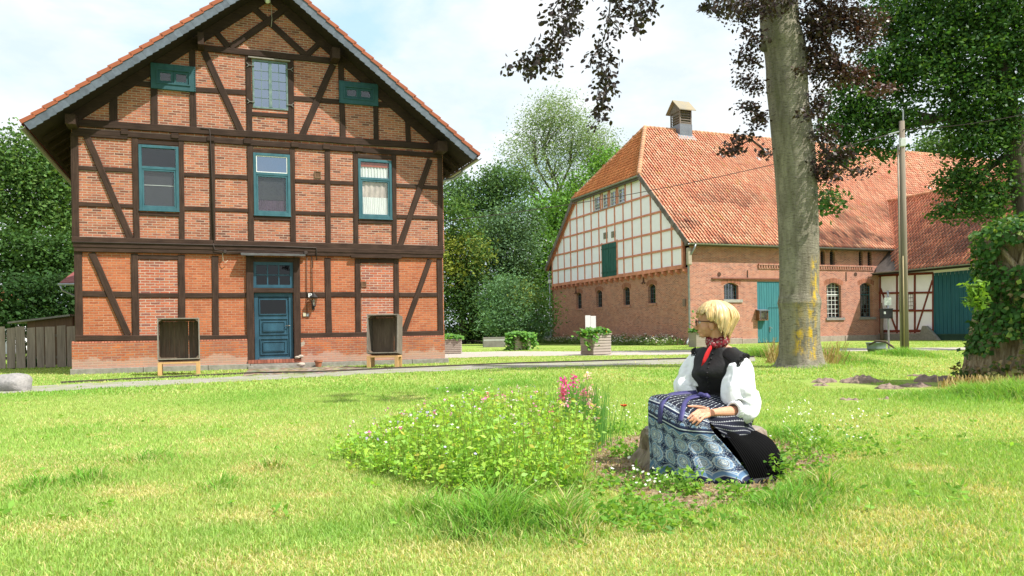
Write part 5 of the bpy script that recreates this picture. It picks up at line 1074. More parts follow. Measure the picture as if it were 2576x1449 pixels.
# molehills (kept free of grass)
MOLES = []
mole_m = MAT('molehill_soil', (.34, .25, .2), .4, 10, .95, .9, .04, c2=(.2, .145, .12))
for k, (x, y, wx, hy, lb) in enumerate(((2070, 962, 26, 12, 'low molehill nearest the beech trunk, behind the woman'), (2064, 970, 20, 7, 'small flat molehill just in front of the one nearest the beech'), (2158, 962, 50, 19, 'largest grey molehill, broad and lumpy, midway to the ivy stump'),
        (2237, 978, 28, 10, 'rounded molehill standing closest to the viewer of the dark ones'), (2305, 946, 18, 6, 'thin crumbly molehill farthest back near the pole'), (2300, 973, 30, 11, 'molehill strip before the brown mound by the stump'), (2350, 960, 42, 19, 'reddish brown earth mound beside the ivy stump'), (2222, 1004, 13, 5, 'faint flattened molehill on the sunny lawn'), (2139, 1006, 22, 4, 'very flat grey soil patch on the sunny lawn'))):
    MOLES.append((x, y+hy*.4, wx*1.2, hy*1.3)); p = gnd(x, y); s = p.y/F; n, m = 40, 9; rx = wx*s*1.15; ry = min(rx*.7, .5); hz = hy*s*1.05; mb = MB(); rings = []
    for i in range(m+1):
        t_ = i/m; ring = []
        for j in range(n):
            a = 2*PI*j/n; e = 1+.3*(float(vnoise(math.cos(a)*2+k*7, math.sin(a)*2, k))-.5)*2; xx, yy = math.cos(a)*rx*e*(1-t_)*1.05, math.sin(a)*ry*e*(1-t_)*1.05
            z = hz*(t_**.7)*(.55+.9*float(vnoise(xx*7+k*9, yy*7, 4)))+(.05*(float(vnoise(xx*19, yy*19+k, 5))-.5) if 0 < i else 0); ring.append(p+Vector((xx, yy, max(z, -.02) if i else -.03)))
        rings.append(ring)
    mb.loft(rings); tag(mb.build('molehill', mole_m, loc=p), lb, 'molehill', 'molehills on the lawn')
# ---------------------------------------------------------------- trees
bark_g = MAT('grey_bark', (.17, .15, .12), .45, 5, .9, .6, .03, (3, 3, .6), c2=(.1, .085, .07)); bark_d = MAT('dark_bark', (.06, .05, .04), .4, 6, .95, .6, .03, (3, 3, .6))
leaf_far = LEAF('tree_leaf', trans=.32, rough=.65, spec=.08); leaf_near = LEAF('near_leaf', trans=.4, rough=.5, spec=.15); leaf_cu = LEAF('copper_leaf', trans=.18, rough=.38, spec=.4)
def clumps(c, r, n, per, sig, shell=.55):
    """points of leaf clumps spread through an ellipsoid, denser towards its skin"""
    k = max(3, n//per); d = rng.normal(size=(k, 3)); d /= np.linalg.norm(d, axis=1)[:, None]
    rad = shell+(1-shell)*rng.random(k)**.6; rad *= 1+rng.normal(0, .1, k)
    cc = np.array(c)+d*rad[:, None]*np.array(r)
    P = np.repeat(cc, per, 0)+rng.normal(size=(k*per, 3))*sig*np.array((1, 1, .6)); tone = np.repeat(rng.uniform(.72, 1.28, k), per)
    return P, tone, cc
def foliage(name, blobs, size, pal, m, par, per=14, sig=None, shell=.5, droop=0., tones=None, wid=.62):
    Ps, Cs, cen = [], [], []
    for i, b in enumerate(blobs):
        px, py, rx, ry, Y, n = b[:6]; s = Y/F; c = dep(px, py, Y); pl = b[6] if len(b) > 6 else pal
        rr = (rx*s, max(rx, ry)*s*.8, ry*s); P, t_, cc = clumps(c, rr, n, per, sig or size*1.6, shell); Ps.append(P); Cs.append(leafcol(len(P), pl, .18)*t_[:, None]); cen.append((c, cc, rr))
    P = np.concatenate(Ps); C = np.concatenate(Cs); k = P[:, 2] > .05; V_, f, c = leaves_np(P[k], size, C[k], droop=droop, wid=wid)
    return mesh_np(name, V_, f, m, par, c), cen
def limb(mb, pts, r0, r1, n=7):
    k = len(pts); mb.tube(pts, [r0+(r1-r0)*i/(k-1) for i in range(k)], n)
def wander(a, b, k, amp):
    a, b = Vector(a), Vector(b); L = (b-a).length
    return [a+(b-a)*i/k+(Vector((random.gauss(0, 1), random.gauss(0, 1), random.gauss(0, .6)))*amp*L if 0 < i < k else Vector()) for i in range(k+1)]
def tree(name, label, foot, blobs, size, pal, trunk_r, fork=.45, m=None, bark=None, group=None, per=14, droop=0., shell=.5, cat='tree', twigs=4, sig=None, wid=.62):
    foot = Vector(foot); t_ = thing(name, label, cat, foot, group); cr, cen = foliage('crown', [(*b[:5], int(b[5]*1.8), *b[6:]) for b in blobs], size*.76, pal, m or leaf_far, t_, per, sig or size*1.6, shell, droop, wid=wid)
    top = max((c for c, _, _ in cen), key=lambda c: c.z); mean = sum((c for c, _, _ in cen), Vector())/len(cen)
    hub = foot.lerp(Vector((mean.x, mean.y, top.z)), fork); mb = MB()
    limb(mb, [foot-Z*.2]+wander(foot, hub, 4, .02)[0:], trunk_r*1.15, trunk_r*.7, 10); mb2 = MB(); br = mb.build('trunk', bark or bark_d, t_, smooth=True)
    for c, cc, rr in cen:
        p = wander(hub, c, 4, .05); limb(mb2, p, trunk_r*.5, trunk_r*.16)
        for q in cc[:twigs]: limb(mb2, wander(p[3], Vector(q), 3, .06), trunk_r*.16, trunk_r*.03, 5)
    mb2.build('limb', bark or bark_d, t_, smooth=True); return t_
G_OAK = [(.085, .17, .045), (.11, .21, .055), (.06, .13, .04), (.145, .23, .065)]; G_DARK = [(.045, .1, .033), (.07, .125, .04), (.09, .15, .04), (.05, .11, .045)]  # G_DARK also puts the deep shade low in the crowns into leaf colour
G_WIL = [(.24, .34, .15), (.3, .4, .19), (.18, .28, .13)]; G_CHE = [(.13, .29, .05), (.19, .36, .075), (.09, .21, .045)]; G_LIN = [(.05, .13, .025), (.035, .1, .025), (.09, .17, .035), (.04, .09, .03)]
G_YEL = [(.26, .29, .055), (.2, .24, .05)]; G_ASH = [(.13, .25, .12), (.17, .3, .15), (.1, .2, .09)]; COP = [(.03, .014, .014), (.045, .022, .02), (.025, .018, .014), (.055, .03, .022)]; COPR = [(.1, .04, .03), (.07, .03, .025)]
LG = 'oaks beyond the fence'
tree('oak_tree', 'broad oak rising behind the fence, its crown against the sky', gnd(105, 888), [(60, 400, 85, 70, 50, 1900), (115, 450, 70, 70, 50, 1700), (20, 470, 80, 80, 50, 1600), (150, 530, 60, 70, 50, 1300), (60, 540, 75, 50, 50, 1100), (-70, 440, 90, 90, 50, 1200)], .34, G_OAK, .45, .6, group=LG, twigs=7)
tree('oak_tree', 'darker oak crown low behind the shed and fence', gnd(20, 884), [(40, 640, 90, 60, 46, 1700), (110, 680, 80, 60, 46, 1700), (-40, 640, 80, 90, 46, 1200), (150, 640, 45, 50, 46, 800)], .32, [(.05, .11, .028), (.07, .14, .035), (.04, .09, .025)], .35, .5, group=LG, twigs=5)
tree('oak_tree', 'slim oak partly hidden by the left house wall', gnd(172, 886), [(165, 590, 50, 60, 54, 900), (190, 480, 60, 80, 56, 1200), (230, 560, 60, 90, 56, 900)], .32, G_OAK, .3, .6, group=LG)
tree('oak_tree', 'oak standing just beyond the left picture edge behind the fence', gnd(-300, 886), [(-260, 420, 100, 90, 48, 1100), (-340, 560, 110, 90, 48, 1100), (-180, 560, 90, 90, 48, 900), (-280, 700, 130, 80, 48, 1100)], .36, G_OAK, .45, .5, group=LG)
tree('hazel_shrub', 'dense dark shrub mass just above the fence boards', gnd(70, 888), [(30, 750, 90, 60, 42, 1700), (120, 750, 80, 60, 42, 1900), (170, 790, 50, 40, 42, 700), (80, 810, 110, 35, 42, 1300), (-60, 770, 60, 70, 42, 800)], .28, [(.03, .075, .022), (.045, .1, .03), (.03, .06, .02)], .15, .4, cat='shrub')
CGp = 'trees between the house and the barn'
tree('willow_tree', 'tall airy willow, the highest crown beside the barn roof', dep(1410, 850, 92).xy.to_3d(), [(1395, 285, 62, 52, 92, 2000), (1345, 345, 55, 55, 92, 1300), (1440, 335, 70, 55, 92, 1700), (1300, 395, 45, 45, 90, 700), (1490, 365, 60, 45, 92, 1500), (1400, 400, 70, 50, 92, 1200), (1330, 450, 60, 50, 90, 900), (1530, 390, 40, 35, 92, 600), (1450, 440, 90, 60, 94, 1500)], .42, G_WIL, .5, .42, bark=bark_g, group=CGp, droop=.35, twigs=9, per=9, sig=.85, wid=.34, shell=.35)
tree('chestnut_tree', 'bright green chestnut leaning over the left barn verge', dep(1425, 850, 84).xy.to_3d(), [(1470, 500, 75, 60, 84, 1900), (1400, 540, 75, 55, 83, 2200), (1365, 620, 60, 60, 80, 1700), (1440, 600, 70, 60, 84, 1500), (1530, 430, 50, 50, 86, 1300), (1350, 700, 55, 55, 80, 1200), (1400, 720, 60, 60, 80, 1200)], .42, G_CHE, .5, .5, group=CGp, twigs=5)
tree('linden_tree', 'rounded mid green crown right beside the house eaves', dep(1185, 850, 88).xy.to_3d(), [(1150, 490, 55, 50, 88, 1300), (1250, 460, 50, 45, 88, 1200), (1205, 500, 60, 55, 88, 1500), (1290, 480, 60, 50, 88, 1400), (1230, 560, 70, 60, 88, 1500)], .42, [(.1, .2, .07), (.14, .24, .085), (.085, .16, .065)], .45, .5, group=CGp, twigs=5)
tree('hornbeam_tree', 'dark hornbeam with yellowish clumps against the house corner', dep(1160, 850, 70).xy.to_3d(), [(1140, 560, 50, 60, 70, 1500, G_OAK), (1170, 640, 65, 60, 70, 2000, G_YEL+G_OAK), (1140, 720, 60, 70, 70, 1900, G_OAK+G_DARK), (1200, 740, 70, 60, 70, 1900, G_DARK), (1130, 660, 40, 70, 69, 900, G_YEL), (1180, 810, 80, 50, 70, 1500, G_DARK), (1250, 790, 60, 60, 70, 1200, G_DARK)], .36, G_DARK, .4, .35, group=CGp, twigs=4)
tree('alder_tree', 'grey green alder standing between hornbeam and chestnut', dep(1275, 850, 74).xy.to_3d(), [(1250, 590, 65, 60, 74, 1700), (1290, 640, 60, 60, 74, 1600), (1230, 660, 60, 60, 74, 1400), (1310, 560, 55, 50, 76, 1300), (1300, 720, 70, 60, 74, 1500, G_DARK), (1350, 780, 70, 50, 76, 1400, G_DARK)], .38, [(.1, .18, .09), (.13, .23, .115), (.065, .125, .055)], .4, .4, group=CGp, twigs=4)
tree('robinia_shrub', 'feathery grey green shrub with yellow patches left of the barn downpipe', dep(1300, 862, 61).xy.to_3d(), [(1275, 725, 45, 40, 61, 1100), (1240, 760, 30, 35, 61, 600), (1318, 755, 45, 40, 61, 1000, G_YEL+G_ASH), (1285, 790, 55, 35, 60, 1000), (1245, 815, 40, 25, 60, 600), (1340, 815, 50, 35, 61, 1000), (1365, 790, 35, 50, 62, 700, G_CHE), (1300, 845, 60, 20, 60, 700, G_DARK)], .3, G_ASH, .14, .3, cat='shrub', group=CGp, per=8, wid=.4)
tree('hedge_row', 'low thicket added dark for the shade beneath the trees', dep(1220, 862, 66).xy.to_3d(), [(x, 850, 50, 26, 72, 900, G_DARK) for x in range(1060, 1420, 60)], .34, [(.02, .05, .018), (.03, .06, .02)], .1, .3, cat='hedge')  # dark leaf mass added where shade lies under the trees
tree('birch_tree', 'distant tree top showing above the far end of the barn ridge', dep(2350, 800, 120).xy.to_3d(), [(2345, 372, 45, 26, 120, 700), (2390, 350, 50, 40, 120, 700), (2360, 440, 90, 60, 120, 900)], .6, G_OAK, .4, .5)
# --- green linden on the right
LY = 32.
lin = [(2480, 40, 110, 70, LY, 5200), (2570, 150, 80, 90, LY, 4200), (2430, 140, 100, 80, LY, 4600), (2310, 90, 90, 60, LY, 2800), (2230, 170, 80, 50, LY, 2300), (2150, 240, 65, 50, LY, 1700), (2110, 310, 55, 35, LY, 1100), (2210, 290, 80, 45, LY, 1900), (2320, 200, 90, 60, LY, 2800), (2460, 250, 90, 70, LY, 4200), (2270, 305, 50, 28, LY, 700), (2170, 350, 60, 26, LY, 900), (2225, 375, 30, 22, LY, 350), (2120, 395, 40, 25, LY, 500),
       (2460, 360, 80, 50, LY, 2400), (2420, 450, 55, 45, LY, 1500), (2465, 510, 70, 42, LY, 1700), (2545, 320, 50, 60, LY, 1800), (2395, 530, 40, 22, LY, 500), (2515, 450, 40, 50, LY, 900), (2240, 40, 80, 45, LY, 1500), (2360, 30, 80, 50, LY, 1900), (2500, -80, 200, 90, LY, 4500), (2660, 60, 120, 150, LY, 4000), (2085, 510, 26, 24, LY-4, 260), (2300, -60, 150, 80, LY, 2500), (2385, 290, 50, 40, LY, 900)]
lt_ = thing('linden_tree', 'large dark green linden filling the upper right, trunk at the picture edge', 'tree', gnd(2610, 884))
foliage('crown', lin, .17, G_LIN, leaf_near, lt_, 12, .27, .4, .3)
f0 = gnd(2610, 884); hub = dep(2552, 330, LY); mb = MB(); limb(mb, [f0-Z*.2, f0.lerp(hub, .3), dep(2584, 560, LY), dep(2562, 450, LY), hub, dep(2520, 180, LY), dep(2490, -60, LY)], .5, .26, 12); mb.build('trunk', MAT('linden_bark', (.11, .085, .065), .4, 6, .95, .6, .03, (3, 3, .6)), lt_, smooth=True)
for tgt in ([(2530, 320), (2420, 310), (2300, 285), (2190, 290), (2110, 300)], [(2530, 260), (2440, 190), (2330, 130), (2240, 90)], [(2545, 380), (2480, 430), (2430, 490)], [(2545, 240), (2600, 130)], [(2350, 300), (2270, 320), (2170, 360)]):
    mb = MB(); limb(mb, [dep(*q, LY) for q in tgt], .17, .04); mb.build('limb', bark_d, lt_, smooth=True)
# --- copper beech: trunk
m, t, o = nt('beech_bark'); v = mapped(t, (1.6, 1.6, .35)); n1 = noi(t, 3, 8, v, .7, .5); n2 = noi(t, 7, 7, mapped(t, (1, 1, 4.5)), .75, .3); n3 = noi(t, .9, 3, mapped(t, (2.6, 2.6, .5)), .6)
k = mixc(t, ramp(t, n1, [(.35, 0), (.65, 1)]), (.16, .14, .105), (.33, .3, .235)); k = mixc(t, ramp(t, n2, [(.52, 0), (.66, .85)]), k, (.06, .052, .038)); k = mixc(t, ramp(t, n3, [(.6, 0), (.72, .6)]), k, (.17, .17, .1))
at = N(t, 'ShaderNodeVertexColor', layer_name='Col'); sp = N(t, 'ShaderNodeSeparateColor'); t.links.new(at.outputs[0], sp.inputs[0]); ny = noi(t, 6, 5, mapped(t, (1.5, 1.5, .6)), .7)
mu = N(t, 'ShaderNodeMath', operation='MULTIPLY'); t.links.new(sp.outputs[0], mu.inputs[0]); t.links.new(ramp(t, ny, [(.45, 0), (.58, 1)]), mu.inputs[1]); k = mixc(t, mu.outputs[0], k, (.62, .4, .03))
beech_m = finish(m, t, o, k, .85, n2, 1., .05, .2)
bb = gnd(2016, 924); BY = bb.y+.1
prof = [(926, 1950, 2090), (915, 1958, 2074), (895, 1961, 2068), (860, 1962, 2062), (800, 1962, 2060.5), (775, 1960, 2062), (762, 1957, 2064), (752, 1959, 2062), (740, 1962, 2058), (640, 1963, 2058), (560, 1960, 2056), (450, 1954, 2052), (360, 1945, 2046), (280, 1937, 2036), (220, 1931, 2031), (170, 1929, 2030), (130, 1925, 2027), (105, 1917, 2022), (60, 1913, 2009), (0, 1911, 2005), (-80, 1907, 2000), (-200, 1900, 1985)]
beech = thing('copper_beech', 'copper beech with thick smooth grey trunk, yellow lichen and hanging purple leaves', 'tree', bb)
mb = MB(); n = 40; rings = []; pv_ = None
fine = []
for (a, b) in zip(prof, prof[1:]):
    for q in range(5): fine.append(tuple(a[j]+(b[j]-a[j])*q/5 for j in range(3)))
fine.append(prof[-1])
for y, xa, xb in fine:
    c = dep((xa+xb)/2, y, BY); r_ = (xb-xa)/2*BY/F; ring = []
    for j in range(n):
        a = 2*PI*j/n; e = 1+.035*(float(vnoise(math.cos(a)*1.8+5, math.sin(a)*1.8+y*.006, 2))-.5)*2+.012*(float(vnoise(math.cos(a)*5, math.sin(a)*5+y*.03, 8))-.5)*2
        if y > 880: e += (y-880)/46*.22*max(0, math.sin(a*3+.7))**2
        p = c+Vector((math.cos(a)*r_*e, math.sin(a)*r_*e, 0)); ring.append(p); px, py = px_of(p)
        fr = max(0, -math.sin(a)); d1 = math.exp(-((px-2043)/9)**2)*(1 if 755 < py < 905 else 0)+math.exp(-((px-2010)/13)**2)*(.75 if 830 < py < 890 else .25 if 760 < py < 830 else 0)+math.exp(-((px-2050)/8)**2)*(.8 if 640 < py < 755 else 0)
        mb.u.append((0, 0)); mb.c.append((min(1, d1*fr*1.4), 0, 0))
    rings.append(ring)
uu, cc_ = mb.u[:], mb.c[:]; mb.u = []; mb.c = []; mb.loft(rings); mb.c = cc_
mb.build('trunk', beech_m, beech, smooth=True, col=True)
for x, y, r_ in ((1921, 118, .13), (1985, 150, .1)):
    mb = MB(); mb.ball(dep(x, y, BY-.42+(.35 if x < 1950 else 0)), r_, r_*.6, r_, 10, 8, .05); mb.build('branch_knot', bark_g, beech, smooth=True)
# beech leaves round the trunk and above
bl = [(1880, 30, 45, 40, 19.5, 520), (1935, 10, 60, 30, 18.5, 420), (1895, 90, 26, 40, 19.5, 260), (1880, 150, 28, 28, 19.6, 260), (1868, 200, 20, 22, 19.6, 120), (1905, 215, 22, 26, 19.6, 190), (1880, 270, 30, 18, 19.6, 190), (1905, 300, 24, 24, 19.6, 240), (1865, 345, 30, 14, 19.6, 160), (1845, 372, 30, 12, 19.5, 170), (1830, 382, 18, 7, 19.4, 60), (1925, 385, 14, 14, 19.3, 80), (1830, 15, 55, 18, 18, 200), (1800, 25, 24, 14, 18, 80),
      (2055, 60, 55, 60, 19.8, 1500), (2110, 40, 60, 50, 20, 1300), (2060, 150, 40, 70, 19.8, 1200), (2100, 170, 50, 40, 20, 700, COPR+COP), (2160, 90, 50, 50, 20, 700, COPR+COP), (2150, 190, 50, 18, 20, 420, COPR), (2215, 225, 35, 12, 20, 200, COPR), (2060, 260, 22, 40, 19.6, 420), (2010, 175, 18, 14, 18.9, 70), (2030, 285, 22, 12, 18.9, 90), (2075, 350, 26, 40, 19.6, 350), (2110, 390, 40, 24, 19.6, 330), (2090, 440, 40, 20, 19.6, 300), (2160, 430, 34, 8, 19.6, 110), (2060, 420, 18, 24, 19.6, 180), (2080, 490, 20, 20, 19.6, 110, G_LIN), (2185, 60, 70, 40, 20.5, 500, COPR+COP), (1990, -60, 200, 60, 19, 2500)]
foliage('crown', bl, .1, COP, leaf_cu, beech, 9, .1, .2, .3)
for pts, r0 in (([(2030, 40, 19.6), (2080, 110, 20), (2130, 190, 20), (2215, 228, 20)], .07), ([(1925, 380, 19.6), (1890, 350, 19.6), (1850, 372, 19.5), (1822, 384, 19.4)], .03), ([(1925, 300, 19.6), (1890, 275, 19.6), (1855, 268, 19.6)], .03), ([(1920, 170, 19.6), (1890, 150, 19.6), (1858, 145, 19.6)], .03), ([(2040, 330, 19.6), (2085, 390, 19.6), (2140, 430, 19.6), (2190, 434, 19.6)], .04), ([(2030, -20, 19.6), (2090, 30, 20), (2190, 60, 20.5)], .09)):
    mb = MB(); limb(mb, [dep(*q) for q in pts], r0, .01, 6); mb.build('limb', bark_d, beech, smooth=True)
# hanging sprays, close to the viewer
SPR = [([(1500, -80), (1440, 40), (1395, 100), (1345, 150), (1295, 170)], 34), ([(1430, -40), (1390, 30), (1390, 70)], 40), ([(1400, 90), (1370, 140), (1345, 175)], 30), ([(1395, 100), (1400, 150), (1395, 185)], 26), ([(1345, 150), (1335, 180), (1318, 192)], 16), ([(1450, -40), (1425, 20), (1445, 65), (1430, 85)], 24),
       ([(1560, -60), (1535, 5), (1530, 60), (1515, 110), (1512, 160), (1535, 215), (1520, 255), (1500, 310)], 24), ([(1512, 130), (1490, 140), (1480, 160)], 18), ([(1515, 120), (1540, 140), (1540, 160)], 20), ([(1512, 165), (1520, 200), (1530, 235)], 26), ([(1515, 190), (1505, 225), (1500, 245)], 20), ([(1528, 40), (1555, 70), (1560, 90)], 16), ([(1520, 230), (1515, 265), (1505, 290)], 18),
       ([(1600, -60), (1590, 0), (1600, 45), (1605, 75)], 30), ([(1540, -30), (1560, 10), (1580, 40)], 26), ([(1640, -50), (1640, 10), (1625, 45)], 24), ([(1620, -50), (1610, 15), (1620, 60)], 22), ([(1460, -60), (1450, 0), (1410, 20)], 24),
       ([(1800, -40), (1790, 10), (1760, 16)], 16), ([(1850, -40), (1830, 10), (1800, 30)], 22)]
P, Cc, Nn = [], [], []
for pts, wd in SPR:
    Y = 11.+random.uniform(-.7, .7); s = Y/F; q = [dep(x, y, Y) for x, y in pts]; MB().tube(q, [.012-.009*i/(len(q)-1) for i in range(len(q))], 5).build('hanging_twig', bark_d, beech, smooth=True)
    L = sum((b-a).length for a, b in zip(q, q[1:])); nl = int(L*(66+wd*3.4))
    for _ in range(nl):
        u = random.random()**.8*(len(q)-1); i = min(int(u), len(q)-2); c = q[i].lerp(q[i+1], u-i)
        if px_of(c)[1] < -70: continue
        P.append(c+Vector((random.gauss(0, .5), random.gauss(0, .5), random.gauss(0, .42)))*wd*s); 
P = np.array([tuple(p) for p in P]); n = len(P); d = rng.normal(size=(n, 3)); d[:, 2] = -np.abs(d[:, 2])*.7-.15; d /= np.linalg.norm(d, axis=1)[:, None]; r_ = rng.normal(size=(n, 3)); w_ = np.cross(d, r_); w_ /= np.linalg.norm(w_, axis=1)[:, None]; nn_ = np.cross(w_, d); s = (rng.uniform(.055, .1, n))[:, None]
V_ = np.stack([P, P+d*s*.28+w_*s*.27+nn_*s*.05, P+d*s*.65+w_*s*.24+nn_*s*.05, P+d*s, P+d*s*.65-w_*s*.24+nn_*s*.05, P+d*s*.28-w_*s*.27+nn_*s*.05], 1).reshape(-1, 3)
mesh_np('hanging_leaves', V_, np.arange(n*6).reshape(n, 6), leaf_cu, beech, np.repeat(leafcol(n, [(.022, .012, .012), (.03, .017, .015), (.02, .015, .012), (.035, .025, .02)], .3), 6, 0))
# ---------------------------------------------------------------- ivy-clad stump
isx = gnd(2592, 976); IY = isx.y+.75; isx.x = (2602-CX)/F*IY; ivy = thing('ivy_stump', 'tall gnarled dead tree stump smothered in ivy', 'stump', Vector((isx.x, IY, 0)))
m, t, o = nt('gnarled_bark'); v = mapped(t, (2.5, 2.5, .5)); n1 = noi(t, 6, 8, v, .74, 1.); n2 = noi(t, 1.2, 3, mapped(t)); k = ramp(t, n1, [(.28, (.07, .05, .032)), (.48, (.32, .235, .15)), (.7, (.56, .47, .36))]); k = mixc(t, ramp(t, n2, [(.55, 0), (.68, .5)]), k, (.12, .13, .045)); gn = finish(m, t, o, k, .95, n1, 1., .08, .1)
mb = MB(); rings = []; n = 56
for i in range(33):
    f_ = i/32; z = f_*2.75; r0 = .74+.3*(1-f_)**3.2+(.06*math.sin(f_*5)); r0 *= (1 if f_ < .9 else max(.25, 1-(f_-.9)*6)); ring = []
    for j in range(n):
        a = 2*PI*j/n; e = 1+.3*(float(vnoise(math.cos(a)*2.3+9, math.sin(a)*2.3+z*.28, 3))-.5)*2+.16*(float(vnoise(math.cos(a)*7, math.sin(a)*7+z*.9, 5))-.5)*2
        ring.append(Vector((isx.x+.12*math.sin(f_*3)+math.cos(a)*r0*e, IY+math.sin(a)*r0*e, z)))
    rings.append(ring)
mb.loft(rings); mb.build('trunk', gn, ivy, smooth=True)
for k in range(16):
    a0 = random.uniform(PI*1.0, PI*2.05); pts = []; 
    for i in range(9):
        f_ = i/8; z = f_*random.uniform(2.3, 2.6); r0 = .8+.3*(1-f_)**3.2; a = a0+.35*math.sin(f_*4+k); pts.append(Vector((isx.x+.12*math.sin(f_*3)+math.cos(a)*r0*1.05, IY+math.sin(a)*r0*1.05, z-.05)))
    MB().tube(pts, [random.uniform(.03, .09)*(1.2-.7*i/8) for i in range(9)], 7).build('vine_stem', gn, ivy, smooth=True)
P = []; Cl = []
ip = [(.05, .13, .035), (.08, .18, .045), (.06, .15, .03)]; iy = [(.2, .3, .06), (.28, .36, .1)]
for k in range(6800):
    f_ = random.random(); z = .35+2.5*f_; a = random.uniform(PI*.9, PI*2.1); s_ = float(vnoise(math.cos(a)*2.5+3, z*1.4, 12))
    if s_ < .5-.45*f_: continue
    r0 = .8+.3*(1-min(f_, 1))**3+.14*random.random()+(.1 if f_ > .5 else 0); r0 *= (1 if z < 2.6 else max(.3, 1-(z-2.6)*2.2)); P.append((isx.x+.12*math.sin(f_*3)+math.cos(a)*r0, IY+math.sin(a)*r0, z)); Cl.append(random.choice(iy if random.random() < .1+.25*max(0, f_-.7) else ip))
for k in range(2600):
    z = 1.7*random.random()**1.3; a = random.uniform(PI*.85, PI*2.1)
    if float(vnoise(math.cos(a)*4+7, z*1.1, 19)) < .42: continue
    r0 = .86+.3*(1-min(z/2.75, 1))**3+.12*random.random(); P.append((isx.x+math.cos(a)*r0, IY+math.sin(a)*r0, z+.03)); Cl.append(random.choice([(.26, .18, .09), (.2, .19, .07), (.36, .28, .16), (.1, .14, .04), (.07, .13, .035)]))
for k in range(800):
    a = random.uniform(0, 2*PI); r0 = random.random()**.5*.8; P.append((isx.x+math.cos(a)*r0+.05, IY+math.sin(a)*r0, 2.65+.35*(1-r0)*random.random())); Cl.append(random.choice(ip+iy))
P = np.array(P); n = len(P); nr = P-np.array((isx.x, IY, 0)); nr[:, 2] = .5; V_, f, c = leaves_np(P, .095, np.array(Cl)*rng.uniform(.7, 1.3, (n, 1)), droop=.6, wid=.85, nrm=nr, up=.0)
mesh_np('ivy', V_, f, leaf_near, ivy, c)
# elder shoot growing out of the left side
P = []; mb = MB()
for k in range(9):
    a = dep(2470, 735, IY-.55); b = dep(random.uniform(2425, 2470), random.uniform(690, 790), IY-.6); mb.tube([a, a.lerp(b, .5)+Z*.04, b], [.008, .006, .003], 5)
    for i in range(9): q = a.lerp(b, .35+.65*i/8); P += [tuple(q+Vector((random.gauss(0, .03), random.gauss(0, .03), random.gauss(0, .03)))) for _ in range(3)]
P = np.array(P); V_, f, c = leaves_np(P, .12, leafcol(len(P), [(.2, .36, .05), (.16, .3, .04)]), droop=.1, wid=.4); sh_ = thing('elder_shoot', 'pale green elder shoot sprouting from the left of the ivy stump', 'shoot', dep(2470, 735, IY-.55)); mesh_np('leaves', V_, f, leaf_near, sh_, c); mb.build('stem', MAT('green_stem', (.16, .2, .07), .2, 9), sh_)
# ---------------------------------------------------------------- grass and flowers
def inpoly(x, y, poly):
    r_ = np.zeros(len(x), bool); n = len(poly)
    for i in range(n):
        x0, y0 = poly[i][0], poly[i][1]; x1, y1 = poly[(i+1) % n][0], poly[(i+1) % n][1]
        if y0 == y1: continue
        c = ((y0 > y) != (y1 > y)) & (x < (x1-x0)*(y-y0)/(y1-y0)+x0); r_ ^= c
    return r_
W_ = lambda pts: [gnd(*p) for p in pts]
NT, FT, CB = W_(near_t), W_(far_t), W_(cob)
HB = [hw(-.1, 0, -.05), hw(pr+.15, 0, -.05), hw(pr+.15, 0, 14), hw(-.1, 0, 14)]; BB = [bw(-.1, -.1, 0), bw(60, -.1, 0), bw(60, 21, 0), bw(-.1, 21, 0)]
def ell(x, y, lst):
    """strength of elliptical patches given in picture coordinates (px,py,rx,ry)"""
    s = np.zeros(len(x))
    for px, py, rx, ry in lst:
        c = gnd(px, py); sx = rx*c.y/F; sy = abs(gnd(px, py-ry).y-gnd(px, py+ry).y)/2; s = np.maximum(s, np.exp(-(((x-c.x)/sx)**2+((y-c.y)/sy)**2)))
    return s
DRY = [(290, 1126, 38, 8), (255, 1095, 30, 5), (520, 1110, 60, 10), (640, 1180, 60, 14), (470, 1060, 70, 10), (700, 1085, 90, 14), (1140, 1100, 40, 6), (330, 1240, 120, 16), (150, 1330, 150, 24), (640, 1300, 130, 24), (1080, 1390, 160, 26), (1480, 1400, 150, 18), (700, 1420, 260, 30), (1180, 1000, 50, 6), (1050, 1045, 60, 6), (1040, 1000, 40, 4), (2420, 1340, 60, 18), (2180, 1370, 130, 22), (1850, 1400, 160, 20), (2080, 1150, 120, 14), (2300, 1180, 60, 10), (2250, 1300, 120, 20), (2480, 930, 90, 22), (780, 1250, 90, 12), (2500, 1240, 60, 14), (2440, 975, 80, 12)]
TALL = [(1240, 1330, 130, 34, .13), (1080, 1300, 110, 22, .09), (1420, 1330, 70, 34, .12), (2010, 1275, 80, 24, .085), (2060, 1235, 60, 18, .09), (1990, 1110, 45, 22, .08), (1910, 1275, 40, 8, .03), (1950, 900, 18, 14, .25), (2085, 905, 22, 10, .22), (2020, 922, 60, 6, .1), (2278, 895, 26, 6, .16), (2450, 1000, 50, 10, .12), (2340, 1000, 110, 12, .05), (2560, 1004, 70, 12, .16), (560, 1230, 50, 12, .06), (380, 1160, 60, 10, .05), (220, 1215, 60, 12, .06), (1150, 985, 70, 8, .05), (1300, 970, 60, 6, .05), (680, 1180, 50, 8, .04), (1460, 1230, 30, 12, .1), (90, 1230, 60, 12, .05)]
LUSH = [(1240, 1330, 170, 45), (1960, 1255, 120, 40), (1150, 985, 120, 14), (620, 1000, 160, 16), (200, 985, 200, 16), (900, 980, 200, 14), (560, 1340, 130, 26), (1320, 960, 200, 18), (2400, 1010, 160, 20), (1750, 940, 160, 14), (850, 1340, 110, 30)]
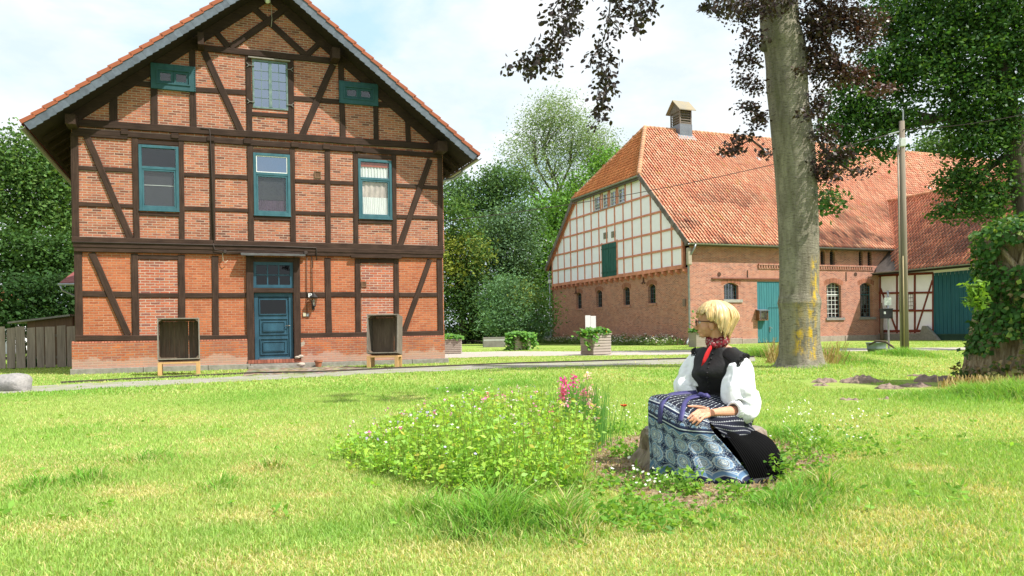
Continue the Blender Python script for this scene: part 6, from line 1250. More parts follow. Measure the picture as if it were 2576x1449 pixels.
def lawn_points(n, ya, yb, xa, xb, dens_pow=1.):
    y = ya+(yb-ya)*rng.random(n)**dens_pow; x = (xa+(xb-xa)*rng.random(n))*y+rng.uniform(-.6, .6, n)
    bad = inpoly(x, y, CB) | inpoly(x, y, HB) | inpoly(x, y, BB)
    e = rng.normal(0, .06, n); bad |= inpoly(x+e, y+e, NT) & (rng.random(n) < .965) | inpoly(x+e, y+e, FT) & (rng.random(n) < .985)
    bad |= ell(x, y, MOLES) > rng.uniform(.3, .6, n)
    bad |= inpoly(x+rng.normal(0, .07, n), y+rng.normal(0, .07, n), SOIL) & (rng.random(n) < .95)
    return x[~bad], y[~bad]
def blades(name, x, y, h0, w0, pal_g, quad, lean=.5, hvar=.45, dryk=1., tallk=1.):
    n = len(x); dry = np.clip(ell(x, y, DRY)*1.1+np.clip((fbm(x*.8, y*.5, 31, 4)-.47)*2.4, 0, .8)*(1-ell(x, y, LUSH)), 0, .92)*dryk; tall = np.zeros(n)
    for t_ in TALL: tall = np.maximum(tall, t_[4]*ell(x, y, [t_[:4]])*tallk)
    patch = fbm(x*1.3, y*1.3, 5, 3); h = (h0*(.55+.75*patch)+tall*rng.uniform(.5, 1.2, n))*rng.uniform(1-hvar, 1+hvar, n)*(1-.35*dry)
    isd = rng.random(n) < dry*.8+.1; g = np.array(pal_g); ti = fbm(x*.6+9, y*.45, 77, 3); k = np.clip(ti*1.6-.3+rng.normal(0, .15, n), 0, 1)[:, None]
    col = g[0]*(1-k)+g[1]*k; st = np.array([(.58, .54, .24), (.52, .5, .2), (.62, .57, .3)]); col[isd] = st[rng.integers(0, 3, isd.sum())]; col *= rng.uniform(.75, 1.25, (n, 1))
    lush = ell(x, y, LUSH)[:, None]; col = col*(1-.45*lush)+np.array((.15, .38, .05))*.45*lush*rng.uniform(.8, 1.2, (n, 1)) if not isd.all() else col
    a = rng.uniform(0, 2*PI, n); L = lean*(.4+rng.random(n)*1.1); L = np.where(isd & (tall < .05), L*1.7, L); dx, dy = np.cos(a)*L*h, np.sin(a)*L*h; wa = rng.uniform(0, 2*PI, n); w_ = w0*rng.uniform(.6, 1.4, n)*(1+tall*1.6); wx, wy = np.cos(wa)*w_/2, np.sin(wa)*w_/2; z0 = np.zeros(n)-.005
    B0 = np.stack([x-wx, y-wy, z0], 1); B1 = np.stack([x+wx, y+wy, z0], 1); T = np.stack([x+dx, y+dy, h*(1-.25*np.minimum(L, 1.6)**2*.5)], 1)
    if quad:
        M0 = np.stack([x-wx*.8+dx*.32, y-wy*.8+dy*.32, h*.58], 1); M1 = np.stack([x+wx*.8+dx*.32, y+wy*.8+dy*.32, h*.58], 1)
        V_ = np.stack([B0, B1, M1, T, M0], 1).reshape(-1, 3); f = np.arange(n*5).reshape(n, 5); f = [f[:, [0, 1, 2, 4]], f[:, [4, 2, 3]]]; c = np.repeat(col, 5, 0)
    else: V_ = np.stack([B0, B1, T], 1).reshape(-1, 3); f = np.arange(n*3).reshape(n, 3); c = np.repeat(col, 3, 0)
    return mesh_np(name, V_, f, grass_m, None, c)
grass_m = LEAF('grass_blade', trans=.42, rough=.55, spec=.15)
GP = [(.27, .46, .095), (.42, .54, .17)]
x, y = lawn_points(235000, 3.0, 7.0, -.72, .72, .8); tag(blades('grass', x, y, .034, .0056, GP, True), kind='stuff')
x, y = lawn_points(170000, 7.0, 14.5, -.72, .72, .9); tag(blades('grass', x, y, .034, .0125, GP, False), kind='stuff')
x, y = lawn_points(150000, 14.5, 48, -.74, .74, 1.25); tag(blades('grass', x, y, .042, .034, GP, False, tallk=.8), kind='stuff')
# extra long blades in the tall patches
xs, ys = [], []
for t_ in TALL:
    c = gnd(t_[0], t_[1]); sx = t_[2]*c.y/F; sy = abs(gnd(t_[0], t_[1]-t_[3]).y-gnd(t_[0], t_[1]+t_[3]).y)/2; k = int(min(5200, 2600*sx*sy*3+350)*(t_[4]/.12)**.4*(1.6 if t_[4] > .11 else .5)); xs.append(c.x+rng.normal(0, sx*.55, k)); ys.append(c.y+rng.normal(0, sy*.55, k))
x, y = np.concatenate(xs), np.concatenate(ys); b_ = inpoly(x, y, NT) | inpoly(x, y, FT) | inpoly(x, y, HB); x, y = x[~b_], y[~b_]
tag(blades('long_grass', x, y, .05, .009, [(.16, .39, .05), (.27, .47, .09)], True, .7, dryk=.5, tallk=1.3), kind='stuff')
# dry stalks round the beech and stump
P = []
for px, py, rx, n_, hh in ((1945, 915, 14, 90, .65), (2088, 918, 18, 90, .55), (2450, 985, 40, 260, .22), (2540, 995, 50, 240, .26), (2415, 980, 22, 140, .18)):
    c = gnd(px, py); s = c.y/F
    for _ in range(n_): P.append((c.x+random.gauss(0, rx*s*.6), c.y+random.gauss(0, .22), hh*random.uniform(.4, 1.2)))
P = np.array(P); n = len(P); a = rng.uniform(0, 2*PI, n); h = P[:, 2]; B0 = np.stack([P[:, 0]-.008, P[:, 1], 0*h], 1); B1 = np.stack([P[:, 0]+.008, P[:, 1], 0*h], 1); T = np.stack([P[:, 0]+np.cos(a)*h*.4, P[:, 1]+np.sin(a)*h*.4, h], 1); T2 = T+np.array((.012, 0, -.02))
tag(mesh_np('dry_grass', np.stack([B0, B1, T2, T], 1).reshape(-1, 3), np.arange(n*4).reshape(n, 4), grass_m, None, np.repeat(leafcol(n, [(.4, .3, .13), (.5, .4, .2), (.3, .22, .1)]), 4, 0)), kind='stuff')
# chips and straw on the bare earth
Sx = np.array([p.x for p in SOIL]); Sy = np.array([p.y for p in SOIL]); n = 9000; x = rng.uniform(Sx.min(), Sx.max(), n); y = rng.uniform(Sy.min(), Sy.max(), n); k = inpoly(x, y, SOIL); x, y = x[k], y[k]; n = len(x)
V_, f, c = leaves_np(np.stack([x, y, rng.uniform(.004, .018, n)], 1), .04, leafcol(n, [(.42, .33, .22), (.3, .21, .13), (.55, .46, .34), (.2, .13, .09)]), up=2.5, wid=.28); tag(mesh_np('wood_chips', V_, f, grass_m, None, c), kind='stuff')
# --- flower bed
BED = W_([(850, 1150), (930, 1188), (1040, 1222), (1160, 1250), (1290, 1268), (1390, 1262), (1440, 1225), (1478, 1170), (1485, 1120), (1470, 1085), (1380, 1075), (1260, 1080), (1120, 1092), (980, 1112), (890, 1130)])
bx = np.array([p.x for p in BED]); by = np.array([p.y for p in BED])
leaf_bed = LEAF('bed_leaf', trans=.5, rough=.5, spec=.2)
def bedpts(n): x = rng.uniform(bx.min(), bx.max(), n); y = rng.uniform(by.min(), by.max(), n); k = inpoly(x+rng.normal(0, .05, n), y+rng.normal(0, .08, n), BED); return x[k], y[k]
def bedh(x, y): 
    t_ = np.clip((x-bx.min())/(bx.max()-bx.min()), 0, 1); return (.15+.2*np.clip(t_*2.2, 0, 1))*(.75+.5*fbm(x*2.2, y*2.2, 8, 3))
x, y = bedpts(5600); n = len(x); ed = np.min(np.stack([np.hypot(x-p.x, y-p.y) for p in BED]), 0); hh = bedh(x, y)*rng.uniform(.45, 1.4, n)*np.clip(.45+ed*1.6, .45, 1.); le = rng.normal(0, .18, (n, 2)); L = 11; 
tt = np.tile(np.linspace(.18, 1, L), n)**.7; X = np.repeat(x, L)+np.repeat(le[:, 0], L)*tt*np.repeat(hh, L)+rng.normal(0, .022, n*L); Y = np.repeat(y, L)+np.repeat(le[:, 1], L)*tt*np.repeat(hh, L)+rng.normal(0, .022, n*L); Zz = np.repeat(hh, L)*tt+rng.normal(0, .01, n*L)
col = leafcol(n*L, [(.38, .6, .08), (.46, .64, .12), (.28, .54, .08), (.34, .58, .13)], .2); yl = rng.random(n*L) < .025; col[yl] = (.55, .5, .1)
k = rng.random(n*L) < .86; V_, f, c = leaves_np(np.stack([X, Y, Zz], 1)[k], .035, col[k], up=.9, jit=.75, wid=.5); tag(mesh_np('flower_meadow', V_, f, leaf_bed, None, c), kind='stuff')
# stems
B0 = np.stack([x-.003, y, 0*x], 1); B1 = np.stack([x+.003, y, 0*x], 1); T = np.stack([x+le[:, 0]*hh, y+le[:, 1]*hh, hh], 1); tag(mesh_np('meadow_stems', np.stack([B0, B1, T+np.array((.003, 0, 0)), T], 1).reshape(-1, 3), np.arange(n*4).reshape(n, 4), leaf_bed, None, np.repeat(leafcol(n, [(.2, .36, .07), (.3, .32, .1)]), 4, 0)), kind='stuff')
def discs(name, P, r_, col, m, up=(0, -.5, 1.), petals=6, jn=.4):
    n = len(P); P = np.asarray(P); nr = rng.normal(size=(n, 3))*jn+np.array(up); nr /= np.linalg.norm(nr, axis=1)[:, None]; t1 = np.cross(nr, (0, 1, .15)); t1 /= np.linalg.norm(t1, axis=1)[:, None]; t2 = np.cross(nr, t1); rr = (r_*rng.uniform(.7, 1.3, n))[:, None]; q = petals*2
    V_ = np.stack([P+(t1*math.cos(i*2*PI/q)+t2*math.sin(i*2*PI/q))*rr*(1 if i % 2 else .62)+nr*rr*(.2 if i % 2 else 0) for i in range(q)], 1)
    return V_.reshape(-1, 3), np.arange(n*q).reshape(n, q), np.repeat(col, q, 0)
petal = LEAF('petal', trans=.35, rough=.6)
k = rng.random(n) < .025; Pf = T[k]+np.array((0, 0, .02)); nf = len(Pf); cf = np.array([(.8, .78, .74), (.8, .6, .68), (.55, .5, .78), (.82, .8, .7), (.75, .42, .58)])[rng.integers(0, 5, nf)]
V_, f, c = discs('f', np.concatenate([Pf, Pf[::2]+rng.normal(0, .02, (len(Pf[::2]), 3))]), .013, np.concatenate([cf, cf[::2]]), petal); tag(mesh_np('small_blossoms', V_, f, petal, None, c), kind='stuff')
nf = 120; x, y = bedpts(nf*2); x, y = x[:nf], y[:nf]; nf = len(x); hh = bedh(x, y)*rng.uniform(1., 1.55, nf); le = rng.normal(0, .05, (nf, 2)); B0 = np.stack([x-.0025, y, 0*x], 1); B1 = np.stack([x+.0025, y, 0*x], 1); T = np.stack([x+le[:, 0], y+le[:, 1], hh], 1)
tag(mesh_np('meadow_stems', np.stack([B0, B1, T+np.array((.002, 0, 0)), T], 1).reshape(-1, 3), np.arange(nf*4).reshape(nf, 4), leaf_bed, None, np.repeat(leafcol(nf, [(.24, .4, .09), (.36, .42, .14)]), 4, 0)), kind='stuff')
cf = np.array([(.82, .4, .6), (.6, .5, .8), (.84, .66, .72), (.8, .22, .5)])[rng.integers(0, 4, nf)]; P = np.repeat(T, 4, 0)+rng.normal(0, .011, (nf*4, 3)); V_, f, c = leaves_np(P, .02, np.repeat(cf, 4, 0), up=.4, wid=.8); tag(mesh_np('pink_blossoms', V_, f, petal, None, c), kind='stuff')
# feathery stems under the tall pink spikes
c0 = gnd(1455, 1125); n = 520; x = c0.x+rng.normal(0, .11, n); y = c0.y+rng.normal(0, .16, n); h = rng.uniform(.25, .58, n); a = rng.uniform(0, 6.28, n); B0 = np.stack([x-.0035, y, 0*x], 1); B1 = np.stack([x+.0035, y, 0*x], 1); T = np.stack([x+np.cos(a)*h*.14+.04, y+np.sin(a)*h*.14, h], 1)
tag(mesh_np('feathery_foliage', np.stack([B0, B1, T+np.array((.003, 0, 0)), T], 1).reshape(-1, 3), np.arange(n*4).reshape(n, 4), leaf_bed, None, np.repeat(leafcol(n, [(.12, .32, .07), (.17, .38, .09)]), 4, 0)), kind='stuff')
D6 = lambda cx_, cy_: (786.2+cx_*.3706, 911.9+cy_*.3706)
MAG, PAL, CRE, ROS = (.85, .09, .5), (.86, .62, .56), (.85, .8, .5), (.84, .2, .42)
spikes = [(1710, 105, 50, MAG, 1445, 1130, 'magenta toadflax spike, left one of the tall group'), (1770, 98, 66, MAG, 1450, 1128, 'largest bright magenta toadflax spike with arching top'), (1700, 165, 95, ROS, 1440, 1135, 'long rose toadflax spike below the magenta ones'), (1690, 268, 36, PAL, 1440, 1138, 'peach and rose toadflax at the left foot of the tall group'), (1840, 188, 66, MAG, 1465, 1130, 'magenta toadflax beside the pale salmon one'), (1882, 168, 84, PAL, 1475, 1128, 'broad salmon toadflax spike at the right of the tall group'), (1863, 76, 34, PAL, 1472, 1124, 'highest small salmon toadflax tip'), (1888, 262, 34, PAL, 1478, 1135, 'small salmon toadflax low on the right'),
          (1185, 208, 38, ROS, 1222, 1100, 'single rose toadflax at the back of the flower bed'), (782, 398, 54, MAG, 1077, 1115, 'lone magenta toadflax on the left side of the bed'), (1172, 292, 34, PAL, 1220, 1108, 'dusty pink toadflax under the single rose one'), (1352, 462, 42, ROS, 1288, 1160, 'rose toadflax in the middle of the bed'), (1612, 370, 36, MAG, 1385, 1135, 'small magenta toadflax before the tall group'), (1562, 452, 40, ROS, 1366, 1155, 'slim rose toadflax right of the middle'), (1400, 428, 26, MAG, 1306, 1140, 'tiny magenta toadflax tip right of the rose one'), (1552, 500, 22, MAG, 1362, 1175, 'lowest tiny magenta toadflax'), (1476, 505, 22, ROS, 1334, 1175, 'tiny rose toadflax low in the bed'), (1200, 510, 40, (.85, .55, .65), 1231, 1175, 'pale pink flower head in the middle of the bed'), (1595, 290, 60, CRE, 1380, 1125, 'cream toadflax left of the tall group'), (1285, 238, 44, CRE, 1262, 1105, 'pale yellow toadflax at the back of the bed')]
for sx, sy, ln, cl, gx, gy, lb in spikes:
    g = gnd(gx, gy); tx, ty = D6(sx, sy); top = dep(tx, ty, g.y+random.uniform(-.1, .1)); bot = dep(tx, ty+ln*.3706, top.y); o = thing('toadflax', lb, 'flower', g, 'toadflax spikes in the flower bed')
    MB().tube([g, g.lerp(bot, .5)+Vector((.01, 0, .02)), bot, top], [.005, .004, .003, .002], 5).build('stem', MAT('spike_stem', (.17, .26, .07), .2, 9) if 'spike_stem' not in bpy.data.materials else bpy.data.materials['spike_stem'], o)
    k = max(10, int(ln*.8)); f_ = rng.random(k); P = np.array([tuple(bot.lerp(top, q)) for q in f_])+rng.normal(0, 1, (k, 3))*(.022*(1.1-f_[:, None]*.7)*(1.7 if 'largest' in lb or 'broad' in lb else 1)); cc = np.array(cl)*rng.uniform(.75, 1.2, (k, 1)); cc[rng.random(k) < .12] = (.85, .7, .45)
    V_, f, c = leaves_np(P, .026, cc, droop=.2, wid=.85); mesh_np('blossom', V_, f, petal, o, c)
g = gnd(1571, 1085); top = dep(1570, 1021, g.y); o = thing('poppy', 'single red poppy standing between the flower bed and the woman', 'flower', g); MB().tube([g, g.lerp(top, .5)+Vector((.015, 0, 0)), top], .003, 5).build('stem', bpy.data.materials['spike_stem'], o)
mb = MB()
for k in range(5):
    a = 2*PI*k/5; d = Vector((math.cos(a), math.sin(a), 0)); w_ = Z.cross(d); mb.add([top-Z*.012, top+d*.02-w_*.022, top+d*.036-w_*.014+Z*.014, top+d*.036+w_*.014+Z*.014, top+d*.02+w_*.022], [(0, 1, 2, 3, 4)])
mb.build('petal', MAT('poppy_red', (.8, .045, .02), .2, 30, .6), o)
# --- daisies, clover and weeds
P = []
for px, py, rx, ry, n_ in ((1600, 1220, 60, 40, 13), (1520, 1200, 60, 30, 5), (1560, 1050, 90, 40, 34), (2050, 1090, 110, 45, 46), (1990, 1040, 60, 26, 14), (2200, 1070, 60, 40, 12), (1640, 1260, 40, 20, 9), (2300, 930, 100, 40, 8)):
    for _ in range(n_): g = gnd(px+random.gauss(0, rx*.6), py+random.gauss(0, ry*.5)); P.append((g.x, g.y, random.uniform(.06, .14)))
P = np.array(P); V_, f, c = discs('d', P, .011, np.tile((.8, .79, .76), (len(P), 1)), petal, petals=7); dz = mesh_np('daisies', V_, f, petal, None, c); tag(dz, kind='stuff')
W = []; WC = []
for px, py, n_, hh, sp in ((1685, 1228, 9, .17, .05), (1722, 1236, 13, .22, .04), (1735, 1238, 8, .16, .05), (1770, 1246, 14, .1, .1), (1640, 1212, 12, .1, .08), (1600, 1225, 24, .1, .12), (1845, 1250, 9, .12, .05), (1890, 1252, 12, .12, .1), (1690, 1285, 12, .1, .1), (1560, 1265, 20, .09, .2), (1500, 1240, 24, .12, .16), (1640, 1310, 46, .09, .25), (1540, 1320, 46, .1, .22), (1590, 1150, 40, .18, .12), (1990, 1150, 26, .2, .14), (2010, 1185, 26, .18, .16), (2060, 1130, 26, .18, .25), (2120, 1150, 24, .15, .25), (2180, 1110, 20, .12, .3), (2010, 1095, 24, .16, .2), (1520, 1090, 40, .16, .2), (1960, 1205, 30, .22, .12)):
    for _ in range(n_):
        g = gnd(px, py)+Vector((random.gauss(0, sp), random.gauss(0, sp*.8), 0)); h_ = hh*random.uniform(.35, .85); lx, ly = random.gauss(0, .2), random.gauss(0, .2)
        for i in range(9): t_ = (i+1)/9; W.append((g.x+lx*h_*t_+random.gauss(0, .014), g.y+ly*h_*t_+random.gauss(0, .014), h_*t_)); WC.append(random.choice([(.2, .4, .06), (.26, .44, .08), (.14, .32, .05)]))
V_, f, c = leaves_np(np.array(W), .04, np.array(WC)*rng.uniform(.8, 1.2, (len(W), 1)), up=.7, jit=.5, wid=.5); tag(mesh_np('weeds', V_, f, leaf_bed, None, c), kind='stuff')
# broad rosettes in the foreground lawn
P = []
for k in range(90):
    g = gnd(random.uniform(-60, 2640), 1000+330*random.random()**.8); n_ = random.randint(5, 9)
    for i in range(n_): P.append((g.x+random.gauss(0, .03), g.y+random.gauss(0, .03), random.uniform(.015, .04)))
P = np.array(P); V_, f, c = leaves_np(P, .06, leafcol(len(P), [(.2, .42, .06), (.26, .46, .08)]), up=1.6, wid=.42); tag(mesh_np('broadleaf_weeds', V_, f, leaf_bed, None, c), kind='stuff')
# --- wildflower border along the barn
n = 2600; v = rng.uniform(.2, 20.3, n); u = -rng.uniform(.25, 2.2, n); hh = (.25+.55*fbm(v*.8, u, 14, 3))*rng.uniform(.5, 1.3, n)*np.clip(1.15+u*.3, .4, 1); B = np.array([tuple(bw(a, b, 0)) for a, b in zip(u, v)]); L = 7; tt = np.tile(np.linspace(.15, .95, L), n); P = np.repeat(B, L, 0)+rng.normal(0, .06, (n*L, 3)); P[:, 2] = np.repeat(hh, L)*tt+.02
V_, f, c = leaves_np(P, .13, leafcol(n*L, [(.1, .19, .05), (.14, .24, .06), (.2, .24, .09)]), up=.3, wid=.4); tag(mesh_np('wildflower_border', V_, f, leaf_far, None, c), kind='stuff')
k = rng.random(n) < .3; P = B[k]+rng.normal(0, .08, (k.sum(), 3)); P[:, 2] = hh[k]+.06; cl = np.tile((.62, .58, .55), (len(P), 1)); cl[rng.random(len(P)) < .03] = (.8, .35, .03); V_, f, c = discs('u', P, .05, cl, petal, petals=6); tag(mesh_np('white_umbels', V_, f, petal, None, c), kind='stuff')
# shrubs before the fence
for px, py, rx, hz, lb in ((72, 924, 26, .42, 'small dark green shrub at the foot of the plank fence'), (174, 921, 12, .26, 'little shrub tucked between fence and house corner')):
    g = gnd(px, py); s = g.y/F; n = int(rx*26); d = rng.normal(size=(n, 3)); d /= np.linalg.norm(d, axis=1)[:, None]; P = np.array((g.x, g.y, hz*.45))+d*np.array((rx*s, rx*s*.7, hz*.5))*(rng.random((n, 1))**.4)
    V_, f, c = leaves_np(P, .15, leafcol(n, [(.03, .09, .03), (.06, .15, .04)]), up=.4, wid=.4); tag(mesh_np('small_shrub', V_, f, leaf_near, None, c, loc=g), lb, 'shrub', 'shrubs before the fence')
# ---------------------------------------------------------------- tree stump seat and seated woman
SY = 6.0; sc_ = dep(1768, 1080, SY); sc_.z = 0; stump_m = MAT('stump_bark', (.36, .29, .23), .5, 7, .95, .9, .04, (3, 3, .6), c2=(.17, .13, .1))
stump = thing('tree_stump', 'low flat sawn tree stump the woman sits on, grey and split', 'stump', sc_)
mb = MB(); n = 44; rings = []
for z, r_ in ((-.05, .62), (.0, .58), (.05, .53), (.12, .49), (.19, .47), (.25, .46), (.28, .445)):
    rings.append([sc_+Vector((math.cos(a)*r_*e, math.sin(a)*r_*.8*e, z)) for a, e in [(2*PI*j/n, 1+.1*math.sin(j*2*PI*5/n+1)*(1 if z < .15 else .4)+.09*(random.random()-.5)) for j in range(n)]])
mb.loft(rings, False); mb.build('trunk', stump_m, stump)
mb = MB(); mb.add(rings[-1]+[sc_+Z*.29], [(j, (j+1) % n, n) for j in range(n)]); mb.build('sawn_top', MAT('sawn_wood', (.38, .34, .29), .45, 9, .9, .6, .02, c2=(.24, .2, .17)), stump)
HF = Vector((-.975, .2, 0)).normalized(); HS = Z.cross(HF)*1.0        # head: forward and the side turned to the viewer
if HS.y > 0: HS = -HS
HC = dep(1791.5, 850, 5.82); HSC = 1.08
def hd(x, y, z): return HC+(HF*x+HS*y+Z*z)*HSC
TN = Vector((-.58, -.815, 0)).normalized(); TS = Vector((.815, -.58, 0)).normalized()
woman = thing('person', 'seated blonde woman in black vest, white blouse and blue printed apron looking left', 'person', Vector((HC.x, 5.7, 0)))
# control surfaces
def crom(P, n):
    P = np.asarray(P, float); m = len(P); t_ = np.linspace(0, m-1, n); i = np.clip(t_.astype(int), 0, m-2); f = (t_-i).reshape((-1,)+(1,)*(P.ndim-1))
    g = lambda k: P[np.clip(k, 0, m-1)]
    p0, p1, p2, p3 = np.where((i == 0).reshape(f.shape), 2*g(i)-g(i+1), g(i-1)), g(i), g(i+1), np.where((i == m-2).reshape(f.shape), 2*g(i+1)-g(i), g(i+2))
    return .5*((2*p1)+(-p0+p2)*f+(2*p0-5*p1+4*p2-p3)*f**2+(-p0+3*p1-3*p2+p3)*f**3)
def sheet(rows, nu, nv):
    P = np.array([[tuple(dep(*q)) for q in r_] for r_ in rows]); P = crom(P, nv); return crom(P.transpose(1, 0, 2), nu).transpose(1, 0, 2)   # (nv,nu,3)
def grid_obj(name, S, m, disp=None, uvs=(1, 1), thick=.004, flip=False):
    nv, nu, _ = S.shape; du = np.gradient(S, axis=1); dv = np.gradient(S, axis=0); nn = np.cross(du, dv); nn /= np.linalg.norm(nn, axis=2)[..., None]+1e-9; nn *= np.sign(-nn[..., 1:2]+1e-6)
    if disp is not None: S = S+nn*disp[..., None]
    i = np.arange(nv*nu).reshape(nv, nu); f = np.stack([i[:-1, :-1], i[:-1, 1:], i[1:, 1:], i[1:, :-1]], -1).reshape(-1, 4); U_, V2 = np.meshgrid(np.linspace(0, uvs[0], nu), np.linspace(0, uvs[1], nv))
    o = mesh_np(name, S.reshape(-1, 3), f, m, woman, uv=np.stack([U_, V2], -1).reshape(-1, 2), smooth=True)
    s_ = o.modifiers.new('t', 'SOLIDIFY'); s_.thickness = thick; s_.offset = 0; return o, S
# --- cloth materials
def stripes_nodes(t, uv, freq):
    sx = N(t, 'ShaderNodeSeparateXYZ'); t.links.new(uv, sx.inputs[0]); mu = N(t, 'ShaderNodeMath', operation='MULTIPLY'); t.links.new(sx.outputs[0], mu.inputs[0]); mu.inputs[1].default_value = freq
    fr = N(t, 'ShaderNodeMath', operation='FRACT'); t.links.new(mu.outputs[0], fr.inputs[0])
    return ramp(t, fr.outputs[0], [(.0, 0), (.02, 1), (.11, 1), (.13, 0), (.5, 0), (.52, .0)]), fr.outputs[0], sx
def stripe_mat(name, freq, vf):
    m, t, o = nt(name); uv = N(t, 'ShaderNodeUVMap'); uv.uv_map = 'UVMap'; s_, fr, sx = stripes_nodes(t, uv.outputs[0], freq)
    mp = N(t, 'ShaderNodeMapping'); mp.inputs['Scale'].default_value = (freq, vf, 1); t.links.new(uv.outputs[0], mp.inputs[0]); vo = N(t, 'ShaderNodeTexVoronoi'); vo.inputs['Scale'].default_value = 1.; vo.inputs['Randomness'].default_value = .0; t.links.new(mp.outputs[0], vo.inputs['Vector'])
    k = mixc(t, s_, (.008, .009, .02), (.22, .23, .25)); k = mixc(t, ramp(t, vo.outputs['Distance'], [(.1, .8), (.15, 0)]), k, (.45, .46, .47)); return finish(m, t, o, k, .85, noi(t, 90, 2, uv.outputs[0]), .15, .003, .2)
def apron_mat():
    m, t, o = nt('indigo_print'); uv = N(t, 'ShaderNodeUVMap'); uv.uv_map = 'UVMap'; UVo = uv.outputs[0]; s_, fr, sx = stripes_nodes(t, UVo, 15); v_ = sx.outputs[1]
    navy, mid, pale = (.012, .017, .05), (.09, .17, .3), (.5, .55, .56)
    def mp(sx_, sy_, ox=0, oy=0):
        q = N(t, 'ShaderNodeMapping'); q.inputs['Scale'].default_value = (sx_, sy_, 1); q.inputs['Location'].default_value = (ox, oy, 0); t.links.new(UVo, q.inputs[0]); return q.outputs[0]
    def vor(vec, rnd, feat='F1', sc=1.):
        q = N(t, 'ShaderNodeTexVoronoi', feature=feat); q.inputs['Randomness'].default_value = rnd; q.inputs['Scale'].default_value = sc; t.links.new(vec, q.inputs['Vector']); return q.outputs['Distance']
    top = mixc(t, s_, (.008, .009, .02), (.24, .26, .28)); vo = vor(mp(15, 26), 0); top = mixc(t, ramp(t, vo, [(.1, .8), (.16, 0)]), top, pale)
    # flower bands: cells with petal rings
    fl = vor(mp(7.6, 11.0, 0, .13), .25); petal_ = noi(t, 34, 3, UVo, .7, .6); pa = N(t, 'ShaderNodeMath', operation='ADD'); t.links.new(fl, pa.inputs[0]); pm = N(t, 'ShaderNodeMath', operation='MULTIPLY'); t.links.new(petal_, pm.inputs[0]); pm.inputs[1].default_value = .34; t.links.new(pm.outputs[0], pa.inputs[1])
    flo = ramp(t, pa.outputs[0], [(.22, pale), (.3, mid), (.42, (.14, .24, .38)), (.47, pale), (.5, navy), (.62, navy), (.64, pale), (.67, navy)])
    fine = ramp(t, vor(mp(26, 26), 1), [(.16, 1), (.26, 0)]); flo = mixc(t, mixc(t, .5, fine, (0, 0, 0)), flo, (.42, .48, .5))
    # scallop border
    w1 = N(t, 'ShaderNodeMath', operation='MULTIPLY'); t.links.new(sx.outputs[0], w1.inputs[0]); w1.inputs[1].default_value = 6.5; w0_ = N(t, 'ShaderNodeMath', operation='PINGPONG'); t.links.new(w1.outputs[0], w0_.inputs[0]); w0_.inputs[1].default_value = .5; w2 = N(t, 'ShaderNodeMath', operation='POWER'); t.links.new(w0_.outputs[0], w2.inputs[0]); w2.inputs[1].default_value = .45
    sm = N(t, 'ShaderNodeMath', operation='MULTIPLY'); t.links.new(w2.outputs[0], sm.inputs[0]); sm.inputs[1].default_value = .07; sv = N(t, 'ShaderNodeMath', operation='ADD'); t.links.new(v_, sv.inputs[0]); t.links.new(sm.outputs[0], sv.inputs[1])
    sc1 = ramp(t, sv.outputs[0], [(.0, navy), (.615, navy), (.62, pale), (.63, mid), (.665, (.12, .22, .36)), (.672, pale), (.68, navy), (.95, pale), (.958, mid), (.985, (.12, .22, .36)), (.99, pale), (.995, navy)])
    f2 = vor(mp(6.5, 9.4, .25, .1), .12); pb_ = N(t, 'ShaderNodeMath', operation='ADD'); t.links.new(f2, pb_.inputs[0]); pm2 = N(t, 'ShaderNodeMath', operation='MULTIPLY'); t.links.new(noi(t, 62, 3, UVo, .7, .8), pm2.inputs[0]); pm2.inputs[1].default_value = .3; t.links.new(pm2.outputs[0], pb_.inputs[1])
    low = ramp(t, pb_.outputs[0], [(.2, (.62, .64, .58)), (.28, mid), (.31, pale), (.37, navy), (.41, pale), (.46, mid), (.52, (.16, .27, .42)), (.58, pale), (.61, navy), (.69, (.1, .17, .28)), (.72, navy)])
    lace = ramp(t, noi(t, 105, 2, UVo, .6), [(.56, 0), (.6, .75)]); low = mixc(t, lace, low, (.36, .42, .47)); flo = mixc(t, lace, flo, (.34, .4, .45))
    iss = ramp(t, sv.outputs[0], [(.672, 0), (.69, 1), (.945, 1), (.955, 0)]); lo = mixc(t, iss, sc1, low)
    def band(a, b): return ramp(t, v_, [(max(a-.004, 0), 0), (a, 1), (b, 1), (b+.004, 0)])
    k = mixc(t, ramp(t, v_, [(.375, 0), (.385, 1)]), top, flo); k = mixc(t, ramp(t, v_, [(.565, 0), (.572, 1)]), k, lo)
    for a, b, c in ((.43, .438, (.55, .58, .58)), (.442, .465, navy), (.555, .562, navy), (.566, .582, navy), (.585, .592, (.5, .54, .55)), (.596, .612, navy)): k = mixc(t, band(a, b), k, c)
    return finish(m, t, o, k, .8, noi(t, 60, 3, UVo), .15, .004, .2)
black_f = MAT('black_cloth', (.013, .012, .013), .35, 7, .6, .6, .03, spec=.3); black_p = MAT('black_pleats', (.0035, .0035, .004), .3, 4, .8, .1, .004, spec=.06); white_f = MAT('white_cotton', (.8, .81, .84), .05, 8, .85, .7, .035, detail=2)
violet = MAT('violet_ribbon', (.055, .05, .17), .2, 20, .55)
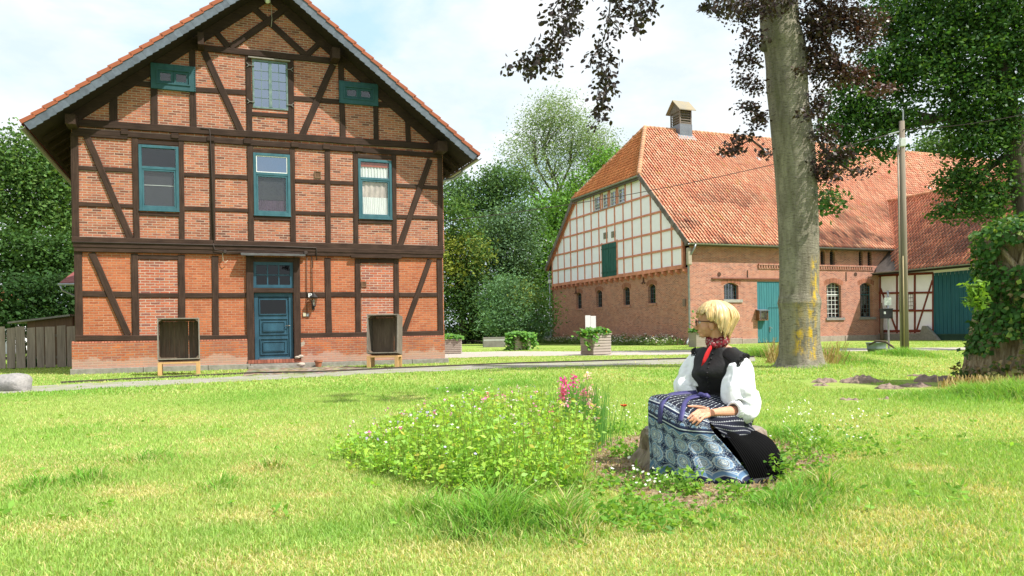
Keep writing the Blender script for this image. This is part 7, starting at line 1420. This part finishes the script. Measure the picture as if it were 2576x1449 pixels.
# --- apron
AR = [[(1752, 986, 5.78), (1780, 992, 5.72), (1810, 1000, 5.65), (1846, 1010, 5.58)], [(1695, 990, 5.76), (1728, 997, 5.66), (1765, 1015, 5.52), (1812, 1036, 5.4)], [(1650, 993, 5.72), (1684, 1000, 5.59), (1730, 1024, 5.41), (1782, 1049, 5.31)], [(1634, 1005, 5.68), (1666, 1016, 5.5), (1719, 1042, 5.325), (1784, 1062, 5.25)], [(1630, 1034, 5.65), (1660, 1050, 5.455), (1716, 1076, 5.28), (1792, 1084, 5.22)], [(1633, 1075, 5.65), (1666, 1090, 5.455), (1729, 1114, 5.275), (1822, 1118, 5.21)], [(1635, 1130, 5.655), (1668, 1148, 5.45), (1744, 1166, 5.255), (1864, 1168, 5.19)], [(1637, 1189, 5.655), (1672, 1206, 5.44), (1760, 1217, 5.235), (1903, 1214, 5.17)]]
S0 = sheet(AR, 90, 110); vv = np.linspace(0, 1, 110)[:, None]; uu_ = np.linspace(0, 1, 90)[None]
dsp = np.clip((vv-.5)*2, 0, 1)*(.016*np.sin(uu_*21+vv*2.2)+.012*np.sin(uu_*33-vv*4+1.2))+.004*np.sin(uu_*14+vv*19)+.004*np.sin(vv*31-uu_*9)*np.clip(1-vv*2.2, 0, 1)
ap, S1 = grid_obj('apron', S0, apron_mat(), dsp)
SP = S1.reshape(-1, 3); SPX = np.array([px_of(Vector(p)) for p in SP])
def apY(px, py): return float(SP[np.argmin((SPX[:, 0]-px)**2+(SPX[:, 1]-py)**2)][1])
side = [[(1755, 1040, 5.36), (1815, 1036, 5.38), (1868, 1035, 5.52), (1894, 1052, 5.7)], [(1790, 1066, 5.275), (1832, 1072, 5.3), (1874, 1072, 5.44), (1895, 1085, 5.62)], [(1815, 1092, 5.255), (1850, 1102, 5.3), (1878, 1101, 5.43), (1895, 1106, 5.6)], [(1838, 1106, 5.27), (1856, 1115, 5.31), (1878, 1113, 5.43), (1894, 1110, 5.6)]]
S2_ = sheet(side, 60, 50); u2 = np.linspace(0, 1, 60)[None]; v2 = np.linspace(0, 1, 50)[:, None]; grid_obj('apron_side', S2_.transpose(1, 0, 2)[::-1].copy(), stripe_mat('striped_indigo', 9, 26), (.007*np.sin(u2*9+v2*15)+.005*np.sin(v2*24-u2*6)).T[::-1])
# --- pleated skirt
SK = [[(1795, 1060, 5.32), (1845, 1085, 5.36), (1888, 1086, 5.52), (1904, 1088, 5.75)], [(1838, 1118, 5.25), (1884, 1116, 5.3), (1928, 1108, 5.46), (1944, 1114, 5.75)], [(1868, 1165, 5.21), (1916, 1156, 5.26), (1956, 1150, 5.42), (1969, 1157, 5.72)], [(1893, 1217, 5.2), (1936, 1211, 5.235), (1968, 1202, 5.38), (1980, 1191, 5.66)]]
S3 = sheet(SK, 360, 40); u3 = np.linspace(0, 1, 360)[None]; v3 = np.linspace(0, 1, 40)[:, None]; grid_obj('skirt', S3, black_p, .0065*np.abs(np.sin(u3*78+.5*np.sin(v3*4)))*(.5+v3)+.01*np.sin(u3*9+v3*3))
mb = MB(); c = dep(1786, 1100, 5.68); c.z = 0; n = 40; mb.loft([[c+Vector((math.cos(2*PI*j/n)*a*(1+.03*math.sin(j*2.2)), math.sin(2*PI*j/n)*b*(1+.03*math.sin(j*2.2)), z)) for j in range(n)] for a, b, z in ((.37, .22, 0), (.35, .21, .1), (.3, .19, .2), (.23, .16, .3), (.17, .13, .4), (.14, .11, .5))]); mb.build('underskirt', black_p, woman, smooth=True)
mb = MB()      # lace hem of the black skirt
for j in range(60):
    t_ = j/59; p = Vector(S3[-1][int(t_*359)]); mb.tube([p+Z*.03, p+Vector((random.uniform(-.012, .012), -.015, -.0)), p+Vector((random.uniform(-.012, .012), -.0, .02))], .006, 4)
mb.build('hem_fringe', black_f, woman)
# --- ribbons
def strip(name, pts, wpx, off=.012):
    rows = []
    for k, (x, y) in enumerate(pts):
        (xa, ya), (xb, yb) = pts[max(k-1, 0)], pts[min(k+1, len(pts)-1)]; L = math.hypot(xb-xa, yb-ya); ox, oy = (yb-ya)/L*wpx/2, -(xb-xa)/L*wpx/2*.75
        rows.append([dep(x-ox, y-oy, apY(x-ox, y-oy)-off), dep(x+ox, y+oy, apY(x+ox, y+oy)-off)])
    P = crom(np.array([[tuple(q) for q in r_] for r_ in rows]), 24); i = np.arange(48).reshape(24, 2); f = np.stack([i[:-1, 0], i[:-1, 1], i[1:, 1], i[1:, 0]], -1); o = mesh_np(name, P.reshape(-1, 3), f, violet, woman, smooth=True); s_ = o.modifiers.new('t', 'SOLIDIFY'); s_.thickness = .003
strip('ribbon', [(1752, 986), (1705, 990), (1683, 995), (1668, 1012), (1662, 1030), (1660, 1066)], 11); strip('ribbon', [(1770, 993), (1738, 1000), (1725, 1010), (1720, 1022), (1716, 1042), (1711, 1060)], 12)
mb = MB()
for a, b, r_ in (((1752, 996, 5.66), (1768, 992, 5.62), .02), ((1768, 992, 5.62), (1786, 1000, 5.6), .022), ((1766, 990, 5.61), (1770, 1000, 5.6), .016)): mb.tube([dep(*a), dep((a[0]+b[0])/2, (a[1]+b[1])/2-2, a[2]-.01), dep(*b)], [r_*.5, r_, r_*.6], 8, True, .45)
mb.build('bow', violet, woman, smooth=True)
# --- body: one surface, fused by a voxel remesh
WB = dep(1797, 1010, 5.86); WB.z = 0
def tor(z): return WB+Vector((.0+.02*(z-.5)/.4, -.02*(z-.5)/.4-.02, 0))
TR = [(.48, .15, .115, 0), (.57, .138, .108, .005), (.64, .15, .118, .015), (.71, .168, .14, .032), (.77, .17, .128, .022), (.83, .165, .1, .004), (.875, .15, .08, -.008), (.905, .12, .068, -.012), (.93, .075, .06, -.012), (.95, .055, .052, -.008)]
def torso(mb, grow, rows, n=36, cap=True):
    rings = []
    for z, a, b, f_ in rows:
        c = tor(z)+TN*f_+Z*z; rings.append([c+TS*math.cos(2*PI*j/n)*(a+grow)+TN*math.sin(2*PI*j/n)*(b+grow) for j in range(n)])
    mb.loft(rings, cap)
bm_ = MB(); torso(bm_, -.012, TR)
def hball(x, y, z, a, b, c_, n=16, m=12):
    r_ = []
    for i in range(m+1):
        th = PI*i/m; s_ = max(math.sin(th), .03); r_.append([hd(x+a*s_*math.cos(2*PI*k/n), y+b*s_*math.sin(2*PI*k/n), z-c_*math.cos(th)) for k in range(n)])
    bm_.loft(r_)
hball(-.012, 0, .14, .098, .076, .1); hball(.03, 0, .075, .062, .056, .07); hball(.062, 0, .022, .026, .026, .022); hball(.055, 0, .1, .04, .05, .05); hball(.045, .034, .075, .035, .026, .035); hball(.045, -.034, .075, .035, .026, .035)
hball(.083, 0, .045, .016, .024, .008); hball(.08, 0, .036, .016, .022, .008); hball(.07, 0, .15, .028, .05, .04); hball(.004, .073, .085, .02, .011, .03); hball(.004, -.073, .085, .02, .011, .03)
bm_.tube([hd(.085, 0, .118), hd(.1, 0, .098), hd(.113, 0, .075), hd(.095, 0, .062)], [.009*HSC, .012*HSC, .0145*HSC, .01*HSC], 10)
bm_.tube([hd(-.03, 0, .09), hd(-.03, 0, .03), tor(.95)+Z*.955+TN*.0, tor(.9)+Z*.9], [.058, .055, .056, .07], 16)
HY_ = lambda x, y: apY(x, y)-.016
SHn, EL, WR_ = dep(1856, 900, 5.7), dep(1882, 1032, 5.58), dep(1791, 1038, HY_(1791, 1045)-.015)
bm_.tube([SHn, SHn.lerp(EL, .5), EL], [.055, .05, .043], 12); bm_.tube([EL, EL.lerp(WR_, .25), EL.lerp(WR_, .6), EL.lerp(WR_, .9), WR_], [.042, .045, .039, .029, .027], 12, True, .85)
PALM = [dep(1791, 1038, HY_(1791, 1045)-.012), dep(1779, 1039, HY_(1779, 1045)-.012), dep(1764, 1042, HY_(1764, 1045)-.012)]
for (kx, ky), (mx, my), (tx, ty), r_ in (((1757, 1032), (1742, 1042), (1730.5, 1053), .0098), ((1760, 1037), (1747, 1048), (1735.5, 1058.5), .0102), ((1764, 1043), (1753, 1054), (1742, 1065), .0098), ((1769, 1050), (1760, 1060), (1751, 1070), .0086)):
    w0 = dep(1786, 1036+(ky-1032)*.45, HY_(1786, 1042)-.008); kk = dep(kx, ky, HY_(kx, ky)-.006); mm = dep(mx, my, HY_(mx, my)-.008); tt_ = dep(tx, ty, HY_(tx, ty)+.004)
    bm_.tube([w0, w0.lerp(kk, .6), kk], [.015, .0155, .0125], 10); bm_.tube([kk, kk.lerp(mm, .6), mm, mm.lerp(tt_, .55), tt_], [.0122, r_, r_*1.06, r_*.93, r_*.72], 10); bm_.ball(tt_, r_*.74)
b_ = dep(1783, 1032, HY_(1783, 1038)-.01); bm_.tube([b_, dep(1765, 1025, HY_(1765, 1027)-.012), dep(1745, 1022.5, HY_(1745, 1022)-.008), dep(1729.5, 1022, HY_(1729, 1022)-.0)], [.018, .0125, .0108, .0075], 10)
SHf = dep(1757, 888, 5.93); ELf = dep(1712, 985, 5.86); WRf = dep(1760, 1010, 5.72)
bm_.tube([SHf, SHf.lerp(ELf, .5), ELf, ELf.lerp(WRf, .5), WRf], [.05, .046, .04, .035, .027], 12); bm_.ball(WRf, .035, .03, .025)
hipc = tor(.48)+Z*.46
for kn_, ft in ((dep(1668, 1040, 5.62), dep(1690, 1195, 5.62)), (dep(1768, 1085, 5.36), dep(1850, 1195, 5.45))):
    bm_.tube([hipc, hipc.lerp(kn_, .5), kn_], [.085, .075, .055], 12); bm_.tube([kn_, kn_.lerp(ft, .4), ft], [.052, .05, .035], 12); bm_.tube([ft, ft+Vector((-.12, -.04, -.015))], [.035, .028], 10)
m, t, o = nt('skin'); n1 = noi(t, 30, 4, mapped(t)); k = mixc(t, ramp(t, n1, [(.3, 0), (.7, 1)]), (.52, .255, .155), (.6, .31, .2)); pb2 = N(t, 'ShaderNodeBsdfPrincipled'); pb2.inputs['Roughness'].default_value = .5; pb2.inputs['Specular IOR Level'].default_value = .35; pb2.inputs['Subsurface Weight'].default_value = .15; pb2.inputs['Subsurface Radius'].default_value = (.012, .005, .003); t.links.new(k, pb2.inputs[0]); t.links.new(pb2.outputs[0], o.inputs[0]); skin = m
body = bm_.build('body', skin, woman, smooth=True); r_ = body.modifiers.new('r', 'REMESH'); r_.mode = 'VOXEL'; r_.voxel_size = .0042; r_.use_smooth_shade = True; s_ = body.modifiers.new('s', 'SMOOTH'); s_.iterations = 3; s_.factor = .5
mb = MB(); p = dep(1763, 1047, HY_(1757, 1050)-.012); mb.tube([dep(1757.5, 1047.5, HY_(1757, 1048)-.013), dep(1760, 1050.5, HY_(1757, 1050)-.016), dep(1762.5, 1053.5, HY_(1760, 1052)-.01)], .0028, 6); mb.build('ring', MAT('silver', (.6, .58, .52), .1, 9, .25, metal=.9), woman)
for y in (.03, -.03): 
    mb = MB(); mb.ball(hd(.08, y, .108), .011, .011, .011, 12, 8); e_ = mb.build('eye', MAT('eye_white', (.55, .52, .5), .1, 9, .3), woman, smooth=True); mb = MB(); mb.ball(hd(.09, y, .108), .004, .006, .006); mb.build('iris', MAT('iris', (.08, .1, .12), .2, 9, .3), e_, smooth=True)
MB().tube([hd(.098, .016, .0415), hd(.1, 0, .0405), hd(.098, -.016, .0415)], .004, 6).build('lips', MAT('lips', (.42, .12, .1), .2, 20, .45), woman, smooth=True)
# glasses
gm = MAT('dark_red_frames', (.05, .012, .012), .2, 9, .3); mb = MB()
for y in (.034, -.034): mb.tube([hd(.107+.012*math.sin(a)*0, y+.026*math.cos(a), .108+.021*math.sin(a)) for a in [2*PI*i/18 for i in range(19)]], .0032, 6)
mb.tube([hd(.107, .008, .114), hd(.11, 0, .116), hd(.107, -.008, .114)], .003, 5)
for s_ in (1, -1): mb.tube([hd(.106, .06*s_, .118), hd(.09, .069*s_, .118), hd(.045, .078*s_, .114), hd(.0, .083*s_, .108)], [.0042, .004, .0034, .003], 6)
mb.build('glasses', gm, woman, smooth=True)
MB().ball(hd(.004, .086, .056), .004).build('earring', bpy.data.materials['silver'], woman)
# hair: a layered bob combed from the crown
m, t, o = nt('blonde_hair'); a_ = N(t, 'ShaderNodeVertexColor', layer_name='Col'); hair_m = finish(m, t, o, a_.outputs[0], .42, None, spec=.45)
nu, nv = 260, 40; ph = np.linspace(-PI, PI, nu, endpoint=False); 
def edge_z(p):
    p = np.abs(p); return np.interp(p, [0, .55, .95, 1.3, 1.55, 1.8, 2.15, 2.6, PI], [.182, .176, .156, .13, .11, .068, .02, -.004, -.01])
ez = edge_z(ph)+.026*(vnoise(ph*9, ph*0, 3)-.5)*2+.016*(vnoise(ph*24, ph*0, 4)-.5)*2
V_, C_ = [], []; strand = vnoise(ph*22, ph*0+2, 7)*.55+vnoise(ph*52, ph*0+4, 8)*.45
for i in range(nv):
    f_ = i/(nv-1); zt_ = .252; z = zt_+(ez-zt_)*f_**1.0; zz = np.clip((z-.135)/.118, -1, 1); rad = np.sqrt(np.clip(1-np.clip(zz, 0, 1)**2, 0, 1)); rad = np.where(zz < 0, 1-.0*zz, rad); low = np.clip(-zz, 0, 1.2); curl = np.clip((f_-.72)/.28, 0, 1)
    wob = 1+.045*(strand-.5)*2*min(1, f_*3)+.03*(vnoise(ph*7+f_*2.2, ph*0+f_*5, 9)-.5)*2; back = np.clip(-np.cos(ph), 0, 1); fr_ = np.clip(np.cos(ph), 0, 1)
    rx = (.108+.028*back+.014*fr_)*(1-.36*low*back**.5)*(1-.06*curl*low)*(1+.1*back*math.sin(PI*min(1, f_*1.05))); ry = .1*(1-.16*low)*(1+.05*np.sin(f_*3))
    x = -.024+np.cos(ph)*rx*rad*wob; y = np.sin(ph)*ry*rad*wob; V_.append(np.array([tuple(hd(a, b, c)) for a, b, c in zip(x, y, z)]))
    tone = .58+.8*vnoise(ph*30+f_*1.3, ph*0+f_*1.2, 12); base = np.array((.6, .4, .17))*(1-.0)+0; hl = np.clip((vnoise(ph*14+f_*.8, ph*0, 15)-.45)*3, 0, 1)[:, None]; c = base*tone[:, None]*(1-.45*hl)+np.array((.82, .66, .4))*.45*hl; c = c*(1-.3*np.clip((f_-.55)*1.6, 0, 1)*np.clip(.3-np.cos(ph), 0, 1)[:, None]); c = c*(1-.35*np.clip((f_-.8)*4, 0, 1)*(vnoise(ph*40, ph*0, 18) > .5)[:, None]); C_.append(c)  # shade between locks put into the colour; under-layer is a darker ochre
V_ = np.concatenate(V_); C_ = np.concatenate(C_); i = np.arange(nv*nu).reshape(nv, nu); j = np.roll(i, -1, 1); f = np.stack([i[:-1], j[:-1], j[1:], i[1:]], -1).reshape(-1, 4); hair = mesh_np('hair', V_, f, hair_m, woman, C_, smooth=True); s_ = hair.modifiers.new('t', 'SOLIDIFY'); s_.thickness = .012; s_.offset = -1
mb = MB(); rnd = random.Random(5)
for k in range(760):
    p = rnd.uniform(-PI, PI)
    if abs(p) < .5 and rnd.random() < .5: continue
    kf = rnd.uniform(.12, .8); pts = []; sw = rnd.uniform(-.14, .14); mb.cc = tuple(q*rnd.uniform(.8, 1.3) for q in ((.62, .42, .18) if rnd.random() < .6 else (.8, .63, .36)))
    for q in range(7):
        f_ = kf+(1.03-kf)*q/6; pp = p+sw*(q/6)**2; n_ = min(max(int((pp+PI)/(2*PI)*nu) % nu, 0), nu-1); r0 = min(int(f_*(nv-1)), nv-1); v_ = Vector(V_[r0*nu+n_]); d = (v_-hd(-.03, 0, .13)); d.z *= .3; d.normalize(); pts.append(v_+d*(.002+.006*rnd.random())-Z*(.012*max(0, f_-1)*30*.03)+d*(.01*max(0, q-4)*rnd.uniform(-.4, .7)))
    mb.tube(pts, [.0008, .0018, .0023, .0024, .0022, .0017, .0007], 5)
for k in range(260):      # loose outer hairs
    p = rnd.uniform(-PI, PI); kf = rnd.uniform(.0, .7); le = rnd.uniform(.18, .4); pts = []; o0 = rnd.uniform(.002, .011); sw = rnd.uniform(-.3, .3); fl = rnd.uniform(-.2, 1.); mb.cc = tuple(q*rnd.uniform(.8, 1.2) for q in (.76, .58, .32))
    for q in range(6):
        f_ = min(kf+le*q/5, 1.02); pp = p+sw*(q/5)**2; n_ = int((pp+PI)/(2*PI)*nu) % nu; r0 = min(int(f_*(nv-1)), nv-1); v_ = Vector(V_[r0*nu+n_]); d = (v_-hd(-.03, 0, .13)).normalized(); pts.append(v_+d*(o0+.012*fl*(q/5)**3))
    mb.tube(pts, [.0005, .0009, .001, .001, .0008, .0004], 4)
mb.build('hair_strands', hair_m, woman, smooth=True, col=True)
# vest
rowsv = [(.52, .152, .116, 0)]+TR[1:8]; mb = MB(); n = 44; rings = []
for z, a, b, f_ in crom(np.array(rowsv), 30):
    c = tor(z)+TN*f_+Z*z; ring = []
    for j in range(n):
        th = 2*PI*j/n; wr = .004*math.sin(z*46+th*3)+.004*math.sin(z*23-th*5); dip = -.03*max(0, math.sin(th))**6*max(0, (.58-z)/.06) if z < .58 else 0
        ring.append(c+TS*math.cos(th)*(a+.012+wr)+TN*math.sin(th)*(b+.013+wr)+Z*dip)
    rings.append(ring)
mb.loft(rings); mb.build('vest', black_f, woman, smooth=True)
mb = MB()
for z in np.linspace(.585, .86, 9):
    r_ = crom(np.array(rowsv), 60); q = r_[np.argmin(abs(r_[:, 0]-z))]; th = PI/2+.02; c = tor(z)+TN*q[3]+Z*z+TN*(q[2]+.014); mb.ball(c, .0085, .0085, .0085, 8, 6)
mb.build('button', black_f, woman, smooth=True)
# vest shoulders and ruffled armholes
for C_a, A_, ra_, rb_, tgt in ((dep(1861, 926, 5.655), (TS*.82-Z*.42-TN*.05).normalized(), .1, .108, 1), (dep(1759, 903, 5.93), (-TS*.85-Z*.4).normalized(), .075, .082, -1)):
    e1 = (TN-A_*TN.dot(A_)).normalized(); e2 = A_.cross(e1).normalized()
    if e2.z < 0: e2 = -e2
    cin = tor(.84)+Z*.86+TS*tgt*.045; angs = [2*PI*i/40 for i in range(41)]; rings = []
    for f_ in np.linspace(0, 1, 9):
        c = cin.lerp(C_a, f_)+e2*.006*math.sin(PI*f_); g_ = f_**.8; rings.append([c+e1*math.cos(a)*(.07+(ra_-.07)*g_)+e2*math.sin(a)*(.05+(rb_-.05)*g_) for a in angs])
    mb = MB(); mb.loft(rings, False, False); o = mb.build('vest_shoulder', black_f, woman, smooth=True); s_ = o.modifiers.new('t', 'SOLIDIFY'); s_.thickness = .005
    mb = MB()
    for i in range(170):
        a = -.9+(PI+1.8)*i/170+random.uniform(-.02, .02); od = (e1*math.cos(a)+e2*math.sin(a)); tg = od.cross(A_); p = C_a+e1*math.cos(a)*ra_+e2*math.sin(a)*rb_+A_*random.uniform(-.012, .012)
        q = [p+od*(.007*math.cos(b)+.003)+tg*.008*math.sin(b)+A_*.006*math.sin(b*.5+i) for b in [2*PI*k/6 for k in range(7)]]; mb.tube(q, .0026, 4)
    mb.build('ruffle', black_f, woman)
# sleeves
def sleeve(name, path, rad, seed, sq=1.):
    P = crom(np.array([tuple(dep(*q)) for q in path]), 44); Rr = crom(np.array(rad)[:, None], 44)[:, 0]; n = 48; rings = []; up = None
    for i in range(44):
        t_ = Vector(P[min(i+1, 43)]-P[max(i-1, 0)]).normalized(); up = (Vector((0, -1, .1)) if up is None else up); up = (up-t_*up.dot(t_)).normalized(); w_ = t_.cross(up); ring = []
        for j in range(n):
            a = 2*PI*j/n; s_ = i/43; e = 1+.05*math.sin(a*7+seed+3*s_)*(s_*(1-s_)*4*.5+.5*s_)+.04*math.sin(a*3+s_*14+seed)*s_+.13*(float(vnoise(math.cos(a)*2+seed, math.sin(a)*2+s_*5, seed))-.5)*2+.06*(float(vnoise(a*4, s_*11, seed+2))-.5)*2; ring.append(Vector(P[i])+(up*math.cos(a)+w_*math.sin(a))*Rr[i]*e)
        rings.append(ring)
    MB().loft(rings).build(name, white_f, woman, smooth=True)
sleeve('sleeve', [(1850, 905, 5.68), (1858, 924, 5.65), (1860, 950, 5.61), (1858, 988, 5.57), (1867, 1018, 5.54), (1866, 1036, 5.5), (1853, 1034, 5.47)], [.05, .085, .1, .124, .122, .09, .052], 3)
sleeve('sleeve', [(1765, 892, 5.93), (1748, 915, 5.92), (1734, 950, 5.9), (1726, 980, 5.86), (1735, 998, 5.82)], [.055, .075, .088, .09, .07], 11)
mb = MB(); cu_ = dep(1850, 1031, 5.46); ax = (WR_-EL).normalized(); e1 = ax.orthogonal().normalized(); e2 = ax.cross(e1)
for i in range(34):
    a = 2*PI*i/34; d = e1*math.cos(a)+e2*math.sin(a); p = cu_+d*.05; mb.tube([p-ax*.02, p+d*.012, p+ax*.02+d*.004, p+ax*.028-d*.006], [.008, .011, .009, .004], 6)
mb.build('cuff', white_f, woman, smooth=True)
# neckerchief
m, t, o = nt('red_paisley'); v = mapped(t, (1, 1, 1)); vo = N(t, 'ShaderNodeTexVoronoi'); vo.inputs['Scale'].default_value = 46; t.links.new(v, vo.inputs['Vector']); n_ = noi(t, 120, 2, v); k = mixc(t, ramp(t, vo.outputs['Distance'], [(.16, 1), (.22, 0), (.3, 0), (.33, .9), (.4, 0)]), (.22, .015, .025), (.62, .55, .5)); k = mixc(t, ramp(t, n_, [(.5, 0), (.58, .5)]), k, (.03, .01, .015)); sc_m = finish(m, t, o, k, .75, n_, .15, .003)
mb = MB(); rings = []; n = 40
for q, (rr, dz) in enumerate(((.058, .03), (.07, .042), (.086, .022), (.09, -.012), (.084, -.034), (.062, -.03))):
    rings.append([tor(.95)+Z*(.972+dz+.026*math.sin(2*PI*j/n+PI+.0)*-1*(-1)*.0)+TS*math.cos(2*PI*j/n)*rr*1.02+TN*(math.sin(2*PI*j/n)*rr*.95)+Z*(-.04*max(0, math.sin(2*PI*j/n))+.02*max(0, -math.sin(2*PI*j/n)))+Z*.005*math.sin(j*1.9+q*2) for j in range(n)])
mb.loft(rings+[rings[0]], False); mb.build('neckerchief', sc_m, woman, smooth=True)
kc = tor(.93)+Z*.925+TN*.1; mb = MB(); mb.ball(kc, .026, .022, .022, 12, 8, .06); mb.build('scarf_knot', sc_m, woman, smooth=True)
red = MAT('plain_red_cotton', (.62, .02, .025), .2, 30, .7); p1 = dep(1778, 893, kc.y-.03); p2 = dep(1765, 921, kc.y-.05); mb = MB(); mb.tube([kc, kc.lerp(p1, .5)-TN*-.012, p1, p1.lerp(p2, .5), p2], [.012, .02, .024, .019, .002], 10, True, .35); mb.build('scarf_tail', red, woman, smooth=True)
